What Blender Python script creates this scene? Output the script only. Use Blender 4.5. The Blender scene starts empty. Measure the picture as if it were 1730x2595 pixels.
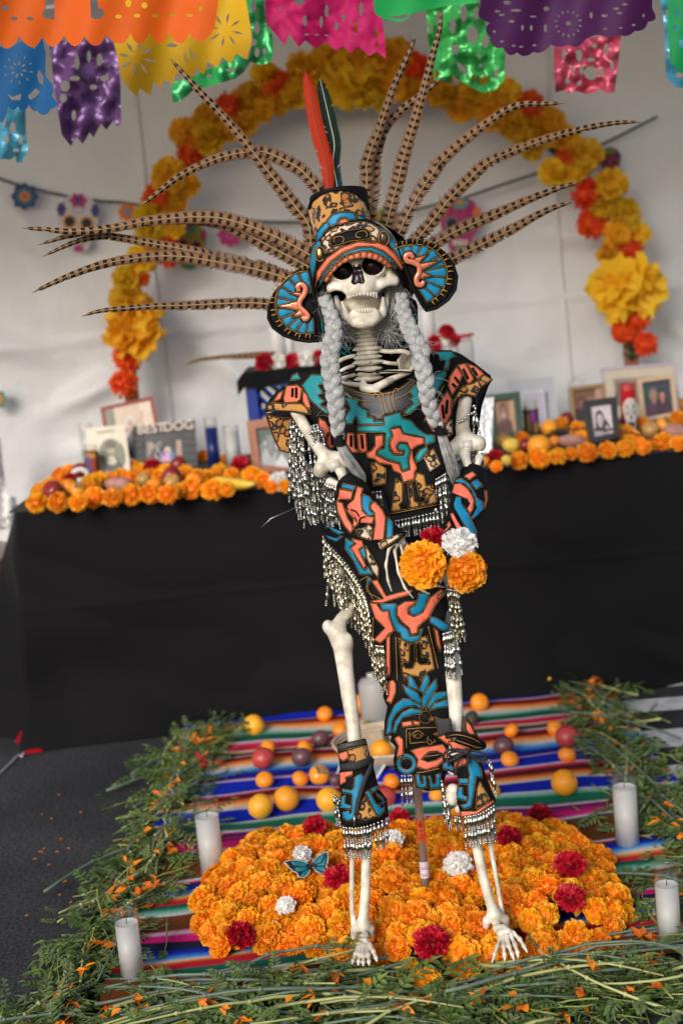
import bpy, math, random
import numpy as np
from mathutils import Vector as V, Matrix, noise
from mathutils.geometry import delaunay_2d_cdt

rnd = random.Random(11)
sc = bpy.context.scene
col = sc.collection
PI = math.pi

# ---------------------------------------------------------------- camera, sky, sun, exposure
F, CH = 3602.0, 1.36                      # focal length in source pixels, lens height in metres
_p, _r = math.radians(8.9), math.radians(5.35)
_f = V((0, math.cos(_p), -math.sin(_p))); _u = V((0, math.sin(_p), math.cos(_p))); _x = V((1, 0, 0))
_R = math.cos(_r) * _x - math.sin(_r) * _u
_U = math.sin(_r) * _x + math.cos(_r) * _u
CAM0 = V((0, 0, CH))
cd = bpy.data.cameras.new('camera'); cam = bpy.data.objects.new('camera', cd); col.objects.link(cam)
cam.matrix_world = Matrix(((_R.x, _U.x, -_f.x, 0), (_R.y, _U.y, -_f.y, 0), (_R.z, _U.z, -_f.z, CH), (0, 0, 0, 1)))
cd.sensor_fit = 'VERTICAL'; cd.sensor_height = 36.0; cd.lens = 36.0 * F / 2595.0
cd.clip_start = 0.05; cd.clip_end = 300
cd.dof.use_dof = True; cd.dof.focus_distance = 2.72; cd.dof.aperture_fstop = 3.0
sc.camera = cam

w = bpy.data.worlds.new('World'); sc.world = w; w.use_nodes = True
nt = w.node_tree; bg = nt.nodes['Background']
sky = nt.nodes.new('ShaderNodeTexSky'); sky.sky_type = 'NISHITA'; sky.sun_disc = False
SUN_EL, SUN_AZ = math.radians(27), math.radians(206)     # azimuth clockwise from +Y: behind the lens, to its left
sky.sun_elevation = SUN_EL; sky.sun_rotation = SUN_AZ
sky.air_density = 1.0; sky.dust_density = 1.5; sky.ozone_density = 0.6
nt.links.new(sky.outputs[0], bg.inputs[0]); bg.inputs[1].default_value = 0.125
sd = bpy.data.lights.new('sun', 'SUN'); sd.energy = 2.3; sd.angle = math.radians(24); sd.color = (1, 0.965, 0.93)
so = bpy.data.objects.new('sun', sd); col.objects.link(so)
_sd = V((math.sin(SUN_AZ) * math.cos(SUN_EL), math.cos(SUN_AZ) * math.cos(SUN_EL), math.sin(SUN_EL)))
so.rotation_euler = _sd.to_track_quat('Z', 'Y').to_euler(); so.location = (-2, -6, 6)
vs_ = sc.view_settings
vs_.view_transform = 'Standard'; vs_.look = 'None'; vs_.exposure = 0.2; vs_.gamma = 1; vs_.use_curve_mapping = False
sc.cycles.use_denoising = True
sc.cycles.max_bounces = 8; sc.cycles.transparent_max_bounces = 12

# ---------------------------------------------------------------- pixel rays to points in the place
def ray(sx, sy): return F * _f + _R * (sx - 865) + _U * (1297.5 - sy)
def W(sx, sy, Y):
    d = ray(sx, sy); return CAM0 + d * (Y / d.y)
def G(sx, sy, z=0.0):
    d = ray(sx, sy); return CAM0 + d * ((z - CH) / d.z)
def proj(p):
    q = V(p) - CAM0; k = q.dot(_f); return (865 + F * q.dot(_R) / k, 1297.5 - F * q.dot(_U) / k)
def reg(x0, y0, k): return lambda *pts: [(x0 + x * k, y0 + y * k) for x, y in pts]
A = reg(600, 400, .40179); B = reg(640, 850, .42092); C_ = reg(700, 1350, .38265); D_ = reg(800, 1820, .31888)
E_ = reg(940, 1150, .21684); F_ = reg(660, 900, .21261); Z1 = reg(0, 0, .55166); Z2 = reg(865, 0, .55166)
Z3 = reg(0, 380, .40816); Z4 = reg(1000, 380, .46556); T1 = reg(0, 880, .5102); T2 = reg(1130, 880, .38265)
L5 = reg(430, 1680, .4273); R6 = reg(1060, 1680, .4273); Q1 = reg(0, 2000, .55166); Q2 = reg(865, 2000, .55166)
N1 = reg(600, 1150, .22959); N2 = reg(580, 800, .42092); N4 = reg(230, 150, .4273); N5 = reg(700, 100, .57398)
N6 = reg(860, 2150, .34439); DS = reg(0, 0, 1.10332)

# ---------------------------------------------------------------- objects
def tag(o, label=None, cat=None, group=None, kind=None):
    if label: o['label'] = label
    if cat: o['category'] = cat
    if group: o['group'] = group
    if kind: o['kind'] = kind
    return o
def empty(name, loc=(0, 0, 0), label=None, cat=None, group=None):
    o = bpy.data.objects.new(name, None); o.location = loc; o.empty_display_size = .02
    col.objects.link(o); return tag(o, label, cat, group)
def setp(o, par):
    o.parent = par
    o.matrix_parent_inverse = WM(par).inverted()
def WM(o):
    if o.parent is None: return Matrix.LocRotScale(o.location, o.rotation_euler, o.scale)
    return WM(o.parent) @ o.matrix_parent_inverse @ Matrix.LocRotScale(o.location, o.rotation_euler, o.scale)
def obj(name, me, par=None, loc=None):
    o = bpy.data.objects.new(name, me); col.objects.link(o)
    if loc is not None: o.location = loc
    if par is not None: setp(o, par)
    return o
def copy_tree(o, par=None, loc=None, rot=None, scale=None):
    c = o.copy(); col.objects.link(c)
    if par is not None: c.parent = par
    if loc is not None: c.location = loc
    if rot is not None: c.rotation_euler = rot
    if scale is not None: c.scale = scale if hasattr(scale, '__len__') else (scale,) * 3
    for ch in list(o.children): copy_tree(ch, c)
    return c

# ---------------------------------------------------------------- materials
_mc = {}
def pm(name, c, rough=.5, metal=0., var=0., vscale=8., bump=0., bscale=60., orand=0., hrand=0., trans=0., coat=0.,
       sheen=0., spec=.5, attr=False, c2=None, detail=4., emit=None, bdist=.002, distort=0.):
    if name in _mc: return _mc[name]
    m = bpy.data.materials.new(name); m.use_nodes = True; t = m.node_tree; N = t.nodes; L = t.links
    b = N['Principled BSDF']; b.inputs['Roughness'].default_value = rough; b.inputs['Metallic'].default_value = metal
    b.inputs['Coat Weight'].default_value = coat; b.inputs['Sheen Weight'].default_value = sheen
    b.inputs['Specular IOR Level'].default_value = spec; b.inputs['Coat Roughness'].default_value = .15
    tc = N.new('ShaderNodeTexCoord'); out = None
    if attr:
        at = N.new('ShaderNodeAttribute'); at.attribute_name = 'Col'; out = at.outputs['Color']
    else:
        rg = N.new('ShaderNodeRGB'); rg.outputs[0].default_value = (*c, 1); out = rg.outputs[0]
    if var or c2:
        nz = N.new('ShaderNodeTexNoise'); nz.inputs['Scale'].default_value = vscale; nz.inputs['Detail'].default_value = detail
        nz.inputs['Distortion'].default_value = distort
        L.new(tc.outputs['Object'], nz.inputs['Vector'])
        if c2:
            mx = N.new('ShaderNodeMix'); mx.data_type = 'RGBA'; cr = N.new('ShaderNodeMapRange')
            cr.inputs[1].default_value = .38; cr.inputs[2].default_value = .62
            L.new(nz.outputs['Fac'], cr.inputs[0]); L.new(cr.outputs[0], mx.inputs[0])
            L.new(out, mx.inputs[6]); mx.inputs[7].default_value = (*c2, 1); out = mx.outputs[2]
        if var:
            hs = N.new('ShaderNodeHueSaturation'); mr = N.new('ShaderNodeMapRange')
            mr.inputs[1].default_value = .3; mr.inputs[2].default_value = .7
            mr.inputs[3].default_value = 1 - var; mr.inputs[4].default_value = 1 + var
            L.new(nz.outputs['Fac'], mr.inputs[0]); L.new(mr.outputs[0], hs.inputs['Value']); L.new(out, hs.inputs['Color']); out = hs.outputs[0]
    if orand or hrand:
        oi = N.new('ShaderNodeObjectInfo'); hs = N.new('ShaderNodeHueSaturation')
        a = N.new('ShaderNodeMapRange'); a.inputs[3].default_value = 1 - orand; a.inputs[4].default_value = 1 + orand
        L.new(oi.outputs['Random'], a.inputs[0]); L.new(a.outputs[0], hs.inputs['Value'])
        if hrand:
            wn = N.new('ShaderNodeMath'); wn.operation = 'MULTIPLY'; wn.inputs[1].default_value = 7.31
            fr = N.new('ShaderNodeMath'); fr.operation = 'FRACT'; h = N.new('ShaderNodeMapRange')
            h.inputs[3].default_value = .5 - hrand; h.inputs[4].default_value = .5 + hrand
            L.new(oi.outputs['Random'], wn.inputs[0]); L.new(wn.outputs[0], fr.inputs[0]); L.new(fr.outputs[0], h.inputs[0]); L.new(h.outputs[0], hs.inputs['Hue'])
        L.new(out, hs.inputs['Color']); out = hs.outputs[0]
    L.new(out, b.inputs['Base Color'])
    if bump:
        nz = N.new('ShaderNodeTexNoise'); nz.inputs['Scale'].default_value = bscale; nz.inputs['Detail'].default_value = 5
        L.new(tc.outputs['Object'], nz.inputs['Vector'])
        bp = N.new('ShaderNodeBump'); bp.inputs['Strength'].default_value = bump; bp.inputs['Distance'].default_value = bdist
        L.new(nz.outputs['Fac'], bp.inputs['Height']); L.new(bp.outputs[0], b.inputs['Normal'])
    if emit:
        b.inputs['Emission Color'].default_value = (*emit, 1); b.inputs['Emission Strength'].default_value = 1
    if trans:
        tr = N.new('ShaderNodeBsdfTranslucent'); L.new(out, tr.inputs['Color'])
        ms = N.new('ShaderNodeMixShader'); ms.inputs[0].default_value = trans
        L.new(b.outputs[0], ms.inputs[1]); L.new(tr.outputs[0], ms.inputs[2])
        L.new(ms.outputs[0], N['Material Output'].inputs['Surface'])
    _mc[name] = m; return m
def lin(r, g, b):
    f = lambda c: (c / 255 / 12.92) if c <= 10 else ((c / 255 + .055) / 1.055) ** 2.4
    return (f(r), f(g), f(b))
def cm(r, g, b, rough=.6, metal=0):
    return pm('paint_%d_%d_%d_%d' % (r, g, b, int(rough * 100)), lin(r, g, b), rough, metal, var=.06, vscale=30)
def leopard(name, base, base2, spot, scale=52.):
    if name in _mc: return _mc[name]
    m = bpy.data.materials.new(name); m.use_nodes = True; t = m.node_tree; N = t.nodes; L = t.links; b = N['Principled BSDF']
    b.inputs['Roughness'].default_value = .9; b.inputs['Sheen Weight'].default_value = .3
    tc = N.new('ShaderNodeTexCoord'); nz = N.new('ShaderNodeTexNoise'); nz.inputs['Scale'].default_value = 55
    L.new(tc.outputs['Object'], nz.inputs['Vector'])
    vm = N.new('ShaderNodeVectorMath'); vm.operation = 'MULTIPLY_ADD'; vm.inputs[1].default_value = (.022, .022, .022)
    L.new(nz.outputs['Color'], vm.inputs[0]); L.new(tc.outputs['Object'], vm.inputs[2])
    vo = N.new('ShaderNodeTexVoronoi'); vo.inputs['Scale'].default_value = scale; L.new(vm.outputs[0], vo.inputs['Vector'])
    r = N.new('ShaderNodeValToRGB'); e = r.color_ramp.elements
    e[0].position = 0; e[0].color = (*base2, 1); e[1].position = .27; e[1].color = (*base2, 1)
    for p, c in ((.31, spot), (.48, spot), (.53, base), (1, base)):
        x = e.new(p); x.color = (*c, 1)
    L.new(vo.outputs['Distance'], r.inputs[0])
    n2 = N.new('ShaderNodeTexNoise'); n2.inputs['Scale'].default_value = 26; L.new(tc.outputs['Object'], n2.inputs['Vector'])
    mr = N.new('ShaderNodeMapRange'); mr.inputs[1].default_value = .30; mr.inputs[2].default_value = .36; L.new(n2.outputs['Fac'], mr.inputs[0])
    mx = N.new('ShaderNodeMix'); mx.data_type = 'RGBA'; L.new(mr.outputs[0], mx.inputs[0]); mx.inputs[6].default_value = (*base, 1); L.new(r.outputs[0], mx.inputs[7])
    L.new(mx.outputs[2], b.inputs['Base Color'])
    _mc[name] = m; return m

M_bone = pm('aged_bone', (.60, .53, .41), .45, var=.24, vscale=34, c2=(.68, .62, .51), bump=.25, bscale=130, bdist=.001)
M_boned = pm('yellowed_bone', (.58, .5, .36), .5, var=.1, vscale=60, bump=.15, bscale=150, bdist=.001)
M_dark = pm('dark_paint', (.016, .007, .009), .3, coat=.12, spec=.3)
M_black = pm('black_leather', (.005, .0045, .0052), .65, spec=.15, bump=.25, bscale=240, bdist=.0008)
M_grey = pm('charcoal_leather', (.045, .044, .05), .5, var=.2, vscale=40, bump=.2, bscale=200, bdist=.0008)
M_coral = pm('coral_leather', (.80, .17, .10), .62, spec=.3, var=.12, vscale=50, bump=.3, bscale=120, bdist=.001)
M_teal = pm('teal_leather', (.012, .25, .28), .55, spec=.35, var=.18, vscale=40, bump=.3, bscale=110, bdist=.001)
M_blue = pm('blue_leather', (.008, .21, .38), .5, spec=.35, var=.18, vscale=40, bump=.3, bscale=110, bdist=.001)
M_copper = pm('copper_leather', (.85, .26, .15), .28, metal=.35, bump=.2, bscale=140, bdist=.001)
M_gold = pm('gold_thread', (.50, .27, .05), .45, metal=.3)
M_brass = pm('brass', (.65, .45, .16), .25, metal=1)
M_silver = pm('silver_bead', (.56, .55, .51), .2, metal=1, orand=.1)
M_leo = leopard('leopard_fur', (.52, .24, .055), (.40, .14, .022), (.012, .010, .009))
M_leow = leopard('pale_leopard_fur', (.66, .50, .36), (.50, .28, .12), (.014, .011, .010))
M_hair = pm('grey_hair', (.38, .375, .365), .3, var=.25, vscale=90, bump=.0, orand=.05)
M_elastic = pm('black_cord', (.008, .008, .009), .8, spec=.2)
M_white = pm('white_vinyl', (.80, .785, .78), .5, var=.03, vscale=1.2, bump=.9, bscale=3.2, bdist=.035, trans=.10)
M_glass = bpy.data.materials.new('clear_glass'); M_glass.use_nodes = True
t = M_glass.node_tree; t.nodes.remove(t.nodes['Principled BSDF'])
_tr = t.nodes.new('ShaderNodeBsdfTransparent'); _tr.inputs[0].default_value = (.985, .99, .985, 1); _gl = t.nodes.new('ShaderNodeBsdfGlossy'); _gl.inputs['Roughness'].default_value = .04
_lw = t.nodes.new('ShaderNodeLayerWeight'); _lw.inputs[0].default_value = .38; _mx = t.nodes.new('ShaderNodeMixShader')
_mr = t.nodes.new('ShaderNodeMapRange'); _mr.inputs[3].default_value = .03; _mr.inputs[4].default_value = .32
t.links.new(_lw.outputs['Facing'], _mr.inputs[0]); t.links.new(_mr.outputs[0], _mx.inputs[0]); t.links.new(_tr.outputs[0], _mx.inputs[1]); t.links.new(_gl.outputs[0], _mx.inputs[2]); t.links.new(_mx.outputs[0], t.nodes['Material Output'].inputs[0])
M_wax = pm('white_wax', (.90, .88, .86), .35, var=.02, vscale=30, trans=.4)

# ---------------------------------------------------------------- mesh building
class MB:
    def __init__(s): s.v = []; s.f = []; s.m = []; s.c = []
    def add(s, vs, fs, m=0, c=None):
        o = len(s.v); s.v += [tuple(v) for v in vs]; s.f += [tuple(i + o for i in f) for f in fs]; s.m += [m] * len(fs)
        if c is not None: s.c += c
        return s
    def tube(s, pts, rad, seg=8, m=0, cap=True, close=False, ez=1.0):
        pts = [V(p) for p in pts]; n = len(pts)
        if not hasattr(rad, '__len__'): rad = [rad] * n
        vs = []; up = None
        for i, p in enumerate(pts):
            a = pts[(i - 1) % n] if (close or i) else pts[0]; b = pts[(i + 1) % n] if (close or i < n - 1) else pts[-1]
            t = (b - a); t = t.normalized() if t.length > 1e-9 else V((0, 0, 1))
            if up is None:
                up = t.orthogonal().normalized() if abs(t.y) > .95 else (V((0, 1, 0)) - t * t.y).normalized()
            else:
                up = (up - t * up.dot(t)); up = up.normalized() if up.length > 1e-6 else t.orthogonal().normalized()
            q = t.cross(up)
            for k in range(seg):
                an = 2 * PI * k / seg; vs.append(p + (q * math.cos(an) + up * math.sin(an) * ez) * rad[i])
        fs = []
        for i in range(n if close else n - 1):
            j = (i + 1) % n
            for k in range(seg):
                fs.append((i * seg + k, i * seg + (k + 1) % seg, j * seg + (k + 1) % seg, j * seg + k))
        if cap and not close:
            fs.append(tuple(range(seg - 1, -1, -1))); fs.append(tuple((n - 1) * seg + k for k in range(seg)))
        return s.add(vs, fs, m)
    def lathe(s, c, prof, seg=16, m=0, ax=(0, 0, 1), cap=True, twist=0., sq=None):
        c = V(c); ax = V(ax).normalized(); q = ax.orthogonal().normalized() if abs(ax.z) < .999 else V((1, 0, 0)); r = ax.cross(q)
        vs = []; n = len(prof)
        for i, (rr, h) in enumerate(prof):
            for k in range(seg):
                a = 2 * PI * k / seg + twist * h; vs.append(c + ax * h + (q * math.cos(a) + r * math.sin(a)) * rr)
        fs = [(i * seg + k, i * seg + (k + 1) % seg, (i + 1) * seg + (k + 1) % seg, (i + 1) * seg + k) for i in range(n - 1) for k in range(seg)]
        if cap: fs += [tuple(range(seg - 1, -1, -1)), tuple((n - 1) * seg + k for k in range(seg))]
        return s.add(vs, fs, m)
    def ell(s, c, r, seg=14, rings=9, m=0, rot=None, fn=None):
        if not hasattr(r, '__len__'): r = (r, r, r)
        c = V(c); vs = []
        for i in range(rings + 1):
            th = PI * i / rings
            for k in range(seg):
                a = 2 * PI * k / seg; d = V((math.sin(th) * math.cos(a), math.sin(th) * math.sin(a), math.cos(th)))
                k2 = fn(d) if fn else 1.
                p = V((d.x * r[0], d.y * r[1], d.z * r[2])) * k2
                vs.append(c + (rot @ p if rot else p))
        fs = [(i * seg + k, (i + 1) * seg + k, (i + 1) * seg + (k + 1) % seg, i * seg + (k + 1) % seg) for i in range(rings) for k in range(seg)]
        return s.add(vs, fs, m)
    def box(s, c, h, rot=None, m=0):
        c = V(c); vs = []
        for x in (-1, 1):
            for y in (-1, 1):
                for z in (-1, 1):
                    p = V((x * h[0], y * h[1], z * h[2])); vs.append(c + (rot @ p if rot else p))
        return s.add(vs, [(0, 1, 3, 2), (4, 6, 7, 5), (0, 4, 5, 1), (2, 3, 7, 6), (0, 2, 6, 4), (1, 5, 7, 3)], m)
    def slab(s, fn, a, d0, d1, m=0):          # a prism over the polygon list a (uv) between depths, fn(u,v,d)->point
        n = len(a); vs = [fn(u, v, d1) for u, v in a] + [fn(u, v, d0) for u, v in a]
        fs = [tuple(range(n)), tuple(range(2 * n - 1, n - 1, -1))] + [(i, n + i, n + (i + 1) % n, (i + 1) % n) for i in range(n)]
        return s.add(vs, fs, m)
    def mesh(s, name, mats, smooth=True, sharp=None):
        me = bpy.data.meshes.new(name); me.from_pydata(s.v, [], s.f)
        for x in (mats if isinstance(mats, (list, tuple)) else [mats]): me.materials.append(x)
        me.polygons.foreach_set('material_index', s.m)
        if smooth: me.polygons.foreach_set('use_smooth', [True] * len(s.f))
        if s.c:
            a = me.color_attributes.new('Col', 'FLOAT_COLOR', 'POINT')
            a.data.foreach_set('color', np.array([(*c, 1) for c in s.c], 'f').ravel())
        if sharp is not None and smooth: me.set_sharp_from_angle(angle=math.radians(sharp))
        me.update(); return me
    def build(s, name, mats, par=None, smooth=True, sharp=None):
        return obj(name, s.mesh(name, mats, smooth, sharp), par)

def crom(pts, n):
    pts = [V(p) for p in pts]; P = [pts[0] * 2 - pts[1]] + pts + [pts[-1] * 2 - pts[-2]]; out = []; k = len(pts) - 1
    for i in range(n):
        t = i / (n - 1) * k; j = min(int(t), k - 1); t -= j; a, b, c, d = P[j:j + 4]
        out.append(.5 * ((2 * b) + (c - a) * t + (2 * a - 5 * b + 4 * c - d) * t * t + (3 * b - a - 3 * c + d) * t ** 3))
    return out
def grow(pl, g):
    n = len(pl); a = sum(pl[i - 1][0] * pl[i][1] - pl[i][0] * pl[i - 1][1] for i in range(n)); sg = 1 if a > 0 else -1; out = []
    for i in range(n):
        p, q, r = V(pl[i - 1]), V(pl[i]), V(pl[(i + 1) % n]); u = (q - p); v = (r - q)
        if u.length < 1e-6 or v.length < 1e-6: out.append(tuple(q)); continue
        u.normalize(); v.normalize(); m = V((u.y + v.y, -u.x - v.x)); l = m.length
        out.append(tuple(q + m / l * sg * g * min(1.6, 2 / max(l, .8))) if l > .3 else tuple(q))
    return out
def resamp(pl, step, close=True):
    out = []; n = len(pl)
    for i in range(n if close else n - 1):
        a = V(pl[i]); b = V(pl[(i + 1) % n]); k = max(1, int(math.ceil((b - a).length / step)))
        out += [tuple(a.lerp(b, j / k)) for j in range(k)]
    if not close: out.append(tuple(pl[-1]))
    return out
def smooth_poly(pl, n=4):
    P = [V(p) for p in pl]; m = len(P); out = []
    for i in range(m):
        a, b, c, d = P[i - 1], P[i], P[(i + 1) % m], P[(i + 2) % m]
        for j in range(n):
            t = j / n; out.append(tuple(.5 * ((2 * b) + (c - a) * t + (2 * a - 5 * b + 4 * c - d) * t * t + (3 * b - a - 3 * c + d) * t ** 3)))
    return out
def inside(px, py, loops):
    r = np.zeros(len(px), bool)
    for lp in loops:
        q = np.array(lp); x1, y1 = q[:, 0], q[:, 1]; x2, y2 = np.roll(x1, -1), np.roll(y1, -1)
        for a, b, c, d in zip(x1, y1, x2, y2):
            if b == d: continue
            k = ((b > py) != (d > py)) & (px < (c - a) * (py - b) / (d - b) + a); r ^= k
    return r
def bdist(pts, loops):
    P = np.array(pts); best = np.full(len(P), 1e9)
    for lp in loops:
        q = np.array(lp); r = np.roll(q, -1, 0)
        for a, b in zip(q, r):
            ab = b - a; l = ab @ ab + 1e-12; t = np.clip(((P - a) @ ab) / l, 0, 1); d = P - a - t[:, None] * ab
            best = np.minimum(best, np.hypot(d[:, 0], d[:, 1]))
    return best
def cdt(outline, holes=(), step=8.):
    loops = [resamp(outline, step)] + [resamp(h, step * .7) for h in holes]
    pts = []; ed = []
    for lp in loops:
        o = len(pts); pts += lp; ed += [(o + i, o + (i + 1) % len(lp)) for i in range(len(lp))]
    q = np.array(loops[0]); lo = q.min(0); hi = q.max(0)
    gx, gy = np.meshgrid(np.arange(lo[0] + step * .5, hi[0], step), np.arange(lo[1] + step * .5, hi[1], step))
    gx = gx.copy(); gx[1::2] += step * .5; g = np.stack([gx.ravel(), gy.ravel()], 1)
    if len(g):
        k = inside(g[:, 0], g[:, 1], loops); g = g[k]
        if len(g): g = g[bdist(g, loops) > step * .45]
    pts = pts + [tuple(x) for x in g]
    r = delaunay_2d_cdt([V(p) for p in pts], ed, [], 0, 1e-4)
    v2 = np.array([tuple(v) for v in r[0]]); tri = [tuple(f) for f in r[2]]
    ce = np.array([v2[list(f)].mean(0) for f in tri]); k = inside(ce[:, 0], ce[:, 1], loops)
    tri = [f for f, b in zip(tri, k) if b]
    fixed = []
    for a, b, c in tri:
        p, q_, r_ = v2[a], v2[b], v2[c]
        cr = (q_[0] - p[0]) * (r_[1] - p[1]) - (q_[1] - p[1]) * (r_[0] - p[0])
        if abs(cr) < 1e-6: continue
        fixed.append((a, b, c) if cr < 0 else (a, c, b))
    return v2, fixed, loops
def sheet(mb, outline, dfn, off=0., thick=.003, puff=0., pw=10., holes=(), step=8., m=0, rim=True, cfn=None, back=False):
    """a padded or plain piece of hide or paper over the surface Y = dfn(px, py)"""
    v2, tri, loops = cdt(outline, holes, step)
    d = bdist(v2, loops) if puff else np.zeros(len(v2))
    h = np.minimum(d / pw, 1); h = puff * (1 - (1 - h) ** 2)
    vs = [W(x, y, dfn(x, y) - off - hh) for (x, y), hh in zip(v2, h)]
    fs = list(tri)
    c = [cfn(x, y) for x, y in v2] if cfn else None
    if rim or back:
        cnt = {}
        for a, b, cc in tri:
            for e in ((a, b), (b, cc), (cc, a)): cnt[e] = 1
        bd = [e for e in cnt if (e[1], e[0]) not in cnt]
        ix = {}; n = len(vs)
        if back:
            for i in range(n): ix[i] = n + i
            vs += [W(x, y, dfn(x, y) - off + thick) for x, y in v2]
            fs += [(f[2] + n, f[1] + n, f[0] + n) for f in tri]
            if c: c = c + c
        else:
            for e in bd:
                for i in e:
                    if i not in ix:
                        ix[i] = len(vs); x, y = v2[i]; vs.append(W(x, y, dfn(x, y) - off + thick))
                        if c: c.append(c[i])
        fs += [(b, a, ix[a], ix[b]) for a, b in bd]
    mb.add(vs, fs, m, c); return mb
def cyl(p0, p1, r0, r1, Y0, Y1, k=1.):
    a = V(p0); b = V(p1); ab = b - a; l = ab.length_squared
    def fn(x, y):
        p = V((x, y)) - a; t = p.dot(ab) / l; t = max(-.2, min(1.2, t)); d = (p - ab * t).length; r = r0 + (r1 - r0) * t; Y = Y0 + (Y1 - Y0) * t
        return Y - k * r * Y / F * math.sqrt(max(1 - (d / r) ** 2, .0))
    return fn
def elld(cx, cy, rx, ry, Yc, rd):
    def fn(x, y): return Yc - rd * math.sqrt(max(1 - ((x - cx) / rx) ** 2 - ((y - cy) / ry) ** 2, .0))
    return fn

# ---------------------------------------------------------------- bones: smooth distance fields meshed as one surface
class SDF:
    def __init__(s, h=.002): s.p = []; s.h = h
    def cap(s, a, b, ra, rb=None, k=.006, sub=False): s.p.append(('c', V(a), V(b), ra, ra if rb is None else rb, k, sub)); return s
    def ell(s, c, r, k=.006, sub=False, rot=None): s.p.append(('e', V(c), r, rot, 0, k, sub)); return s
    def path(s, pts, rs, k=.006):
        for i in range(len(pts) - 1): s.cap(pts[i], pts[i + 1], rs[i], rs[i + 1], k if i == 0 else .0008)
        return s
    def solve(s):
        h = s.h; lo = np.full(3, 1e9); hi = -lo; bb = []
        for t in s.p:
            if t[0] == 'c':
                R = max(t[3], t[4]); a = np.array(t[1]); b = np.array(t[2]); l = np.minimum(a, b) - R; u = np.maximum(a, b) + R
            else:
                R = max(t[2]); a = np.array(t[1]); l = a - R; u = a + R
            bb.append((l, u))
            if not t[6]: lo = np.minimum(lo, l); hi = np.maximum(hi, u)
        lo = lo - .012; hi = hi + .012; n = np.ceil((hi - lo) / h).astype(int) + 1
        f = np.full(n, .03, np.float32)
        for t, (l, u) in zip(s.p, bb):
            k = t[5]; i0 = np.clip(((l - k * 3 - .008 - lo) / h).astype(int), 0, n); i1 = np.clip(((u + k * 3 + .008 - lo) / h).astype(int) + 2, 0, n)
            if (i1 <= i0).any(): continue
            X = (lo[0] + h * np.arange(i0[0], i1[0]))[:, None, None].astype('f'); Y = (lo[1] + h * np.arange(i0[1], i1[1]))[None, :, None].astype('f'); Z = (lo[2] + h * np.arange(i0[2], i1[2]))[None, None, :].astype('f')
            if t[0] == 'c':
                a, b = t[1], t[2]; ab = b - a; L = ab.length_squared + 1e-12
                tt = np.clip(((X - a.x) * ab.x + (Y - a.y) * ab.y + (Z - a.z) * ab.z) / L, 0, 1)
                d = np.sqrt((X - a.x - tt * ab.x) ** 2 + (Y - a.y - tt * ab.y) ** 2 + (Z - a.z - tt * ab.z) ** 2) - (t[3] + (t[4] - t[3]) * tt)
            else:
                c, r, rot = t[1], t[2], t[3]; x, y, z = X - c.x, Y - c.y, Z - c.z
                if rot is not None:
                    q = rot.transposed(); x, y, z = q[0][0] * x + q[0][1] * y + q[0][2] * z, q[1][0] * x + q[1][1] * y + q[1][2] * z, q[2][0] * x + q[2][1] * y + q[2][2] * z
                k0 = np.sqrt((x / r[0]) ** 2 + (y / r[1]) ** 2 + (z / r[2]) ** 2); k1 = np.sqrt((x / r[0] ** 2) ** 2 + (y / r[1] ** 2) ** 2 + (z / r[2] ** 2) ** 2) + 1e-9
                d = k0 * (k0 - 1) / k1
            sl = (slice(i0[0], i1[0]), slice(i0[1], i1[1]), slice(i0[2], i1[2])); g = f[sl]
            if t[6]: hh = np.clip(.5 - .5 * (g + d) / k, 0, 1); f[sl] = g + (-d - g) * hh + k * hh * (1 - hh)
            else: hh = np.clip(.5 + .5 * (g - d) / k, 0, 1); f[sl] = g + (d - g) * hh - k * hh * (1 - hh)
        s.f = f; s.lo = lo; return s
    def mb(s, m=0, mfn=None):
        s.solve(); f, lo, h = s.f, s.lo, s.h; n = np.array(f.shape) - 1; s_ = f < 0
        cs = [(i, j, k) for i in (0, 1) for j in (0, 1) for k in (0, 1)]
        sub = lambda a, c: a[c[0]:c[0] + n[0], c[1]:c[1] + n[1], c[2]:c[2] + n[2]]
        cnt = sum(sub(s_, c).astype(np.int8) for c in cs); act = (cnt > 0) & (cnt < 8)
        ii = np.argwhere(act); idx = np.full(n, -1); idx[act] = np.arange(len(ii))
        val = {c: sub(f, c)[act] for c in cs}; acc = np.zeros((len(ii), 3)); num = np.zeros(len(ii))
        for a in cs:
            for ax in range(3):
                if a[ax]: continue
                b = list(a); b[ax] = 1; b = tuple(b); fa, fb = val[a], val[b]; cr = (fa < 0) != (fb < 0)
                t = np.where(cr, fa / np.where(fa - fb == 0, 1, fa - fb), 0); p = np.tile(np.array(a, float), (len(ii), 1)); p[:, ax] += t
                acc[cr] += p[cr]; num[cr] += 1
        P = lo + h * (ii + acc / num[:, None]); fs = []
        for ax in range(3):
            o1, o2 = [(1, 2), (2, 0), (0, 1)][ax]
            sa = s_.take(range(n[ax]), ax); sb = s_.take(range(1, n[ax] + 1), ax); e = np.argwhere(sa != sb)
            e = e[(e[:, o1] > 0) & (e[:, o2] > 0) & (e[:, o1] < n[o1]) & (e[:, o2] < n[o2])]
            if not len(e): continue
            neg = sa[tuple(e.T)]
            def g(d1, d2):
                q = e.copy(); q[:, o1] -= d1; q[:, o2] -= d2; return idx[tuple(q.T)]
            q = np.stack([g(1, 1), g(0, 1), g(0, 0), g(1, 0)], 1); q[~neg] = q[~neg][:, ::-1]; fs += [tuple(x) for x in q.tolist()]
        o = MB(); o.v = [tuple(x) for x in P.tolist()]; o.f = fs; o.m = [m] * len(fs)
        if mfn:
            ce = P[np.array(fs)].mean(1); o.m = [mfn(c) for c in ce]
        return o
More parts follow.
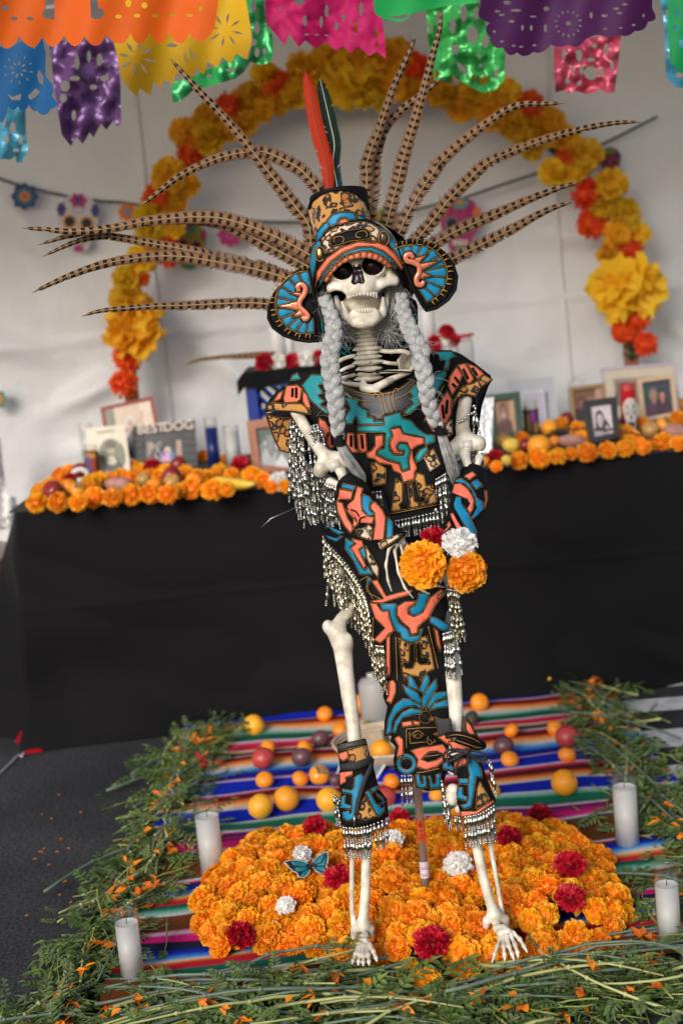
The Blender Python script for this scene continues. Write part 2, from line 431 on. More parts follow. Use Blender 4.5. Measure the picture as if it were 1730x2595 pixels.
# ================================================================ THE SETTING
def grid(fn, nu, nv, name, mat, par=None, cfn=None, smooth=True):
    mb = MB(); vs = []; cs = []
    for j in range(nv + 1):
        for i in range(nu + 1):
            u, v = i / nu, j / nv; vs.append(fn(u, v))
            if cfn: cs.append(cfn(u, v))
    fs = [(j * (nu + 1) + i, j * (nu + 1) + i + 1, (j + 1) * (nu + 1) + i + 1, (j + 1) * (nu + 1) + i) for j in range(nv) for i in range(nu)]
    mb.add(vs, fs, 0, cs if cfn else None); return mb.build(name, mat, par, smooth)

# asphalt
M_asph = bpy.data.materials.new('asphalt'); M_asph.use_nodes = True
t = M_asph.node_tree; N = t.nodes; L = t.links; b = N['Principled BSDF']; b.inputs['Roughness'].default_value = .9; b.inputs['Specular IOR Level'].default_value = .2
tc = N.new('ShaderNodeTexCoord'); n1 = N.new('ShaderNodeTexNoise'); n1.inputs['Scale'].default_value = 120; n1.inputs['Detail'].default_value = 6; n1.inputs['Roughness'].default_value = .75
n2 = N.new('ShaderNodeTexNoise'); n2.inputs['Scale'].default_value = 3.2; n2.inputs['Detail'].default_value = 6
vo = N.new('ShaderNodeTexVoronoi'); vo.inputs['Scale'].default_value = 75
for x in (n1, n2, vo): L.new(tc.outputs['Object'], x.inputs['Vector'])
r1 = N.new('ShaderNodeValToRGB'); r1.color_ramp.elements[0].color = (.006, .006, .007, 1); r1.color_ramp.elements[0].position = .36
r1.color_ramp.elements[1].color = (.085, .083, .087, 1); r1.color_ramp.elements[1].position = .68; L.new(n1.outputs['Fac'], r1.inputs[0])
mr = N.new('ShaderNodeMapRange'); mr.inputs[1].default_value = .3; mr.inputs[2].default_value = .7; mr.inputs[3].default_value = .7; mr.inputs[4].default_value = 1.35
L.new(n2.outputs['Fac'], mr.inputs[0]); mm = N.new('ShaderNodeMix'); mm.data_type = 'RGBA'; mm.blend_type = 'MULTIPLY'; mm.inputs[0].default_value = 1
L.new(r1.outputs[0], mm.inputs[6]); L.new(mr.outputs[0], mm.inputs[7])
sp = N.new('ShaderNodeMath'); sp.operation = 'LESS_THAN'; sp.inputs[1].default_value = .1; L.new(vo.outputs['Distance'], sp.inputs[0])
gt = N.new('ShaderNodeMath'); gt.operation = 'GREATER_THAN'; gt.inputs[1].default_value = .72
sx_ = N.new('ShaderNodeSeparateColor'); L.new(vo.outputs['Color'], sx_.inputs[0]); L.new(sx_.outputs[0], gt.inputs[0])
ml = N.new('ShaderNodeMath'); ml.operation = 'MULTIPLY'; L.new(sp.outputs[0], ml.inputs[0]); L.new(gt.outputs[0], ml.inputs[1])
mx = N.new('ShaderNodeMix'); mx.data_type = 'RGBA'; L.new(ml.outputs[0], mx.inputs[0]); L.new(mm.outputs[2], mx.inputs[6]); mx.inputs[7].default_value = (.14, .135, .13, 1)
L.new(mx.outputs[2], b.inputs['Base Color'])
bp = N.new('ShaderNodeBump'); bp.inputs['Strength'].default_value = .8; bp.inputs['Distance'].default_value = .004; L.new(n1.outputs['Fac'], bp.inputs['Height']); L.new(bp.outputs[0], b.inputs['Normal'])
g_ = MB().add([(-60, -40, 0), (60, -40, 0), (60, 80, 0), (-60, 80, 0)], [(0, 1, 2, 3)]).build('ground', M_asph); tag(g_, kind='structure')

# painted stripes of the parking bay, to the right of the greens
M_paint = pm('road_paint', (.58, .57, .56), .8, var=.25, vscale=25, bump=.4, bscale=220)
for ya, yb in ((1728, 1750), (1778, 1810), (1858, 1904), (1950, 1985)):
    a, b_ = G(1600, ya), G(1600, yb); k = -.05
    vs = [(a.x - .3, a.y + .3 * .05, .004), (b_.x - .3, b_.y + .3 * .05, .004), (b_.x + 3, b_.y - 3 * .05, .004), (a.x + 3, a.y - 3 * .05, .004)]
    tag(MB().add(vs, [(0, 1, 2, 3)]).build('painted_stripe', M_paint), kind='structure')

# tent: back wall with seams and creases, roof
def wall_y(x, z):
    y = 5.95 + .03 * noise.noise(V((x * 1.1, 0, z * .9))) + .016 * noise.noise(V((x * 3.1, 4, z * 2.2)))
    for (x0, z0, x1, z1, a, wd) in ((1.35, 1.2, 1.75, .75, .010, .03), (1.28, 1.0, 1.42, .75, .008, .025), (-1.2, .95, -.75, 1.12, .010, .04), (-1.6, 1.35, -1.1, 1.18, .008, .05),
                                    (.35, 1.25, .62, .85, .009, .03), (.45, 1.1, .75, .95, .007, .025), (-.55, 1.2, -.2, .9, .007, .04), (-1.1, .8, -.7, .72, .009, .03), (-1.3, 1.9, -1.0, 1.5, .008, .05), (.9, 1.5, 1.3, 1.45, .006, .03), (-.5, 1.75, .1, 1.6, .006, .05)):
        p = V((x, z)); q = V((x0, z0)); r = V((x1, z1)) - q; tt = max(0, min(1, (p - q).dot(r) / r.length_squared)); d = (p - q - r * tt).length
        y -= 5 * a * math.exp(-(d / wd) ** 2) * math.sin(PI * min(max(tt, .08), .92))
    for zf in (1.245, .3): y -= .014 * math.exp(-((z - zf - .02 * noise.noise(V((x, 7, 1)))) / .012) ** 2)
    y -= .03 * abs(noise.noise(V((x * 1.7 + z * .8, 11, z * 1.9 - x * .6))))
    if x < -1.5: y -= .07 * max(0, -1.5 - x) * math.sin(x * 16)
    return y
tw = empty('tent_wall', (0, 5.92, 0), 'white vinyl back wall of the tent, creased, behind the altar table', 'tent wall')
grid(lambda u, v: (-4 + 8 * u, wall_y(-4 + 8 * u, 2.62 * v), 2.62 * v), 260, 120, 'wall_panel', M_white, tw)
for xs in (-2.35, -.67, 1.0, 2.7):
    mb = MB(); pts = [(xs + .004 * math.sin(z * 3), wall_y(xs, z) - .004, z) for z in np.linspace(0.02, 2.6, 40)]; mb.tube(pts, .009, 6, ez=.5)
    mb.build('seam', M_white, tw)
M_roof = pm('white_canvas', (.74, .73, .72), .7, trans=.2)
rf = empty('tent_roof', (0, 4.5, 2.64), 'white canvas roof of the tent over the altar', 'tent roof')
grid(lambda u, v: (-4 + 8 * u, 3.3 + 2.66 * v, 2.63 + .38 * math.sin(PI * v) - .05 * math.sin(PI * 4 * u) ** 2), 24, 12, 'canvas', M_roof, rf)
MB().tube([(-4, 3.3, 2.6), (4, 3.3, 2.6)], .02, 8).build('roof_bar', cm(190, 190, 190, .3, .6), rf)

# altar table and its black cloth
TX0, TX1, TY0, TY1, TZ = -1.03, 2.6, 4.5, 5.56, .75
M_cloth = pm('black_cloth', (.0042, .0038, .0046), .85, spec=.16, sheen=.05, bump=.15, bscale=400, bdist=.0005)
def cloth_pt(s, v):
    # s runs along left side (0..LS) then the front; v 0 top .. 1 floor
    LS = TY1 - TY0; L2 = TX1 - TX0
    crease = .005 * math.exp(-((v - .42) / .012) ** 2)
    fold = lambda k: (.03 * noise.noise(V((k * 2.3, v * 1.4, 3))) + .045 * noise.noise(V((k * 1.1 + v * 1.7, v * 2.1, 9))) + .05 * abs(noise.noise(V((k * 3.1 - v * 2.5, v * 2.6, 5))))) * (.25 + 1.2 * v)
    z = (TZ + .004) * (1 - v) + .004 * v
    if s < LS: d = (.03 + .20 * v ** 1.1 + .05 * v * math.sin(s * 9)); d *= min(1, (LS - s) / .12 * .9 + .1) if s > LS - .12 else 1; p = V((TX0 - d - fold(s), TY1 - s, z)); 
    else:
        k = s - LS; d = .012 + .06 * v + fold(k + 7) + .03 * v * math.sin(k * 5.2 + 1.4 * v) * v + crease
        p = V((TX0 + k, TY0 - d, z))
        if k < .1: p.x -= (.1 - k) * .55 * v; p.y -= .03 * v * (1 - k / .1)
    return p
tcl = empty('draped_table', ((TX0 + TX1) / 2, 4.9, 0), 'long altar table covered to the asphalt by a plain black cloth', 'table')
P_ = (TY1 - TY0) + (TX1 - TX0)
grid(lambda u, v: cloth_pt(u * P_, v), 300, 90, 'drape', M_cloth, tcl)
grid(lambda u, v: (TX0 - .03 + u * (TX1 - TX0 + .03), TY0 - .012 + v * (TY1 - TY0 + .012), TZ + .004 + .002 * noise.noise(V((u * 20, v * 6, 2)))), 60, 12, 'cloth_top', M_cloth, tcl)
# ================================================================ FLOWER HEADS, FRUIT, GREENS
def pom(name, n, R, mats, seed, wd=.5, cover=.72, ruf=.10, cols=4, tipv=.25, core=.72, hmin=.45, flat=.85, wav=9., curl=.25):
    """a flower head of many ruffled petals around a core, facing +Z"""
    r = random.Random(seed); mb = MB()
    mb.ell((0, 0, 0), (R * core, R * core, R * core * flat), 10, 7, 0)
    for i in range(n):
        z = 1 - (i + .5) / n * 2 * cover; ph = i * 2.39996 + r.uniform(-.3, .3)
        q = math.sqrt(max(0, 1 - z * z)); d = V((q * math.cos(ph), q * math.sin(ph), z)); d = (d + V((r.gauss(0, .09), r.gauss(0, .09), r.gauss(0, .09)))).normalized()
        tw = d.orthogonal().normalized(); tw = Matrix.Rotation(r.uniform(0, PI), 3, d) @ tw
        if r.random() < .6:
            e = V((-d.y, d.x, 0)); tw = e.normalized() if e.length > .1 else tw; tw = Matrix.Rotation(r.gauss(0, .35), 3, d) @ tw
        bt = d.cross(tw); L_ = R * r.uniform(.88, 1.1); wdt = R * wd * r.uniform(.7, 1.2); a = R * ruf * r.uniform(.6, 1.3); p0 = r.uniform(0, 6.3); cu = R * curl * r.uniform(-.4, 1)
        vs = []
        for j, (h, ws, rf) in enumerate(((hmin, .35, .2), (.78, .8, .6), (1.0, 1.0, 1.0))):
            for k in range(cols + 1):
                s = k / cols * 2 - 1
                p = d * (L_ * h * (1 - .12 * s * s * (j == 2)) + (R * tipv * .35 * r.uniform(-1, .6) if j == 2 else 0)) + tw * (s * wdt * ws) + bt * (a * rf * math.sin(s * wav * .5 + p0) + cu * max(0, h - .6) * 2.2)
                p.z *= flat; vs.append(p)
        w_ = cols + 1
        fs = [(j * w_ + k, j * w_ + k + 1, (j + 1) * w_ + k + 1, (j + 1) * w_ + k) for j in range(2) for k in range(cols)]
        mb.add(vs, fs, 1 + (r.random() < .35 if len(mats) > 2 else 0))
    return mb.mesh(name, mats)
M_mg0 = pm('marigold_core', (.85, .24, .006), .7, orand=.1)
M_mg1 = pm('marigold_petal', (.95, .37, .008), .6, orand=.12, hrand=.014, trans=.3, var=.12, vscale=70)
M_mg2 = pm('marigold_petal_light', (.96, .46, .014), .6, orand=.10, hrand=.012, trans=.3)
M_rc0 = pm('red_carnation_core', (.25, .003, .012), .7); M_rc1 = pm('red_carnation_petal', (.52, .005, .022), .55, orand=.15, trans=.25, var=.2, vscale=60)
M_wc0 = pm('white_carnation_core', (.8, .8, .72), .7); M_wc1 = pm('white_carnation_petal', (.90, .88, .85), .5, trans=.35)
M_sep = pm('sepal_green', (.07, .13, .03), .6)
MG = [pom('marigold', 150, 1.0, [M_mg0, M_mg1, M_mg2], 20 + i, wd=.27, ruf=.10, cols=4, core=.74, hmin=.6, cover=.72, flat=.8, wav=8) for i in range(4)]
RC = [pom('red_carnation', 60, 1.0, [M_rc0, M_rc1], 40 + i, wd=.42, ruf=.16, cols=6, core=.5, hmin=.35, cover=.66, flat=.78, wav=12, tipv=.5) for i in range(2)]
WC = [pom('white_carnation', 44, 1.0, [M_wc0, M_wc1], 50 + i, wd=.5, ruf=.11, cols=6, core=.62, hmin=.3, cover=.66, flat=.75, wav=12, tipv=.5) for i in range(2)]
def aim(n, spin=None):
    n = V(n).normalized(); q = V((0, 0, 1)).rotation_difference(n) @ Matrix.Rotation(rnd.uniform(0, 6.28) if spin is None else spin, 3, 'Z').to_quaternion(); return q.to_euler()
def flower(kind, loc, R, n, label, group=None, cat=None, par=None):
    ms, nm, ct = {'m': (MG, 'marigold', 'marigold'), 'r': (RC, 'red_carnation', 'carnation'), 'w': (WC, 'white_carnation', 'carnation')}[kind]
    o = bpy.data.objects.new(nm, rnd.choice(ms)); col.objects.link(o); o.location = loc; o.scale = (R, R, R * rnd.uniform(.85, 1.05)); o.rotation_euler = aim(n)
    return tag(o, label, cat or ct, group)

# ---- serape on the asphalt
ST = []   # (Y, colour): boundary table
def stops(fn, x, lst):
    for y, c in lst: ST.append((G(*fn((x, y))[0]).y, c))
W_ = (.52, .49, .50); RB = (.004, .020, .40); NV = (.008, .010, .06); DR = (.14, .006, .008); RD = (.48, .012, .03); OR = (.74, .15, .012); CR = (.70, .45, .22); GN = (.006, .13, .07); MT = (.20, .45, .34)
LB = (.05, .28, .58); PK = (.55, .12, .24); BR = (.14, .038, .010); DG = (.006, .06, .04); MAG = (.55, .01, .16); BK = (.012, .01, .012); LV = (.38, .30, .44)
stops(R6, 640, [(80, BR), (128, BR), (132, LV), (146, W_), (160, LB), (184, RB), (188, PK), (196, W_), (202, RB), (246, RB), (249, W_), (254, RD), (262, BK), (270, DR), (284, OR), (300, CR), (312, W_), (326, MT), (342, GN), (368, DG), (372, W_), (381, PK), (386, RD), (404, RD), (408, W_), (415, OR), (420, DG), (436, DG), (440, W_), (448, PK), (452, RD), (464, BK), (472, DR), (486, OR), (504, CR), (515, W_), (532, LB), (556, RB), (574, NV), (592, RB), (596, PK), (604, W_), (609, RB), (674, RB), (677, W_), (688, PK), (692, RD), (706, BK), (718, DR), (732, OR), (748, CR), (760, W_), (765, RB), (826, RB), (830, W_), (842, MT), (856, GN), (878, GN), (886, DG), (900, W_), (908, RD), (914, RB), (935, RB), (938, RD), (942, BK)])
stops(Q1, 960, [(268, BK), (276, RD), (288, MAG), (312, MAG), (318, PK), (326, W_), (330, GN), (338, BR), (436, BR), (440, GN), (444, W_), (452, RD), (458, NV), (478, RB), (492, LB), (508, W_), (516, CR), (528, OR), (540, RD), (556, RD), (560, DG), (575, GN), (596, MT), (606, W_), (614, BR), (692, BR), (698, PK), (712, W_), (724, MAG), (746, MAG), (750, BK), (772, NV), (790, RB), (808, LB), (820, W_), (826, CR), (834, OR), (846, RD), (872, RD), (876, GN), (900, DG), (906, W_), (914, BR), (960, BR), (1000, BR)])
ST.sort(key=lambda a: -a[0])
STY = np.array([s[0] for s in ST]); STC = np.array([s[1] for s in ST])
def stripe(Y): return tuple(np.interp(-Y, -STY, STC[:, k]) for k in range(3))
M_serape = pm('serape_wool', (1, 1, 1), .9, attr=True, bump=.5, bscale=500, bdist=.0012, spec=.15, var=.14, vscale=120)
BX0, BX1, BY0, BY1 = -.56, .80, 2.60, 4.47
def bl(u, v):
    x = BX0 + (BX1 - BX0) * u + .02 * noise.noise(V((v * 7, u * 2, 1))); y = BY0 + (BY1 - BY0) * v
    z = .008 + .014 * (1 + noise.noise(V((x * 3.2, y * 5.5, 2)))) + .006 * math.sin(y * 17 + 2.2 * noise.noise(V((x * 2, y, 8)))) ** 2
    return (x, y, z)
def blc(u, v):
    x, y, z = bl(u, v); return stripe(y + .030 * noise.noise(V((x * 2.9, y * 2.2, 5))) + .010 * noise.noise(V((x * 8, y * 5, 3))) + .012 * (x - .3) )
ser = grid(bl, 70, 760, 'serape_blanket', M_serape, None, blc)
tag(ser, 'striped serape blanket in blue, red, orange and green spread on the asphalt', 'blanket')
mb = MB()
for i in range(210):
    x = BX0 + (BX1 - BX0) * (i + rnd.random()) / 150; y = BY0 + .004; a = rnd.gauss(0, .35); l = rnd.uniform(.06, .12)
    pts = [(x, y, .012), (x + math.sin(a) * l * .5, y - l * .5, .010 + rnd.random() * .004), (x + math.sin(a) * l + rnd.gauss(0, .006), y - l, .005)]
    mb.tube(pts, [.003, .0026, .002], 4)
o = mb.build('fringe', pm('cotton_fringe', (.7, .68, .66), .9), ser); tag(o, kind='stuff')

# ---- mound of marigolds
mpoly = [G(*p, .03 + .05 * max(0, min(1, (2230 * 1.1033 - p[1]) / 400))) for p in DS((446, 2105), (478, 1995), (560, 1908), (690, 1872), (880, 1890), (1000, 1858), (1200, 1856), (1322, 1882), (1405, 1985), (1442, 2062), (1418, 2136), (1330, 2172), (1200, 2205), (1030, 2235), (965, 2268), (905, 2225), (800, 2195), (650, 2190), (520, 2190))]
mp2 = [(p.x, p.y) for p in mpoly]
def mound(x, y):
    if not inside(np.array([x]), np.array([y]), [mp2])[0]: return .0
    d = bdist([(x, y)], [mp2])[0]; h = min(d / .22, 1); return .02 + .062 * (1 - (1 - h) ** 2) + .012 * noise.noise(V((x * 9, y * 9, 0)))
def hit(sx, sy, extra=0.):
    z = .05
    for _ in range(12):
        p = G(sx, sy, z); z = .6 * z + .4 * (mound(p.x, p.y) + extra)
    return G(sx, sy, z)
spec = []
for fn, kind, lst in ((Q2, 'r', ((418, 728, 78, 'red carnation lying on the front edge of the marigold mound'), (1050, 368, 64, 'dark red carnation on the right side of the mound, the farther of two'), (1052, 522, 66, 'dark red carnation on the right side of the mound, the nearer of two'), (772, 240, 52, 'red carnation on the mound just right of the beaded right shin'), (912, 134, 50, 'red carnation at the far right rim of the mound'), (268, 146, 42, 'red carnation behind the clear support rod'))),
                      (Q1, 'r', ((1106, 692, 62, 'red carnation at the near left edge of the mound'), (1448, 188, 50, 'red carnation at the far left rim of the mound'), (1548, 422, 55, 'red carnation beside the left shin, below the butterfly'))),
                      (Q1, 'w', ((1316, 556, 42, 'white carnation on the left of the mound near its red neighbour'), (1390, 322, 42, 'white carnation beneath the blue butterfly'))),
                      (Q2, 'w', ((236, 254, 48, 'white carnation behind the bead fringe of the left shin'), (536, 368, 60, 'fluffy white carnation between the support rod and the right shin')))):
    for x, y, r, lb in lst:
        p = hit(*fn((x, y))[0], .035); p = p + V((0, 0, .010)); spec.append((p, 1.18 * r * .55166 * p.y / F, kind, lb))
FEET = [G(915, 2390, .03), G(1260, 2370, .03), G(1300, 2400, .03)]
pts = []
tries = 0
while tries < 14000 and len(pts) < 290:
    tries += 1
    x = rnd.uniform(-.45, .62); y = rnd.uniform(2.5, 3.45)
    if not inside(np.array([x]), np.array([y]), [mp2])[0]: continue
    r = rnd.uniform(.024, .043)
    if any((x - a) ** 2 + (y - b) ** 2 < (.56 * (r + c)) ** 2 * 1.15 for a, b, c in pts): continue
    if any((x - p.x) ** 2 + (y - p.y) ** 2 < (.48 * (r + R_)) ** 2 for p, R_, k, l in spec): continue
    if any((x - p.x) ** 2 + (y - p.y) ** 2 < .030 ** 2 for p in FEET): continue
    pts.append((x, y, r))
for x, y, r in pts:
    e = .03; gx = (mound(x + e, y) - mound(x - e, y)) / (2 * e); gy = (mound(x, y + e) - mound(x, y - e)) / (2 * e)
    n = V((-gx * 1.1 + rnd.gauss(0, .25), -gy * 1.1 - .25 + rnd.gauss(0, .22), 1))
    flower('m', (x, y, mound(x, y) + .012 + rnd.uniform(-.006, .01)), r, n, "orange marigold head heaped on the serape around the skeleton's feet", 'marigolds heaped on the serape')
for p, R_, k, lb in spec: flower(k, p, R_, (rnd.gauss(0, .2), -.55, 1), lb, 'carnations dotted over the marigold mound')

# ---- butterfly
bp_ = hit(*Q1((1428, 350))[0], .055); by = bp_.y
bf = empty('butterfly', bp_, 'blue butterfly with black veined wings spread on the marigolds', 'butterfly')
def bfd(x, y): return by + .02 - (y - 2190) * .0007 - abs(x - Q1((1428, 0))[0][0]) * .0003
M_bw = pm('butterfly_black', (.008, .01, .012), .6); M_bb = pm('butterfly_blue', (.008, .17, .22), .5, var=.2, vscale=90); M_bs = pm('butterfly_spot', (.75, .78, .8), .6)
for wg, cells in ((Q1((1426, 348), (1375, 322), (1306, 328), (1318, 350), (1345, 378), (1362, 384), (1372, 405), (1400, 408), (1422, 385)), [Q1((1415, 345), (1378, 330), (1335, 333), (1350, 350), (1400, 356)), Q1((1415, 358), (1360, 358), (1352, 366), (1372, 378), (1395, 376)), Q1((1418, 365), (1390, 382), (1382, 398), (1402, 402), (1417, 384))]),
                  (Q1((1432, 346), (1445, 318), (1475, 294), (1506, 284), (1507, 330), (1500, 352), (1507, 375), (1500, 392), (1462, 388), (1440, 368)), [Q1((1440, 345), (1450, 324), (1476, 303), (1490, 303), (1474, 336)), Q1((1444, 350), (1480, 338), (1494, 312), (1498, 330), (1490, 350)), Q1((1444, 358), (1488, 354), (1496, 372), (1478, 378)), Q1((1444, 364), (1472, 380), (1460, 382))])):
    o = sheet(MB(), smooth_poly(wg, 3), bfd, 0, .0012, step=5).build('wing', M_bw, bf)
    mb = MB()
    for c in cells: sheet(mb, c, bfd, .0007, .0012, step=5)
    mb.build('blue_patch', M_bb, o); mb = MB()
    e = resamp(smooth_poly(wg, 3), 4.2); cx = sum(p[0] for p in wg) / len(wg); cy = sum(p[1] for p in wg) / len(wg)
    for x, y in e[3:-3]:
        x, y = x + (cx - x) * .07, y + (cy - y) * .09; q = W(x, y, bfd(x, y) - .0012); mb.ell(q, (.0013, .0006, .001), 6, 4)
    mb.build('white_spot', M_bs, o)
q = [W(*Q1((1424 + i * 1.2, 335 + i * 8))[0], by - .004) for i in range(8)]
MB().tube(q, [.001, .0024, .0028, .0026, .0022, .0019, .0014, .0007], 8).build('body', M_bw, bf)
mb = MB()
for s in (-1, 1): mb.tube([q[0], q[0] + V((s * .006, -.002, .011)), q[0] + V((s * .012, -.002, .017))], .0004, 4)
mb.build('antenna', M_bw, bf)

# ---- glass candles round the blanket
def candle(loc, h, r, label, fill=.78, glass=True, wax=None, group=None, name='glass_candle'):
    e = empty(name, loc, label, 'candle', group); x, y, z = loc
    b_ = .006; ri = r - .0016
    MB().lathe(loc, [(r * .6, 0), (r * .93, .001), (r, .006), (r, h - .006), (r * .985, h - .003), (r * 1.02, h - .001), (r * 1.0, h), (ri * .99, h - .001), (ri * .96, h - .004), (ri, h - .008), (ri, b_), (ri * .5, b_ - .001)], 28, cap=True).build('jar', M_glass, e)
    MB().lathe(loc, [(ri * .5, b_ + .001), (ri * .985, b_ + .002), (ri * .985, h * fill), (ri * .93, h * fill - .0015), (ri * .5, h * fill - .004), (.002, h * fill - .003)], 28).build('wax', wax or M_wax, e)
    MB().tube([(x, y, z + h * fill - .004), (x + .001, y, z + h * fill + .008), (x + .004, y - .002, z + h * fill + .013)], .0009, 5).build('wick', cm(60, 50, 45), e)
    return e
for (bx, by_), (tx, ty), lb in ((Q1((612, 866))[0], Q1((566, 540))[0], 'white glass candle nearest on the left, half ringed by greens'), (Q1((980, 398))[0], Q1((936, 44))[0], 'white glass candle on the left edge of the serape beside the mound'),
                                (R6((1240, 1090))[0], R6((1202, 632))[0], 'white glass candle on the right of the serape, against the greens'), (Q2((1508, 728))[0], Q2((1490, 352))[0], 'white glass candle nearest on the right, at the edge of the picture')):
    p = G(bx, by_, .012); t_ = W(tx, ty, p.y); candle(p, t_.z - p.z, 33.5 * p.y / F * (1.0), lb, group='white glass candles on the ground')

# ---- fruit
M_org = pm('orange_rind', (.90, .33, .012), .42, orand=.08, bump=.45, bscale=420, bdist=.0008, var=.07, vscale=25)
M_grf = pm('grapefruit_rind', (.88, .43, .025), .4, orand=.06, bump=.4, bscale=380, bdist=.0008, c2=(.90, .36, .018), vscale=22)
M_man = pm('mandarin_rind', (.88, .26, .010), .38, orand=.08, bump=.4, bscale=450, bdist=.0008)
M_pas = pm('passionfruit_skin', (.095, .030, .040), .33, var=.35, vscale=55, c2=(.15, .07, .07), bump=.1, bscale=200)
M_pom = pm('pomegranate_skin', (.40, .014, .028), .33, c2=(.50, .09, .06), vscale=30, bump=.15, bscale=90)
M_per = pm('persimmon_skin', (.88, .30, .02), .3, var=.06)
M_cal = pm('dry_calyx', (.20, .13, .05), .8, var=.3, vscale=80)
M_app = pm('apple_skin', (.16, .006, .012), .25, c2=(.32, .03, .02), vscale=40); M_appg = pm('blush_apple_skin', (.45, .38, .10), .3, c2=(.55, .16, .06), vscale=20, orand=.1)
M_lim = pm('lime_rind', (.14, .18, .02), .4); M_avo = pm('avocado_skin', (.05, .04, .025), .5, bump=.5, bscale=160)
def citrus(mat, sq, dent=.05):
    mb = MB(); mb.ell((0, 0, 0), (1, 1, sq), 24, 16, 0, fn=lambda d: 1 - dent * math.exp(-((1 - abs(d.z)) / .06) ** 1) + .006 * noise.noise(d * 2)); return mb.mesh('rind', mat)
FM = {'orange': (citrus(M_org, .97), 'navel orange', .97), 'grapefruit': (citrus(M_grf, .96), 'grapefruit', .96), 'mandarin': (citrus(M_man, .84, .08), 'mandarin', .84)}
me_nub = MB().lathe((0, 0, 0), [(.07, -.02), (.075, .0), (.05, .02), (.02, .025)], 8).mesh('stem_scar', M_cal)
def calyx_mesh(n, R_, up, mat, seed):
    r = random.Random(seed); mb = MB()
    for i in range(n):
        a = 2 * PI * i / n + r.uniform(-.2, .2); d = V((math.cos(a), math.sin(a), 0)); q = V((-d.y, d.x, 0)); l = R_ * r.uniform(.8, 1.15)
        mb.add([d * .05 - q * R_ * .3, d * .05 + q * R_ * .3, d * l * .6 + q * R_ * .35 + V((0, 0, up * .5)), d * l + V((0, 0, up)), d * l * .6 - q * R_ * .35 + V((0, 0, up * .5))], [(0, 1, 2, 3, 4)])
    return mb.mesh('calyx', mat, False)
me_cal = calyx_mesh(4, .62, .12, M_cal, 2)
me_crown = MB()
for i in range(6):
    a = 2 * PI * i / 6; d = V((math.cos(a), math.sin(a), 0)); q = V((-d.y, d.x, 0))
    me_crown.add([d * .16 - q * .1, d * .16 + q * .1, d * .2 + q * .08 + V((0, 0, .16)), d * .30 + V((0, 0, .3)), d * .2 - q * .08 + V((0, 0, .16))], [(0, 1, 2, 3, 4)])
me_crown.lathe((0, 0, -.05), [(.19, 0), (.16, .06), (.05, .07)], 10); me_crown = me_crown.mesh('crown', pm('pomegranate_crown', (.30, .03, .03), .6), False)
me_pomg = MB().ell((0, 0, 0), (1, 1, .93), 24, 16, fn=lambda d: 1 + .025 * math.cos(6 * math.atan2(d.y, d.x)) * (1 - d.z * d.z) + .01 * noise.noise(d * 3)).mesh('skin', M_pom)
me_pas = MB().ell((0, 0, 0), (1, 1, 1.12), 20, 14, fn=lambda d: 1 + .015 * noise.noise(d * 3)).mesh('skin', M_pas)
me_per = MB().ell((0, 0, 0), (1, 1, .8), 24, 14, fn=lambda d: 1 + .03 * math.cos(4 * math.atan2(d.y, d.x)) * (1 - d.z * d.z)).mesh('skin', M_per)
me_app = MB().ell((0, 0, 0), (1, 1, .92), 22, 14, fn=lambda d: 1 - .22 * math.exp(-((1 - d.z) / .10)) - .1 * math.exp(-((1 + d.z) / .08))).mesh('skin', M_app)
me_appg = me_app.copy(); me_appg.materials[0] = M_appg
me_stalk = MB().tube([(0, 0, .7), (.02, 0, .95), (.08, .02, 1.12)], [.035, .03, .04], 5).mesh('stalk', M_cal)
me_lim = citrus(M_lim, 1.1, .03); me_avo = MB().ell((0, 0, 0), (1, 1, 1.3), 18, 12).mesh('skin', M_avo)
def fruit(kind, loc, r, label, group, n=None):
    n = n or (rnd.gauss(0, .7), -.5 + rnd.gauss(0, .5), 1)
    if kind in FM: me, cat, sq = FM[kind]; sub = [(me_nub, (0, 0, sq * .97))]
    elif kind == 'pomegranate': me, cat, sub = me_pomg, kind, [(me_crown, (0, 0, .93))]; n = n
    elif kind == 'persimmon': me, cat, sub = me_per, kind, [(me_cal, (0, 0, .80))]
    elif kind == 'passionfruit': me, cat, sub = me_pas, 'passion fruit', [(me_nub, (0, 0, 1.11))]; n = (rnd.uniform(-1, 1), rnd.uniform(-.6, .3), .25)
    elif kind == 'apple': me, cat, sub = me_app, kind, [(me_stalk, (0, 0, 0))]
    elif kind == 'blush_apple': me, cat, sub = me_appg, 'apple', [(me_stalk, (0, 0, 0))]
    elif kind == 'lime': me, cat, sub = me_lim, kind, [(me_nub, (0, 0, 1.08))]
    else: me, cat, sub = me_avo, kind, [(me_nub, (0, 0, 1.29))]
    e = empty(kind if kind != 'passionfruit' else 'passion_fruit', loc, label, cat, group); e.rotation_euler = aim(n); e.scale = (r, r, r)
    o = bpy.data.objects.new(me.name.split('.')[0], me); col.objects.link(o); o.parent = e
    for m2, p in sub:
        o = bpy.data.objects.new(m2.name.split('.')[0], m2); col.objects.link(o); o.parent = e; o.location = p
    return e
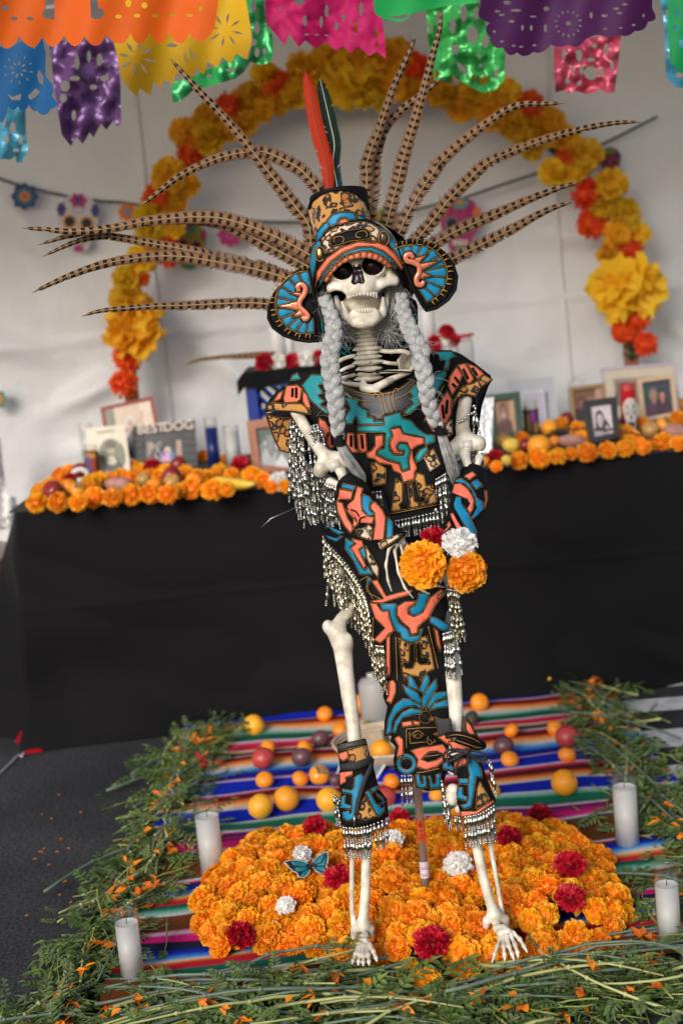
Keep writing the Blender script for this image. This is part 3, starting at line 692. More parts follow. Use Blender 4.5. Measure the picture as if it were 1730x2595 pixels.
FR = [(L5, 'grapefruit', 500, 370, 68, 'yellow grapefruit at the far left corner of the serape'), (L5, 'mandarin', 918, 302, 50, 'mandarin near the cloth, just left of the bare thigh bone'), (L5, 'orange', 1112, 245, 60, 'orange half hidden behind the bare thigh bone, by the cloth'),
      (L5, 'mandarin', 1008, 397, 48, 'mandarin touching the left edge of the bare thigh bone'), (L5, 'passionfruit', 893, 449, 52, 'purple passion fruit nearest the bare thigh bone, uppermost of its pair'), (L5, 'mandarin', 580, 502, 48, 'mandarin peeping out behind the left pomegranate'),
      (L5, 'pomegranate', 553, 566, 72, 'red pomegranate on the left half of the serape'), (L5, 'mandarin', 803, 505, 53, 'mandarin between the two purple passion fruits'), (L5, 'passionfruit', 782, 559, 58, 'purple passion fruit in front of the mandarin, left of the shin guard'),
      (L5, 'mandarin', 563, 694, 57, 'mandarin alone in front of the left pomegranate'), (L5, 'mandarin', 775, 687, 53, 'mandarin touching the persimmon on its left side'), (L5, 'persimmon', 888, 664, 66, 'orange persimmon with dry brown calyx, left of the shin guard'),
      (L5, 'passionfruit', 985, 697, 40, 'small dark passion fruit touching the left shin guard'), (L5, 'grapefruit', 537, 850, 80, 'yellow grapefruit nearest the left candle, in the front row'), (L5, 'orange', 693, 805, 82, 'large orange beside the front row grapefruit'),
      (L5, 'grapefruit', 943, 812, 80, 'yellow grapefruit half behind the left shin guard'), (L5, 'mandarin', 1315, 702, 52, 'mandarin left of the round ear ornament of the cloth face'),
      (L5, 'pomegranate', 1275, 797, 72, 'pomegranate between the left shin guard and the support rod'), (L5, 'lime', 1175, 367, 28, 'small green lime beside the woven basket'),
      (R6, 'grapefruit', 757, 114, 66, 'grapefruit at the far right back of the serape'), (R6, 'mandarin', 362, 234, 58, 'mandarin at the back, right of the right thigh bone'), (R6, 'avocado', 312, 332, 42, 'brown avocado half behind the right thigh bone'),
      (R6, 'mandarin', 550, 400, 48, 'mandarin in the middle of the right half, beyond the passion fruit'), (R6, 'mandarin', 808, 387, 50, 'mandarin behind the right pomegranate'), (R6, 'pomegranate', 880, 437, 75, 'red pomegranate on the right half of the serape'),
      (R6, 'passionfruit', 503, 492, 58, 'purple passion fruit on the right half of the serape'), (R6, 'mandarin', 541, 574, 58, 'mandarin in front of the right passion fruit'), (R6, 'mandarin', 880, 547, 58, 'mandarin in front of the right pomegranate'),
      (R6, 'orange', 863, 710, 84, 'largest orange, alone near the right candle'), (R6, 'orange', 440, 762, 48, 'orange half hidden behind the right shin guard'), (R6, 'orange', 108, 785, 50, 'orange beneath the chin of the cloth face')]
for fn, kind, x, y, rp, lb in FR:
    c = fn((x, y))[0]; r = .025
    for _ in range(4): p = G(*c, r * .9 + .02); r = rp * .4273 * p.y / F
    fruit(kind, p, r, lb, 'fruit laid out on the serape', (rnd.gauss(0, .5), -.9, 1) if kind == 'persimmon' else ((-.2, -.1, 1) if kind == 'pomegranate' else None))

# ---- basket, print and frosted bottle behind the legs
p = G(985, 1925, .02)
bk = empty('woven_basket', p, 'shallow round woven basket holding one orange, behind the legs', 'basket')
M_bas = pm('pale_straw', (.55, .43, .30), .8, var=.15, vscale=60); M_basd = pm('dark_straw', (.06, .045, .04), .8)
mb = MB(); prof = []
for i in range(15): prof.append((.05 + .105 * i / 14, .004 + .055 * (i / 14) ** 2))
mb.lathe(p, [(.001, .004)] + prof + [(.16, .064), (.150, .058)], 40, cap=False); mb.build('bowl', M_bas, bk)
for i, (r, z) in enumerate(prof):
    mb = MB(); mb.tube([p + V((math.cos(a) * r, math.sin(a) * r, z + .003)) for a in np.linspace(0, 2 * PI, 40, endpoint=False)], .0045, 5, close=True); mb.build('coil', M_bas, bk)
for a0 in np.linspace(0, 2 * PI, 8, endpoint=False):
    mb = MB()
    for i in range(6, 12): r, z = prof[i]; mb.tube([p + V((math.cos(a0 + d) * r, math.sin(a0 + d) * r, z + .0045)) for d in (-.09, 0, .09)], .0048, 5)
    mb.build('dark_band', M_basd, bk)
c = L5((1256, 522))[0]; q = W(*c, p.y - .03); fruit('orange', q, 72 * .4273 * q.y / F, 'large orange resting in the woven basket', 'fruit laid out on the serape')
def quadfn(c4, n_out):
    a, b, c, d = [V(x) for x in c4]                                  # bl br tr tl
    def fn(u, v, dd): return (a.lerp(b, u)).lerp(d.lerp(c, u), v) + n_out * dd
    return fn
c4 = [G(*L5((975, 690))[0], .02), G(*L5((1215, 712))[0], .02), G(*L5((1292, 590))[0], .05), G(*L5((1020, 560))[0], .05)]
fn_ = quadfn(c4, V((0, -.3, 1)).normalized()); R4 = lambda a, b, c, d: [(a, b), (c, b), (c, d), (a, d)]
e = empty('photo_print', c4[0], 'loose photo print with white border leaning in front of the basket', 'photo')
MB().slab(fn_, R4(0, 0, 1, 1), 0, .001).build('paper', cm(215, 215, 215), e, False)
mb = MB(); mb.slab(fn_, R4(.06, .08, .94, .92), .001, .0013, 0); mb.slab(fn_, [(.06, .08), (.94, .08), (.94, .3), (.7, .45), (.5, .3), (.3, .5), (.06, .35)], .0013, .0016, 1); mb.slab(fn_, [(.5, .5), (.66, .7), (.6, .84), (.45, .8)], .0013, .0016, 2)
mb.build('picture', [cm(120, 130, 140), cm(60, 65, 70), cm(200, 200, 195)], e, False)
p = G(*L5((1235, 345))[0], .012); t_ = W(*L5((1232, 60))[0], p.y); h = t_.z - p.z
e = empty('frosted_bottle', p, 'tall frosted white bottle standing behind the beaded panel', 'bottle')
MB().lathe(p, [(.001, 0), (.045, 0), (.052, .005), (.052, h * .8), (.045, h * .88), (.022, h * .92), (.02, h * .97)], 24).build('body', pm('frosted_plastic', (.5, .47, .45), .45, trans=.3), e)
MB().lathe(p, [(.023, h * .965), (.023, h), (.001, h + .001)], 18).build('cap', cm(200, 198, 190), e)

# ---- cut greens
M_lf = [pm('leaf_green', (.125, .19, .04), .55, var=.35, vscale=14, orand=.2, hrand=.015, trans=.2), pm('leaf_grey_green', (.155, .205, .085), .6, var=.3, vscale=14, orand=.2, trans=.2), pm('leaf_dark', (.07, .12, .03), .55, var=.3, vscale=14, orand=.2, trans=.15)]
M_st = [pm('stem_green', (.20, .25, .06), .45, var=.2, vscale=20, orand=.2), pm('stem_pale', (.36, .37, .14), .45, var=.2, vscale=20, orand=.15), pm('stem_blue_green', (.11, .155, .105), .5, var=.2, vscale=20, orand=.15)]
def leaflet(mb, p, d, up, l, wd, m):
    d = d.normalized(); s = d.cross(up); s = s.normalized() if s.length > 1e-4 else d.orthogonal().normalized(); n = s.cross(d)
    mb.add([p, p + d * l * .35 + s * wd + n * wd * .4, p + d * l * .75 + s * wd * .6 - n * l * .03, p + d * l - n * l * .12, p + d * l * .75 - s * wd * .6 - n * l * .03, p + d * l * .35 - s * wd + n * wd * .4], [(0, 1, 2, 3), (0, 3, 4, 5)], m)
def sprig(seed, L_, nf, lm, sm, rad, lenf=.06, bare=.35):
    r = random.Random(seed); mb = MB(); n = 9; bx = r.uniform(-.06, .06); bz = r.uniform(0, .03); pts = []
    for i in range(n):
        t = i / (n - 1); pts.append(V(((t - .5) * L_, bx * math.sin(t * PI) + r.gauss(0, .0025), bz * math.sin(t * PI * 1.0))))
    mb.tube(pts, [rad * (1.1 - .55 * i / (n - 1)) for i in range(n)], 6, 0)
    for i in (3, 5, 6): mb.ell(pts[i], (rad * 1.6, rad * 1.35, rad * 1.35), 6, 5, 0)
    st = MB(); st.v, st.f, st.m = mb.v, mb.f, mb.m
    lf = MB()
    for i in range(nf):
        t = bare + (1 - bare) * (i + r.random()) / nf; k = min(int(t * (n - 1)), n - 2); p = pts[k].lerp(pts[k + 1], t * (n - 1) - k)
        a = r.uniform(0, 2 * PI); d = V((r.uniform(.3, 1.0), math.cos(a), math.sin(a) * .35)).normalized(); l = lenf * r.uniform(.6, 1.2); up = V((0, 0, 1)); bend = V((0, 0, r.uniform(-.5, .2)))
        for j in range(4):
            tt = .25 + .75 * j / 3; q = p + d * l * tt + bend * l * tt * tt * .5; s = d.cross(up).normalized()
            for sg in (-1, 1): leaflet(lf, q, d * .7 + s * sg + bend * .3, up, l * .5 * (1.1 - .5 * tt), l * .07 + .0016, r.choice(lm))
        leaflet(lf, p + d * l * .9, d + bend, up, l * .5, l * .05 + .0015, r.choice(lm))
    return st.mesh('stem', M_st[sm]), (lf.mesh('foliage', M_lf) if nf else None)
SP = [sprig(100 + i, rnd.uniform(.24, .36), 8, [0, 0, 2], i % 2 * 0, .0024) for i in range(4)] + [sprig(120 + i, rnd.uniform(.2, .3), 9, [0, 1, 1], 0, .002, .05, .2) for i in range(3)]
SK = [sprig(140 + i, rnd.uniform(.3, .46), 3, [0, 1], 1 if i < 3 else 2, .0042, .04, .7) for i in range(5)]
def lay(protos, loc, yaw, label, name, group, pitch=0., sc_=1.):
    st, lf = rnd.choice(protos); e = empty(name, loc, label, 'sprig' if name == 'leafy_sprig' else 'stalk', group)
    e.rotation_euler = (rnd.uniform(-.5, .5), pitch, yaw); e.scale = (sc_,) * 3
    for m2 in (st, lf):
        if m2: o = bpy.data.objects.new(m2.name.split('.')[0], m2); col.objects.link(o); o.parent = e
def region(dsp): return [(p.x, p.y) for p in [G(*q, .02) for q in DS(*dsp)]]
RL = region([(470, 1670), (545, 1655), (530, 1735), (470, 1800), (440, 1860), (430, 2000), (380, 2060), (330, 2140), (335, 2235), (460, 2250), (300, 2420), (20, 2420), (60, 2335), (150, 2210), (235, 2060), (300, 1930), (345, 1850), (385, 1735)])
RR = region([(1290, 1565), (1395, 1560), (1432, 1640), (1515, 1780), (1720, 2000), (1800, 2300), (1400, 2300), (1470, 2190), (1500, 2130), (1480, 2010), (1415, 1960), (1385, 1800), (1335, 1690)])
RF = region([(30, 2420), (200, 2310), (480, 2255), (640, 2238), (790, 2250), (880, 2268), (960, 2300), (1050, 2280), (1180, 2240), (1330, 2215), (1560, 2120), (1800, 2080), (1800, 2330), (1560, 2300), (1250, 2352), (1250, 2440)])
CZ = [G(*Q1((612, 866))[0], .012), G(*Q1((980, 398))[0], .012), G(*R6((1240, 1090))[0], .012), G(*Q2((1508, 728))[0], .012)]
def clear(a, b, wx, wy): return all(not (abs(a - c.x + (c.y - b) * c.x / c.y * -1) < wx and -wy < b - c.y < .05) for c in CZ)
def sample(poly, n, r=rnd, wx=.05, wy=.2):
    q = np.array(poly); lo = q.min(0); hi = q.max(0); out = []
    while len(out) < n:
        x = np.array([r.uniform(lo[0], hi[0]) for _ in range(400)]); y = np.array([r.uniform(lo[1], hi[1]) for _ in range(400)])
        for a, b, k in zip(x, y, inside(x, y, [poly])):
            if k and len(out) < n and clear(a, b, wx, wy): out.append((a, b))
    return out
def bankh(x, y, poly, top): d = bdist([(x, y)], [poly])[0]; return top * min(1, d / .09)
for poly, n, ys, ysd, lb, gr, ns in ((RL, 92, 1.25, .42, 'leafy green marigold sprig in the cut greens along the left of the serape', 'sprigs along the left edge', 40), (RR, 92, 1.85, .5, 'leafy green marigold sprig in the cut greens along the right of the serape', 'sprigs along the right edge', 36), (RF, 100, .05, .4, 'leafy green marigold sprig in the cut greens across the front of the picture', 'sprigs across the front', 95)):
    for x, y in sample(poly, n, rnd, .11, .24):
        lay(SP, (x, y, .012 + rnd.random() * .9 * bankh(x, y, poly, .035)), rnd.gauss(ys, ysd) + (PI if rnd.random() < .5 else 0), lb, 'leafy_sprig', gr, rnd.gauss(0, .12), rnd.uniform(.75, 1.05))
    for x, y in sample(poly, ns, rnd, .11, .24):
        lay(SK, (x, y, .03 + rnd.random() * bankh(x, y, poly, .04)), rnd.gauss(ys, ysd * .8) + (PI if rnd.random() < .5 else 0), lb.replace('leafy green marigold sprig', 'thick bare flower stalk'), 'flower_stalk', gr.replace('sprigs', 'stalks'), rnd.gauss(0, .08), rnd.uniform(.6, 1.0))
for nm, poly, n, top in (('cut_greens', RL, 3400, .04), ('cut_greens', RR, 4200, .05), ('cut_greens', RF, 4000, .035)):
    mb = MB()
    for x, y in sample(poly, n):
        z = .006 + rnd.random() * bankh(x, y, poly, top); a = rnd.uniform(0, 6.28); el = rnd.gauss(.05, .28); d = V((math.cos(a), math.sin(a), el)); leaflet(mb, V((x, y, z)), d, V((rnd.gauss(0, .4), rnd.gauss(0, .4), 1)), rnd.uniform(.02, .045), rnd.uniform(.0022, .0055), rnd.choice((0, 0, 1, 2)))
        if rnd.random() < .12:
            q = V((x, y, z)); d.z *= .4; mb.tube([q, q + d * rnd.uniform(.04, .1)], .0014, 4, 3)
    tag(mb.build(nm, M_lf + [M_st[0]]), kind='stuff')
mb = MB()
for poly, n in ((RL, 110), (RR, 90), (RF, 120)):
    for x, y in sample(poly, n):
        z = .02 + bankh(x, y, poly, .055) * rnd.uniform(.7, 1.25); a = rnd.uniform(0, 6.28)
        for k in range(rnd.choice((1, 1, 2, 3))):
            d = V((math.cos(a + k * .7), math.sin(a + k * .7), rnd.gauss(0.1, .4))); leaflet(mb, V((x, y, z)), d, V((rnd.gauss(0, .5), rnd.gauss(0, .5), 1)), rnd.uniform(.018, .038), rnd.uniform(.004, .009), 0 if rnd.random() < .75 else 1)
for x, y in sample(region([(100, 1760), (330, 1900), (150, 2200), (20, 2250)]), 22):
    a = rnd.uniform(0, 6.28); leaflet(mb, V((x, y, .003)), V((math.cos(a), math.sin(a), .1)), V((0, 0, 1)), .013, .003, 0)
tag(mb.build('scattered_petals', [pm('loose_petal', (.90, .26, .006), .6, trans=.25), pm('loose_petal_deep', (.75, .15, .005), .6, trans=.25)]), kind='stuff')
mb = MB()
for x, y in sample(mp2, 520, rnd, 0, 0):
    a = rnd.uniform(0, 6.28); leaflet(mb, V((x, y, mound(x, y) - .012 + rnd.random() * .010)), V((math.cos(a), math.sin(a), rnd.gauss(0, .5))), V((rnd.gauss(0, .6), rnd.gauss(0, .6), 1)), rnd.uniform(.014, .03), rnd.uniform(.005, .010), 0 if rnd.random() < .8 else 2)
tag(mb.build('fallen_petals', [M_mg1, M_mg2, M_lf[0]]), kind='stuff')
# red scrap among the greens
p = G(*L5((235, 585))[0], .05); e = empty('red_flower_scrap', p, 'crumpled red paper scrap lying on the left greens', 'paper scrap')
MB().add([p, p + V((-.035, .0, .035)), p + V((-.03, -.02, -.01)), p + V((.01, 0, -.005)), p + V((.04, .01, -.018)), p + V((.035, 0, .004))], [(0, 1, 2), (0, 2, 3), (0, 4, 5)]).build('paper', pm('red_paper', (.45, .01, .01), .4), e, False)
# ================================================================ THE SKELETON
SK0 = V((.1, 2.76, 0))
skel = empty('skeleton', SK0, 'life size white skeleton dressed in an embroidered Aztec dance costume, standing in the marigolds', 'skeleton')
AK, BK_, CK, DK, EK, FK, NK6, QK = .40179, .42092, .38265, .31888, .21684, .21261, .34439, .55166
def PR(fn, k, lst):
    P = [W(*fn((x, y))[0], Y) for x, y, Y, r in lst]; return P, [r * k * q[2] / F for r, q in zip([l[3] for l in lst], lst)]
def bone(name, fn, k, paths, ells=(), h=.002, mat=None, kk=.005, par=None, subs=()):
    s = SDF(h)
    for p in paths: P, R_ = PR(fn, k, p); s.path(P, R_, kk)
    for x, y, Y, rx, ry, rd in ells: q = W(*fn((x, y))[0], Y); m = k * Y / F; s.ell(q, (rx * m, rd * m, ry * m), kk)
    for x, y, Y, rx, ry, rd in subs: q = W(*fn((x, y))[0], Y); m = k * Y / F; s.ell(q, (rx * m, rd * m, ry * m), .003, True)
    return s.mb().build(name, mat or M_bone, par or skel)
# ---- skull (zoom A pixels; depth d in the same units behind Y=2.72)
mA = AK * 2.74 / F
def sk(x, y, d): return W(*A((x, y))[0], 2.715 + d * mA)
ROT = Matrix.Rotation(math.radians(5), 3, 'Y')
s = SDF(.0018)
E3 = lambda x, y, d, rx, ry, rd, k=.008, sub=False, rot=None: s.ell(sk(x, y, d), (rx * mA, rd * mA, ry * mA), k, sub, rot)
C3 = lambda a, b, ra, rb=None, k=.007, sub=False: s.cap(sk(*a), sk(*b), ra * mA, (rb if rb else ra) * mA, k, sub)
E3(790, 620, 300, 235, 230, 270)
E3(785, 740, 150, 165, 150, 130)
E3(768, 640, 70, 140, 60, 80)
C3((600, 690, 75), (690, 640, 45), 26, 26); C3((930, 645, 65), (840, 615, 40), 26, 26)
E3(662, 715, 60, 88, 72, 60); E3(862, 682, 50, 88, 72, 60)
C3((602, 825, 75), (690, 820, 40), 34, 34); C3((985, 775, 70), (905, 800, 30), 36, 32)
C3((602, 825, 75), (575, 800, 210), 26, 20); C3((985, 775, 70), (1010, 760, 220), 28, 20)
C3((608, 815, 70), (600, 720, 80), 22, 20); C3((978, 765, 65), (945, 670, 75), 24, 20)
E3(775, 800, 40, 105, 75, 80); E3(785, 838, 35, 105, 48, 70)
C3((752, 630, 25), (755, 690, -8), 20, 15); C3((700, 760, 40), (745, 830, 0), 26, 30); C3((850, 760, 35), (820, 830, -5), 26, 30)
# cheek hollows, mouth cavity
E3(636, 905, 80, 58, 66, 80, .010, True); E3(962, 885, 70, 56, 70, 80, .010, True)
E3(790, 945, 20, 105, 62, 78, .008, True)
E3(790, 935, 215, 135, 95, 70, .004)
# sockets
E3(664, 710, 22, 64, 55, 80, .006, True, ROT); E3(857, 678, 12, 66, 58, 80, .006, True, ROT)
# nose
C3((755, 700, -5), (744, 778, -22), 14, 21, .004, True); C3((766, 702, -5), (786, 776, -22), 12, 20, .004, True)
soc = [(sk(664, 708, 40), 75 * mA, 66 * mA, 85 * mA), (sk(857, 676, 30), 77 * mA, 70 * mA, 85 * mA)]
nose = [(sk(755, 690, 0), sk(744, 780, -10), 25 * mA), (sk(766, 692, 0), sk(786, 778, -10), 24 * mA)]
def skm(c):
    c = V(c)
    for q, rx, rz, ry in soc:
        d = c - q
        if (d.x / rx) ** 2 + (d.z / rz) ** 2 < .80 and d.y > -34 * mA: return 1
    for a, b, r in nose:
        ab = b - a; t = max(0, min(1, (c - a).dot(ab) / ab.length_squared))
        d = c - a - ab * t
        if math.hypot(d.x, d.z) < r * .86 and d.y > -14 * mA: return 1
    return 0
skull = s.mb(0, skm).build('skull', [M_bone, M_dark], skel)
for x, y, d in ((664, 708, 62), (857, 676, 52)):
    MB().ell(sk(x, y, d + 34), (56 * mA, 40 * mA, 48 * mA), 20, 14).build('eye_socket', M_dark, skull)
s = SDF(.0018)
s.path([sk(628, 880, 175), sk(640, 940, 150), sk(688, 1005, 85), sk(740, 1042, 25), sk(795, 1048, 8), sk(850, 1040, 22), sk(915, 990, 80), sk(940, 925, 140), sk(950, 860, 165)], [q * mA for q in (15, 19, 21, 24, 27, 24, 21, 19, 15)], .006)
C3((690, 990, 90), (665, 912, 95), 24, 11); C3((918, 980, 85), (920, 885, 90), 24, 11)
C3((735, 1010, 32), (872, 1000, 32), 34, 34); C3((738, 985, 22), (868, 978, 22), 26, 26)
E3(798, 1046, 6, 62, 24, 24)
E3(800, 975, 95, 68, 40, 72, .008, True)
jaw = s.mb().build('jaw', M_bone, skel)
def teeth(name, pts, wt, ht, par):
    mb = MB(); P = crom([sk(*p) for p in pts], 11)
    for i in range(10):
        a, b = P[i], P[i + 1]; c = (a + b) / 2; t = (b - a); sz = t.length * .52
        mb.ell(c, (sz * .96, 6.5 * mA, ht * mA), 8, 7)
    o = mb.build(name, pm('tooth_enamel', (.66, .60, .49), .35), par); o['kind'] = 'stuff'
teeth('upper_teeth', [(694, 876, 25), (735, 857, -18), (790, 850, -32), (845, 855, -24), (884, 870, 12)], 0, 21, skull)
teeth('lower_teeth', [(728, 972, 18), (760, 966, -2), (800, 964, -10), (845, 961, -4), (876, 963, 14)], 0, 17, jaw)

# ---- neck, collar bones, upper ribs (zoom N2 pixels)
mN = .42092 * 2.78 / F
def nn(x, y, d): return W(*N2((x, y))[0], 2.765 + d * mN)
for i, (x, y, rw) in enumerate(((820, 78, 56), (822, 100, 74), (826, 122, 58), (826, 146, 76), (830, 170, 60), (832, 198, 82), (834, 224, 64), (836, 250, 78), (838, 280, 90), (842, 320, 74), (842, 350, 70), (840, 378, 80))):
    s = SDF(.002); rw *= 1.14
    s.ell(nn(x, y, 60), (rw * .62 * mN, 55 * mN, 21 * mN), .004); s.ell(nn(x, y + 1, 55), (rw * mN, 42 * mN, 11 * mN), .006)
    s.cap(nn(x - rw * .7, y, 70), nn(x + rw * .7, y - 4, 70), 10 * mN, None, .005)
    s.mb().build('vertebra', M_bone, skel)
def tube(name, fnp, lst, mat=M_bone, par=None, n=24, seg=10, ez=1.):
    P = crom([fnp(*q[:3]) for q in lst], n); R_ = np.interp(np.linspace(0, 1, n), np.linspace(0, 1, len(lst)), [q[3] for q in lst]) * mN
    return MB().tube(P, list(R_), seg, ez=ez).build(name, mat, par or skel)
tube('clavicle', nn, [(668, 402, 20, 13), (730, 412, 0, 14), (800, 418, -15, 17)]); tube('clavicle', nn, [(1092, 338, 60, 14), (1030, 362, 25, 17), (975, 384, 0, 20), (935, 400, -10, 16)])
o = bone('sternum', N2, .42092, [[(808, 400, 2.755, 18), (812, 435, 2.75, 24), (870, 440, 2.745, 26), (940, 405, 2.75, 24), (975, 390, 2.76, 20)], [(812, 435, 2.75, 24), (880, 470, 2.745, 30)]])
for l in ([(760, 240, 60, 11), (700, 255, 40, 12), (650, 280, 30, 13), (620, 300, 60, 12)], [(755, 298, 60, 10), (700, 318, 30, 11), (660, 345, 30, 12)], [(760, 355, 60, 10), (700, 370, 10, 11), (665, 385, 10, 12)], [(905, 210, 60, 13), (970, 216, 40, 13), (1040, 214, 35, 14), (1090, 230, 60, 15)], [(915, 275, 60, 11), (960, 285, 30, 11), (1010, 290, 50, 12)], [(910, 340, 60, 10), (980, 335, 20, 10), (1040, 335, 30, 10)], [(655, 270, 60, 12), (650, 330, 60, 14), (680, 400, 60, 12)]):
    tube('rib', nn, l, n=16, ez=.6)
bone('scapula', N2, .42092, [[(1060, 222, 2.80, 15), (1100, 240, 2.80, 16), (1118, 290, 2.80, 14), (1090, 335, 2.795, 12), (1030, 330, 2.80, 8), (1018, 270, 2.80, 9), (1060, 222, 2.80, 12)]], ((1066, 280, 2.83, 50, 60, 30),), mat=M_boned)
MB().tube(crom([nn(640, 345, 10), nn(760, 335, -15), nn(850, 342, -25), nn(890, 335, -25), nn(1000, 335, -10), nn(1110, 342, 25)], 20), 5 * mN, 6).build('zip_tie', M_elastic, skel)
MB().box(nn(893, 336, -28), (10 * mN, 8 * mN, 12 * mN)).build('zip_tie_head', M_elastic, skel)
MB().lathe(nn(847, 278, 8), [(8 * mN, 0), (8 * mN, 6 * mN), (3 * mN, 7 * mN)], 10, ax=(0, -1, 0)).build('screw', pm('steel', (.5, .5, .5), .3, 1), skel)

# ---- arms
def yB(x, y): return B((x, y))[0]
bone('humerus', B, BK_, [[(262, 460, 2.76, 36), (320, 560, 2.735, 34), (385, 660, 2.70, 36), (440, 730, 2.68, 42)], [(440, 730, 2.68, 40), (420, 790, 2.675, 46), (405, 815, 2.675, 42)], [(440, 730, 2.68, 40), (520, 740, 2.675, 42), (560, 755, 2.675, 40)], [(420, 800, 2.672, 28), (480, 778, 2.672, 26), (550, 758, 2.672, 30)]], ((408, 800, 2.668, 38, 40, 36), (562, 752, 2.67, 32, 48, 36)), kk=.004, subs=((490, 742, 2.655, 26, 16, 14), (400, 815, 2.652, 9, 9, 10), (455, 690, 2.668, 12, 30, 10)))
bone('humerus', B, BK_, [[(1280, 390, 2.78, 40), (1265, 480, 2.765, 40), (1262, 560, 2.745, 42), (1275, 620, 2.73, 50)], [(1275, 620, 2.73, 48), (1225, 670, 2.722, 46)], [(1275, 620, 2.73, 48), (1355, 650, 2.725, 46)], [(1225, 675, 2.72, 38), (1290, 668, 2.715, 34), (1360, 655, 2.722, 38)]], ((1222, 680, 2.716, 34, 48, 38), (1370, 652, 2.72, 34, 46, 38)), kk=.004, subs=((1292, 636, 2.70, 28, 16, 14), (1408, 655, 2.712, 10, 10, 12), (1250, 590, 2.715, 14, 34, 8)))
M_joint = pm('clear_joint', (.60, .55, .50), .2, var=.1)
MB().tube([W(*yB(462, 795), 2.668), W(*yB(525, 772), 2.665)], 34 * BK_ * 2.67 / F, 16).build('elbow_sleeve', M_joint, skel)
MB().tube([W(*yB(1262, 664), 2.715), W(*yB(1320, 658), 2.712)], 32 * BK_ * 2.71 / F, 16).build('elbow_sleeve', M_joint, skel)
bone('ulna', B, BK_, [[(520, 800, 2.665, 24), (540, 840, 2.66, 30), (545, 880, 2.66, 24), (620, 980, 2.635, 18), (720, 1120, 2.58, 16), (800, 1215, 2.535, 18)]], ((530, 815, 2.662, 32, 24, 24),))
bone('radius', B, BK_, [[(465, 880, 2.67, 22), (500, 892, 2.665, 20), (560, 950, 2.66, 16), (680, 1120, 2.595, 15), (770, 1240, 2.535, 20)]], ((468, 880, 2.67, 26, 22, 22),))
bone('ulna', B, BK_, [[(1275, 700, 2.71, 26), (1280, 740, 2.705, 28), (1300, 800, 2.69, 24), (1290, 950, 2.635, 18), (1250, 1180, 2.55, 18)]], ((1275, 715, 2.708, 34, 26, 28),))
bone('radius', B, BK_, [[(1365, 735, 2.71, 22), (1350, 790, 2.69, 18), (1330, 950, 2.64, 16), (1280, 1180, 2.55, 18)]], ((1365, 738, 2.71, 26, 22, 24),))
# hands: five jointed fingers each
def hand(name, fn, k, wrist, fingers, carp, h=.0013):
    s = SDF(h); m = k * wrist[2] / F
    for x, y, Y, r in carp: s.ell(W(*fn((x, y))[0], Y), (r * m, r * m, r * m), .004)
    for f in fingers:
        P = [W(*fn((x, y))[0], Y) for x, y, Y in f]; n = len(P)
        for i in range(n - 1):
            a, b = P[i], P[i + 1]; d = (b - a); r0 = (19 - 1.7 * i) * m; e0 = a + d * .06; e1 = a + d * .94; md = a + d * .5
            s.cap(e0, md, r0 * 1.25, r0 * .72, .0015); s.cap(md, e1, r0 * .72, r0 * (1.15 if i < n - 2 else .55), .0015)
    return s.mb().build(name, M_bone, skel)
hand('hand', E_, EK, (300, 1060, 2.5, 0), [
    [(290, 1040, 2.515), (205, 1120, 2.50), (172, 1300, 2.485), (196, 1480, 2.475), (240, 1612, 2.475)],
    [(320, 1050, 2.51), (275, 1135, 2.485), (318, 1385, 2.462), (395, 1570, 2.455), (495, 1692, 2.455)],
    [(340, 1060, 2.51), (370, 1170, 2.50), (470, 1400, 2.49), (600, 1600, 2.475), (690, 1640, 2.47)],
    [(350, 1050, 2.515), (400, 1130, 2.52), (560, 1340, 2.52), (740, 1540, 2.50), (860, 1560, 2.475)],
    [(330, 1010, 2.525), (380, 1030, 2.53), (520, 1120, 2.54), (640, 1180, 2.535)]],
    [(290, 1010, 2.52, 46), (340, 1000, 2.52, 44), (320, 1050, 2.515, 40), (370, 1040, 2.52, 40), (260, 1050, 2.515, 34)])
hand('hand', E_, EK, (1150, 1060, 2.51, 0), [
    [(1180, 1020, 2.53), (1200, 1140, 2.53), (1180, 1330, 2.535), (1130, 1480, 2.52), (1070, 1560, 2.49)],
    [(1150, 1030, 2.53), (1150, 1160, 2.53), (1100, 1350, 2.535), (1040, 1490, 2.52), (1020, 1550, 2.47)],
    [(1120, 1030, 2.53), (1090, 1160, 2.53), (1020, 1350, 2.535), (930, 1490, 2.52), (880, 1545, 2.47)],
    [(1100, 1020, 2.53), (1040, 1140, 2.535), (940, 1320, 2.54), (840, 1450, 2.53), (790, 1540, 2.50)],
    [(1090, 1000, 2.53), (1000, 1060, 2.525), (900, 1120, 2.52), (820, 1140, 2.515)]],
    [(1150, 1000, 2.53, 46), (1190, 1010, 2.53, 44), (1120, 1010, 2.53, 42), (1150, 1050, 2.53, 40)])

# ---- pelvis and legs
bone('pelvis', C_, CK, [[(425, 230, 2.86, 14), (440, 330, 2.80, 16), (455, 430, 2.80, 14)], [(430, 260, 2.86, 40), (432, 440, 2.83, 26)], [(900, 300, 2.88, 50), (1120, 330, 2.86, 40)], [(430, 300, 2.88, 50), (900, 300, 2.9, 60)]])
bone('femur', C_, CK, [[(470, 530, 2.80, 40), (430, 570, 2.79, 40), (400, 640, 2.775, 62)], [(345, 620, 2.775, 40), (400, 660, 2.77, 66), (440, 760, 2.765, 66), (455, 900, 2.755, 56), (480, 1080, 2.74, 52), (505, 1240, 2.725, 48), (520, 1400, 2.71, 48), (530, 1560, 2.695, 56)]], ((342, 625, 2.77, 34, 48, 40), (480, 500, 2.81, 40, 40, 40), (470, 720, 2.765, 40, 60, 40)), subs=((395, 600, 2.72, 24, 40, 30), (385, 680, 2.71, 30, 30, 22)))
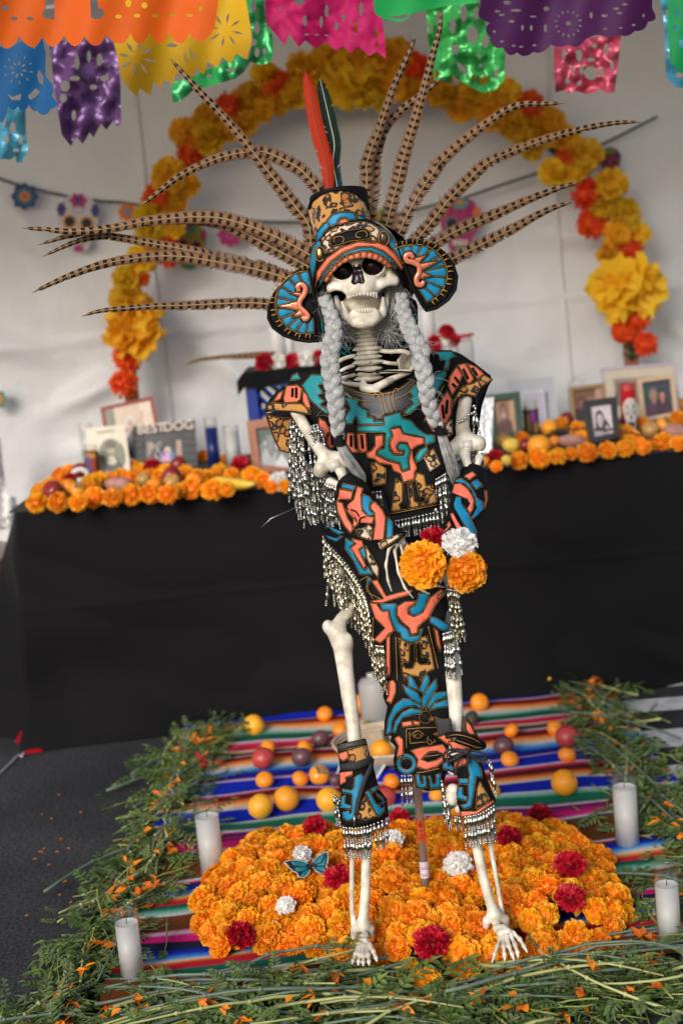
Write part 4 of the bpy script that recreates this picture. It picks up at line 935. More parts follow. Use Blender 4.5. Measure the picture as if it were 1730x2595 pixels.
bone('femur', C_, CK, [[(1130, 560, 2.83, 40), (1150, 760, 2.79, 56), (1170, 950, 2.765, 54), (1185, 1120, 2.745, 50), (1195, 1320, 2.72, 46), (1180, 1560, 2.69, 54)]])
bone('knee_cap', D_, DK, [[(1090, 570, 2.668, 50), (1085, 650, 2.67, 46)]], ((1085, 600, 2.67, 54, 80, 40), (1130, 720, 2.68, 30, 40, 30)))
def leg(fib, tib, mall):
    bone('fibula', N6, NK6, [fib]); bone('tibia', N6, NK6, [tib] + mall)
leg([(95, -60, 2.70, 19), (92, 60, 2.69, 19), (90, 300, 2.685, 20), (92, 450, 2.68, 19), (108, 570, 2.675, 26)], [(180, -330, 2.69, 60), (195, -200, 2.685, 40), (197, 50, 2.68, 37), (190, 300, 2.675, 37), (178, 480, 2.668, 38), (172, 560, 2.665, 50)], [[(172, 560, 2.665, 50), (112, 600, 2.665, 34), (108, 650, 2.668, 26)], [(172, 560, 2.665, 50), (225, 590, 2.668, 34), (228, 640, 2.67, 24)]])
leg([(1100, -120, 2.72, 18), (1115, 20, 2.70, 20), (1155, 240, 2.68, 19), (1185, 420, 2.665, 19), (1200, 520, 2.66, 28)], [(960, -330, 2.70, 60), (985, -170, 2.685, 42), (1015, 20, 2.675, 40), (1060, 230, 2.66, 38), (1110, 410, 2.65, 38), (1140, 490, 2.645, 50)], [[(1140, 490, 2.645, 50), (1082, 530, 2.645, 36), (1078, 570, 2.648, 28)], [(1140, 490, 2.645, 50), (1215, 520, 2.648, 36), (1225, 575, 2.65, 26)]])
def foot(ankle, rows, tarsus):
    s = SDF(.0015); m = NK6 * 2.62 / F
    for x, y, Y, r in tarsus: s.ell(W(*N6((x, y))[0], Y), (r * m, r * m, r * m * .9), .005)
    for f in rows:
        P = [W(*N6((x, y))[0], Y) for x, y, Y in f]; n = len(P)
        for i in range(n - 1):
            a, b = P[i], P[i + 1]; d = b - a; r0 = (18 - 2.2 * i) * m
            s.cap(a + d * .04, a + d * .5, r0 * 1.15, r0 * .75, .002); s.cap(a + d * .5, a + d * .95, r0 * .75, r0 * (1.1 if i < n - 2 else .6), .002)
    s.mb().build('foot', M_bone, skel)
foot(None, [[(150, 700, 2.62), (118, 780, 2.59), (100, 830, 2.575), (92, 850, 2.57)], [(165, 710, 2.615), (148, 790, 2.58), (140, 835, 2.565), (138, 860, 2.56)], [(185, 715, 2.61), (178, 795, 2.575), (175, 840, 2.56), (174, 862, 2.555)], [(205, 715, 2.61), (212, 790, 2.575), (216, 835, 2.56), (218, 858, 2.555)], [(222, 705, 2.61), (250, 760, 2.58), (268, 805, 2.565), (275, 830, 2.56)]],
     [(178, 640, 2.65, 40), (178, 690, 2.63, 42), (150, 720, 2.62, 36), (205, 725, 2.62, 36), (178, 600, 2.67, 36)])
foot(None, [[(1180, 660, 2.595), (1160, 720, 2.58), (1140, 780, 2.565), (1120, 840, 2.555)], [(1205, 650, 2.59), (1205, 720, 2.57), (1212, 780, 2.555), (1215, 830, 2.55)], [(1230, 640, 2.59), (1245, 720, 2.57), (1268, 780, 2.555), (1285, 828, 2.55)], [(1255, 630, 2.595), (1290, 710, 2.575), (1308, 765, 2.56), (1312, 805, 2.555)], [(1275, 620, 2.60), (1325, 670, 2.585), (1355, 720, 2.575), (1380, 765, 2.57)]],
     [(1150, 545, 2.635, 36), (1165, 590, 2.62, 42), (1190, 625, 2.605, 40), (1235, 615, 2.605, 36), (1205, 590, 2.615, 36)])

# ---- hair: two three-strand braids, loose hair behind the jaw
def hairband(mb, P, r, n, seg=5):
    pass
def braid(path, wdt, label, tail, tie, name='braid'):
    n = 150; P = crom([W(x, y, Y) for x, y, Y in path], n); Wd = np.interp(np.linspace(0, 1, n), np.linspace(0, 1, len(wdt)), wdt) * 2.65 / F
    cum = [0]
    for i in range(1, n): cum.append(cum[-1] + (P[i] - P[i - 1]).length)
    per = .066; root = None
    for k in range(3):
        mb = MB(); pts = []; rr = []
        for i in range(n):
            t = (P[min(i + 1, n - 1)] - P[max(i - 1, 0)]).normalized(); side = t.cross(V((0, 1, 0))).normalized(); w_ = Wd[i] / 2; a = 2 * PI * (cum[i] / per / 1.0 + k / 3)
            pts.append(P[i] + side * (w_ * .52 * math.sin(a)) + V((0, 1, 0)) * (w_ * .42 * math.sin(2 * a))); rr.append(w_ * .56)
        # each strand is a bundle of finer locks twisted about its line
        for j in range(11):
            ph = 2 * PI * j / 11; q = []
            for i in range(n):
                t = (pts[min(i + 1, n - 1)] - pts[max(i - 1, 0)]).normalized(); s1 = t.cross(V((0, 1, 0))).normalized(); s2 = t.cross(s1); aa = ph + cum[i] / .2
                q.append(pts[i] + (s1 * math.cos(aa) * 1.0 + s2 * math.sin(aa) * .8) * rr[i] * .74)
            mb.tube(q, [r * .27 for r in rr], 5)
        mb.tube(pts, [r * .74 for r in rr], 8)
        o = mb.build(name if k == 0 else 'lock', M_hair, skel if k == 0 else root); root = root or o
    mb = MB(); e = P[-1]; t = (P[-1] - P[-4]).normalized()
    for j in range(5): mb.tube([e + t * (j * .004 - .006) + (V((math.cos(a), 0, 0)) * 1 + V((0, math.sin(a), 0))) * Wd[-1] * .42 for a in np.linspace(0, 2 * PI, 14, endpoint=False)], .0028, 6, close=True)
    mb.build('hair_tie', M_elastic, root)
    mb = MB(); T = crom([W(x, y, Y) for x, y, Y in tail], 10); r = random.Random(5)
    for j in range(150):
        a = r.uniform(0, 6.28); q = math.sqrt(r.random()); o_ = V((math.cos(a), math.sin(a) * .6, 0)) * q; ln = r.uniform(.75, 1.06); pts = []
        for i in range(10):
            s_ = i / 9 * ln; k = min(s_, 1) * 9; i0 = min(int(k), 8); p = T[i0].lerp(T[i0 + 1], k - i0) + (T[9] - T[8]) * max(0, s_ - 1) * 9
            spread = Wd[-1] * (.34 + .42 * math.sin(min(s_, 1) * PI * .62)) * (1.05 - .75 * s_ * s_)
            pts.append(p + o_ * spread + V((r.gauss(0, .0006), 0, r.gauss(0, .0006))))
        mb.tube(pts, [.0011 * (1.1 - i / 10) for i in range(10)], 3, cap=False)
    tag(mb.build('tail', M_hair, root), kind='stuff')
    mb = MB()
    for j in range(45):
        i = r.randrange(4, n - 6); p = P[i]; s = r.choice((-1, 1)); d = V((s * r.uniform(.4, 1), r.uniform(-.6, .2), r.uniform(-1, .6))); l = r.uniform(.008, .03)
        p = p + V((s, 0, 0)) * Wd[i] * .42; mb.tube([p, p + d * l * .5 + V((0, 0, .003)), p + d * l], .00028, 3, cap=False)
    tag(mb.build('flyaway_hair', M_hair, root), kind='stuff')
a_ = lambda *p: A(*p)
def cat(lst, ys): return [(x, y, Y) for (x, y), Y in zip(lst, ys)]
braid(cat(A((548, 880), (580, 960), (606, 1040), (610, 1120)) + B((478, 60), (462, 150), (478, 260), (494, 360), (505, 460), (512, 560), (520, 625)), [2.72, 2.71, 2.69, 2.675, 2.665, 2.655, 2.645, 2.635, 2.63, 2.63, 2.63]), [32, 38, 45, 47, 47, 45, 39, 27], '', cat(B((526, 650), (560, 720), (610, 790), (650, 850), (665, 900)), [2.63, 2.63, 2.635, 2.64, 2.645]), None)
braid(cat(A((1040, 860), (1045, 950), (1075, 1050), (1120, 1140), (1165, 1230)) + B((1010, 150), (1038, 250), (1048, 350), (1065, 430), (1095, 510), (1122, 565)), [2.74, 2.73, 2.71, 2.69, 2.675, 2.66, 2.645, 2.64, 2.64, 2.64, 2.645]), [32, 40, 45, 46, 45, 42, 37, 27], '', cat(B((1132, 590), (1165, 680), (1195, 770), (1210, 840), (1212, 890)), [2.65, 2.655, 2.66, 2.665, 2.67]), None)
mb = MB(); r = random.Random(8)
for (x0, y0, x1, y1, n, sp) in ((960, 700, 1000, 880, 170, 45), (1010, 780, 1010, 980, 140, 40), (990, 900, 940, 1090, 150, 50), (920, 1040, 960, 1150, 120, 60), (540, 860, 570, 1010, 110, 28), (600, 960, 690, 1080, 80, 40), (700, 1060, 690, 1140, 50, 40)):
    for _ in range(n):
        a = sk(x0 + r.gauss(0, sp * .7), y0 + r.gauss(0, 30), 150 + r.uniform(0, 80)); b = sk(x1 + r.gauss(0, sp), y1 + r.gauss(0, 40), 130 + r.uniform(0, 90)); c = a.lerp(b, .5) + V((r.gauss(0, .006), r.gauss(0, .006), r.gauss(0, .004)))
        mb.tube([a, a.lerp(c, .6) + V((r.gauss(0, .002), 0, 0)), c, b], [.0009, .0010, .0009, .0004], 3, cap=False)
tag(mb.build('loose_hair', M_hair, skel), kind='stuff')
# ================================================================ COSTUME
class Garment:
    def __init__(s, name, fn, k, dfn, par, Yref):
        s.fn, s.k, s.dfn, s.par, s.Y = fn, k, dfn, par, Yref; s.root = None; s.cord = MB(); s.thread = MB(); s.name = name
        s.px = k * Yref / F
    def base(s, poly, mat, off=0., thick=.004, sm=0, name=None, dfn=None, step=12, puff=.0, back=True):
        pl = s.fn(*poly); pl = smooth_poly(pl, sm) if sm else pl
        o = sheet(MB(), pl, dfn or s.dfn, off, thick, puff, 14., step=step, back=back).build(name or s.name, mat, s.root or s.par)
        if s.root is None: s.root = o
        return o
    def patch(s, poly, mat, off=.0022, puff=.0028, sm=0, cord=True, holes=(), name='patch', step=7, dfn=None, cw=2.3, gr=1.3):
        pl = s.fn(*poly); pl = grow(pl, gr) if cord else pl; pl = smooth_poly(pl, sm) if sm else pl; hs = [s.fn(*h) for h in holes]; d = dfn or s.dfn
        o = sheet(MB(), pl, d, off, .0035, puff * .33, 9., hs, step).build(name, mat, s.root)
        for lp in ([pl] + hs) if cord else []:
            q = resamp(lp, 7); P = [W(x, y, d(x, y) - off - .0003) for x, y in q]
            s.cord.tube(P, cw * s.Y / F * 1.05, 5, close=True); cx = sum(x for x, y in lp) / len(lp); cy = sum(y for x, y in lp) / len(lp)
            s.thread.tube([p + V((0, -.0021, 0)) for p in P], .00036, 3, close=True)
        return o
    def line(s, pts, off=.003, r=.0007, cr=True, mat='thread', dfn=None, n=None):
        d = dfn or s.dfn; pl = s.fn(*pts); q = [tuple(p) for p in crom([(x, y, 0) for x, y in pl], n or len(pl) * 6)] if cr else [(x, y, 0) for x, y in resamp(pl, 6, False)]
        (s.thread if mat == 'thread' else s.cord).tube([W(x, y, d(x, y) - off) for x, y, _ in q], r, 4)
    def done(s):
        if s.cord.v: tag(s.cord.build('piping', M_black, s.root), kind='stuff')
        if s.thread.v: tag(s.thread.build('gold_stitching', M_gold, s.root), kind='stuff')
# ---- bead strands
def strand(nl, name='bead_strand'):
    mb = MB(); z = 0.
    def lz(prof, seg, tw=0.): mb.lathe((0, 0, 0), [(r, h) for r, h in prof], seg, 0, (0, 0, -1), True, tw)
    def ball(z, r): lz([(r * .3, z), (r, z + r * .7), (r, z + r * 1.3), (r * .3, z + 2 * r)], 7)
    ball(0, .0027); z = .006
    for i in range(nl):
        l = .0185; r = .0042
        lz([(.001, z), (.0024, z + l * .12), (r, z + l * .38), (r, z + l * .6), (.0024, z + l * .88), (.001, z + l)], 5, 95.); z += l + .0008
        for j in range(3): lz([(.0018, z), (.0026, z + .0006), (.0026, z + .0016), (.0018, z + .0022)], 7); z += .0026
    ball(z, .0023); z += .005
    mb.lathe((0, 0, 0), [(.0006, .002), (.0006, z - .002)], 4, 0, (0, 0, -1))
    return mb.mesh(name, M_silver), z
STRD = {n: strand(n) for n in (1, 2, 3, 4, 5)}
M_champ = pm('champagne_bead', (.58, .53, .40), .2, metal=1, orand=.1)
STRC = {}
for n, (me, l) in STRD.items():
    m2 = me.copy(); m2.materials[0] = M_champ; STRC[n] = (m2, l)
def fringe(fn, pts, n, lens, dfn, par, off=.006, jit=.10, tone=STRD, rows=1, dz=0.):
    pl = fn(*pts); P = crom([(x, y, 0) for x, y in pl], 60) if len(pl) > 1 else [V((*pl[0], 0))]
    for rw in range(rows):
        for i in range(n):
            t = (i + .5 + rnd.uniform(-.15, .15)) / n; k = t * (len(P) - 1); j = min(int(k), len(P) - 2) if len(P) > 1 else 0
            q = P[j].lerp(P[j + 1], k - j) if len(P) > 1 else P[0]
            loc = W(q.x, q.y, dfn(q.x, q.y) - off + rw * .012 + dz)
            L_ = np.interp(t, np.linspace(0, 1, len(lens)), lens) * rnd.uniform(.92, 1.08)
            nl = min(5, max(1, round((L_ - .011) / .027))); me, l0 = tone[nl]
            o = bpy.data.objects.new('bead_strand', me); col.objects.link(o); o.location = loc; s_ = L_ / l0; o.scale = (1.05, 1.05, s_); o.rotation_euler = (rnd.gauss(0, .05), rnd.gauss(0, jit * .6), rnd.uniform(0, 6)); setp(o, par)

# ---------------- headdress
YC = 2.715 + 270 * mA
a1 = lambda x, y: A((x, y))[0]
hx, hy = a1(790, 655)
hood = elld(hx, hy, 345 * AK, 345 * AK, YC, 335 * mA)
hd = Garment('headdress', A, AK, hood, skel, 2.72)
hd.base([(458, 760), (455, 690), (468, 600), (495, 520), (545, 460), (620, 410), (720, 385), (830, 385), (900, 420), (965, 475), (1020, 570), (1065, 650), (1100, 750), (1115, 850), (1095, 905), (1070, 880), (1040, 790), (1000, 705), (940, 652), (870, 625), (790, 618), (700, 640), (620, 685), (570, 740), (535, 800), (520, 880), (515, 960), (490, 900), (470, 830)], M_black, 0, .006, step=14)
mb = MB(); nu, nv = 24, 14
vs = []
for j in range(nv + 1):
    th = PI * j / nv
    for i in range(nu + 1):
        ph = PI * i / nu; u = hx - 322 * AK * math.sin(th) * math.cos(ph); v = hy - (255 if th < PI / 2 else 320) * AK * math.cos(th); vs.append(W(u, v, YC + 300 * mA * math.sin(th) * math.sin(ph)))
mb.add(vs, [(j * (nu + 1) + i, j * (nu + 1) + i + 1, (j + 1) * (nu + 1) + i + 1, (j + 1) * (nu + 1) + i) for j in range(nv) for i in range(nu)]); mb.build('hood_back', M_black, hd.root)
crown = cyl(a1(636, 210), a1(680, 520), 197 * AK, 192 * AK, 2.715 + 285 * mA, 2.715 + 225 * mA)
MB().tube([W(*a1(640, 232), 2.715 + 285 * mA), W(*a1(682, 520), 2.715 + 225 * mA)], [184 * mA, 182 * mA], 28).build('crown_lining', M_black, hd.root)
hd.patch([(452, 320), (472, 272), (522, 232), (582, 208), (640, 200), (700, 206), (758, 230), (803, 272), (828, 330), (838, 400), (700, 410), (600, 440), (530, 490), (500, 530), (478, 440)], M_leo, 0, .002, 0, True, name='crown', dfn=crown, step=12)
hd.patch([(447, 318), (462, 262), (518, 218), (580, 192), (640, 184), (702, 190), (764, 215), (812, 262), (838, 330), (826, 332), (800, 275), (756, 236), (700, 212), (640, 206), (582, 214), (524, 238), (478, 276), (456, 330)], M_black, .004, .005, 0, False, name='crown_rim', dfn=crown, step=9)
for pl, m in (([(572, 395), (600, 362), (650, 345), (735, 345), (748, 388), (704, 392), (690, 374), (652, 380), (636, 412), (600, 430), (582, 425)], M_blue), ([(640, 394), (690, 382), (700, 404), (645, 418)], M_coral), ([(500, 530), (510, 470), (538, 430), (566, 405), (580, 432), (560, 455), (540, 480), (525, 520)], M_blue), ([(757, 362), (800, 375), (828, 400), (770, 396)], M_blue)): hd.patch(pl, m, .004, .003, 0, dfn=crown, step=6)
ho = lambda pl, m, **k: hd.patch(pl, m, **k)
ho([(530, 500), (590, 445), (690, 415), (800, 405), (860, 425), (900, 455), (885, 500), (872, 535), (750, 522), (690, 535), (600, 590), (560, 600), (545, 540)], M_leow, name='leopard_band')
ho([(592, 520), (620, 487), (700, 462), (800, 448), (835, 470), (835, 505), (790, 515), (720, 520), (640, 545), (600, 556)], M_black, off=.006, puff=.004, name='black_panel')
hd.line([(612, 530), (615, 505), (650, 495), (675, 510), (665, 535)], .011); hd.line([(780, 505), (750, 495), (760, 470), (800, 460), (822, 480), (815, 500)], .011)
ho([(464, 740), (464, 640), (486, 560), (520, 518), (528, 545), (504, 605), (492, 700), (482, 800), (468, 770)], M_blue); ho([(885, 435), (925, 450), (970, 490), (1008, 555), (1052, 620), (1058, 652), (1025, 640), (985, 575), (950, 525), (912, 482)], M_blue)
ho([(486, 820), (508, 715), (568, 634), (660, 568), (760, 532), (860, 527), (940, 556), (1002, 612), (1046, 690), (1034, 702), (985, 636), (925, 584), (850, 556), (765, 558), (670, 593), (592, 652), (538, 722), (500, 838)], M_coral)
ho([(508, 800), (545, 724), (600, 658), (680, 602), (770, 569), (850, 566), (920, 594), (978, 645), (1008, 695), (992, 695), (955, 645), (905, 609), (845, 585), (770, 588), (690, 618), (615, 674), (562, 738), (520, 815)], M_blue)
blk = crom([(536, 772, 0), (575, 705, 0), (640, 642, 0), (715, 606, 0), (797, 594, 0), (872, 605, 0), (935, 635, 0), (985, 672, 0)], 14)
for i in range(13):
    a, b = blk[i], blk[i + 1]; t = (b - a); nrm = V((-t.y, t.x, 0)).normalized() * 34; a2 = a + t * .14; b2 = b - t * .14
    hd.patch([(a2.x, a2.y), (b2.x, b2.y), (b2.x + nrm.x * .9, b2.y + nrm.y * .9), ((a2.x + b2.x) / 2 + nrm.x, (a2.y + b2.y) / 2 + nrm.y), (a2.x + nrm.x * .9, a2.y + nrm.y * .9)], M_coral, puff=.003, name='brim_block', cw=1.8)
for (x, y, rx, ry, m) in ((524, 606, 20, 38, M_brass), (926, 508, 24, 36, cm(70, 50, 45, .15))):
    q = W(*a1(x, y), hood(*a1(x, y)) - .004); MB().ell(q, (rx * mA, 12 * mA, ry * mA), 18, 12).build('medallion', m, hd.root)
    P = [W(*a1(x + math.cos(t) * rx * 1.35, y + math.sin(t) * ry * 1.25), hood(*a1(x, y)) - .004) for t in np.linspace(0, 2 * PI, 24, endpoint=False)]; hd.cord.tube(P, .0022, 5, close=True); hd.thread.tube([p + V((0, -.003, 0)) for p in P], .0008, 4, close=True)
# neck flap
flap = lambda x, y: 2.90
hd.patch([(545, 900), (522, 1000), (535, 1110), (590, 1200), (700, 1265), (900, 1270), (1050, 1205), (1128, 1110), (1140, 990), (1100, 880), (800, 820)], M_black, 0, .002, 4, False, name='neck_flap', dfn=flap, step=16)
M_tqt = pm('turquoise_thread', (.01, .35, .42), .5)
mb = MB()
for q in ([(530, 1010), (548, 1110), (605, 1195), (705, 1252)], [(555, 1010), (575, 1100), (630, 1175), (715, 1225)], [(1134, 1000), (1118, 1100), (1050, 1190)], [(1110, 1000), (1095, 1090), (1030, 1165)], [(630, 1180), (690, 1250)], [(650, 1170), (720, 1240)], [(665, 1240), (735, 1190)]):
    mb.tube([W(*a1(x, y), 2.893) for x, y, _ in crom([(x, y, 0) for x, y in q], 16)], .0011, 4)
for i in range(16):
    for s_, cx in ((1, 540), (-1, 1122)):
        yy = 990 + i * 9; xx = cx + s_ * (i * i) * .22; mb.tube([W(*a1(xx - 12, yy), 2.893), W(*a1(xx + 14, yy - 2), 2.893)], .0009, 4)
tag(mb.build('turquoise_stitching', M_tqt, hd.root), kind='stuff')
# ear discs
def disc(base, hub, r0, r1, a0, a1_, nseg, scroll, spikes, tilt, edge):
    cx, cy = hub
    pd = lambda x, y: 2.72 + 40 * mA + tilt * ((x - 600) / AK - cx) * mA + .00006 * (y - 760)
    hd.patch(base, M_black, 0, .003, 0, False, name='ear_disc', dfn=pd, step=14)
    n = len(base)
    P = [W(*a1_pt, pd(*a1_pt) - .002) for a1_pt in resamp(A(*base), 8)]
    hd.cord.tube(P, .0035, 6, close=True)
    for i in range(nseg):
        t0 = math.radians(a0 + (a1_ - a0) * (i + .10) / nseg); t1 = math.radians(a0 + (a1_ - a0) * (i + .90) / nseg); m_ = (t0 + t1) / 2
        pts = [(cx + r * math.cos(t), cy - r * 1.0 * math.sin(t)) for r, t in ((r0, t0), (r1 * edge(m_), t0), (r1 * edge(m_) * 1.02, m_), (r1 * edge(m_), t1), (r0, t1))]
        hd.patch(pts, M_blue, .004, .003, dfn=pd, name='ray_patch', step=6, cw=2.0)
        for f_ in (1.13, 1.27):
            for tt in ((t0, m_) if f_ < 1.2 else ()):
                e = edge(m_); hd.thread.tube([W(*a1(cx + r1 * e * q * math.cos(tt), cy - r1 * e * q * math.sin(tt)), pd(*a1(cx + r1 * e * q * math.cos(tt), cy - r1 * e * q * math.sin(tt))) - .0045) for q in (1.07, 1.22)], .0011, 4)
    for q in (1.05,):
        pp = [a1(cx + r1 * edge(t) * q * math.cos(t), cy - r1 * edge(t) * q * math.sin(t)) for t in np.linspace(math.radians(a0), math.radians(a1_), 30)]
        hd.thread.tube([W(x, y, pd(x, y) - .0045) for x, y in pp], .0008, 4)
    for sp_ in spikes: hd.patch(sp_, M_copper, .008, .003, dfn=pd, name='spike_patch', step=6, cw=2.0)
    C2 = crom([(x, y, 0) for x, y in scroll], 40); left, right = [], []
    for i in range(40):
        t = (C2[min(i + 1, 39)] - C2[max(i - 1, 0)]).normalized(); nn_ = V((-t.y, t.x, 0)) * (15 if 3 < i < 36 else 13); left.append((C2[i].x + nn_.x, C2[i].y + nn_.y)); right.append((C2[i].x - nn_.x, C2[i].y - nn_.y))
    mb = MB(); mb.tube([W(*a1(p.x, p.y), pd(*a1(p.x, p.y)) - .010) for p in C2], [17 * mA if 2 < i < 37 else 14 * mA for i in range(40)], 8, ez=.55); mb.build('scroll_patch', M_copper, hd.root)
    hd.cord.tube([W(*a1(p.x, p.y), pd(*a1(p.x, p.y)) - .0075) for p in C2], 23 * mA, 6, ez=.3)
disc([(430, 690), (370, 725), (300, 785), (240, 855), (205, 940), (200, 1010), (230, 1070), (290, 1115), (370, 1145), (450, 1157), (530, 1152), (515, 1050), (495, 930), (470, 800), (455, 705)], (478, 930), 84, 190, 96, 274, 10,
     [(392, 842), (384, 812), (408, 798), (432, 822), (424, 862), (398, 900), (396, 940), (428, 972), (448, 1000), (430, 1018), (412, 1000)], [[(402, 902), (246, 936), (402, 962)], [(420, 880), (325, 850), (400, 850)], [(400, 955), (345, 1005), (425, 990)]], -.10, lambda t: .98 + .2 * max(0, -math.cos(t)) + .09 * math.sin(t))
disc([(1010, 540), (1100, 520), (1170, 530), (1240, 552), (1310, 605), (1360, 670), (1385, 750), (1375, 830), (1330, 895), (1260, 945), (1195, 963), (1165, 920), (1110, 820), (1060, 690), (1020, 590)], (1092, 735), 86, 190, 124, -60, 10,
     [(1112, 632), (1092, 608), (1066, 618), (1072, 648), (1110, 660), (1146, 682), (1150, 722), (1132, 760), (1138, 796), (1166, 800), (1178, 778)], [[(1155, 712), (1285, 645), (1150, 668)], [(1145, 660), (1200, 605), (1105, 640)], [(1140, 765), (1228, 742), (1155, 715)]], .12, lambda t: .98 + .2 * max(0, math.cos(t)) - .05 * abs(math.sin(t)))

# ---------------- pheasant feathers
M_feath = pm('pheasant_barbs', (1, 1, 1), .65, attr=True, trans=.12, spec=.15)
M_quill = pm('quill', (.30, .20, .11), .45); M_quill2 = pm('dark_quill', (.10, .03, .02), .45)
TAN = V((.25, .135, .06)); EDG = V((.14, .065, .048)); BLK = V((.012, .009, .008)); PALE = V((.36, .25, .14))
def feather(path, w0, Yt, Yb, seed, n=230, kind='p', period=23., fluff=1.):
    r = random.Random(seed); P = crom([(x, y, 0) for x, y in path], n); cum = [0.]
    for i in range(1, n): cum.append(cum[-1] + (P[i] - P[i - 1]).length)
    L_ = cum[-1]; mb = MB(); sh = []; tone = r.uniform(.85, 1.1)
    for i in range(n):
        s_ = cum[i] / L_; Y = Yt + (Yb - Yt) * s_; sh.append(W(P[i].x, P[i].y, Y - .001))
    K = 6
    gap = {}
    for i in range(1, n - 1):
        s_ = cum[i] / L_; t = (P[i + 1] - P[i - 1]).normalized(); nr = V((-t.y, t.x, 0)); Y = Yt + (Yb - Yt) * s_
        if kind == 'p': wd = w0 * (.16 + .84 * min(1, (s_ / .75)) ** .75) * min(1, s_ / .05 + .1)
        else: wd = w0 * (1 - (1 - min(1, s_ / .35)) ** 2) ** .6 * (1 if s_ < .8 else 1 - (s_ - .8) * 1.6)
        dl = (L_ / n) * 1.25
        for sd_ in (-1, 1):
            if r.random() < .012: gap[sd_] = r.choice((2, 3, 4))
            cut = 1.
            if gap.get(sd_, 0) > 0: gap[sd_] -= 1; cut = r.uniform(.55, .8)
            fl = max(0, (s_ - .35) / .65) * fluff; ln = cut * wd * 1.1 * (1 + r.gauss(0, .03 + .07 * fl)) * (1 if sd_ > 0 else .92); sw = -1 * (.55 + .25 * fl * r.random()); vs = []; cs = []
            for k in range(K):
                v = k / (K - 1); q = P[i] + nr * sd_ * ln * v * (1 if v < .8 else .97) + t * sw * ln * v * (.7 + .4 * v) * .8; lift = .004 * v * v * (w0 / 20) + r.uniform(-.0006, .0006) * v
                hw = dl * (.55 if v < .75 else .55 - .45 * (v - .75) / .25)
                for e in (-1, 1): vs.append(W(q.x + t.x * hw * e, q.y + t.y * hw * e, Y + lift))
                if kind == 'p':
                    ph = ((cum[i] + sw * ln * v * (.7 + .4 * v) * .8) / period + .12 * v) % 1; c = TAN.lerp(EDG, min(1, max(0, (v - .5) / .35)) * (.4 + .6 * fl)); c = c.lerp(PALE, max(0, .35 - s_) * 1.6)
                    lim = .98 if s_ < .3 else .78
                    if ph < (.42 if s_ > .3 else .52) and .05 < v < lim: c = BLK
                    if v >= .99 and fl > .2: c = EDG * .8
                elif kind == 'r': c = V((.50, .035, .003)).lerp(V((.35, .02, .02)), v * .4)
                else: c = V((.010, .028, .018)).lerp(V((.01, .06, .07)), max(0, s_ - .75) * 4)
                c = c * tone; cs += [tuple(c)] * 2
            mb.add(vs, [(2 * k, 2 * k + 1, 2 * k + 3, 2 * k + 2) if sd_ > 0 else (2 * k + 1, 2 * k, 2 * k + 2, 2 * k + 3) for k in range(K - 1)], 0, cs)
    o = mb.build('feather', M_feath, hd.root)
    MB().tube(sh[::4] + [sh[-1]], list(np.linspace(.0004, .0014, len(sh[::4]) + 1)), 6).build('quill', M_quill if kind == 'p' else M_quill2 if kind == 'r' else cm(210, 200, 180), o)
    return o
fp = [  # path tip -> base in source px, half width, tip depth, base depth
    (N4((468, -8), (560, 95), (660, 205), (770, 320), (900, 470), (1010, 610), (1110, 740), (1210, 870), (1290, 980)) + A((470, 560)), 19, 2.98, 2.80),
    (N4((297, 872), (400, 790), (520, 700), (650, 630), (780, 580), (900, 555), (1020, 548), (1150, 600), (1250, 660), (1340, 760)) + A((520, 230)), 19, 2.97, 2.86),
    (Z3((130, 484), (260, 490), (420, 505), (560, 500), (720, 480), (900, 445), (1060, 425), (1220, 415), (1380, 425)) + A((100, 437), (280, 515), (440, 600), (500, 640)), 20, 2.95, 2.80),
    (Z3((232, 592), (380, 545), (520, 515), (680, 490), (850, 452), (1040, 432), (1240, 432), (1400, 462)) + A((100, 500), (260, 585), (440, 680), (500, 720)), 19, 2.97, 2.81),
    (Z3((262, 664), (380, 608), (500, 560), (640, 535), (780, 550), (940, 580), (1120, 612), (1300, 650)) + A((100, 672), (250, 722), (400, 780)), 17, 2.99, 2.82),
    (Z3((198, 888), (320, 830), (460, 770), (620, 715), (780, 680), (960, 660), (1140, 662), (1320, 690)) + A((100, 698), (250, 738), (400, 790)), 20, 2.93, 2.80),
    (Z3((505, 1033), (620, 1000), (760, 985), (950, 970), (1150, 965), (1350, 955)) + A((100, 915), (260, 930)), 15, 2.90, 2.79),
    (Z2((342, 150), (320, 220), (285, 300), (240, 400), (205, 500), (170, 600), (135, 690), (115, 760)) + A((820, 110), (815, 260), (800, 420)), 17, 3.0, 2.87),
    (Z2((465, 354), (400, 410), (340, 455), (270, 510), (220, 560), (185, 620), (160, 700), (148, 760)) + A((862, 120), (850, 280), (830, 430)), 19, 3.02, 2.88),
    (Z2((460, 42), (450, 140), (420, 250), (390, 370), (360, 480), (325, 590), (295, 690), (275, 760)) + A((1020, 130), (980, 280), (940, 430), (920, 500)), 19, 2.97, 2.85),
    (Z2((1026, 473), (930, 478), (830, 480), (750, 510), (670, 565), (590, 625), (510, 690), (440, 760)) + A((1255, 70), (1170, 190), (1080, 350), (1010, 500), (990, 560)), 19, 2.96, 2.84),
    (Z2((1380, 562), (1290, 562), (1190, 575), (1080, 600), (970, 630), (860, 668), (760, 705), (660, 755)) + A((1450, 150), (1340, 260), (1230, 400), (1130, 520), (1090, 580)), 18, 2.96, 2.83),
    (Z4((1010, 173), (900, 205), (780, 250), (660, 300), (540, 355), (430, 400), (330, 445), (210, 510)) + A((1180, 590)), 18, 2.90, 2.81),
    (Z4((968, 282), (870, 312), (760, 362), (650, 425), (540, 480), (430, 535), (320, 590)) + A((1320, 660)), 18, 2.88, 2.81)]
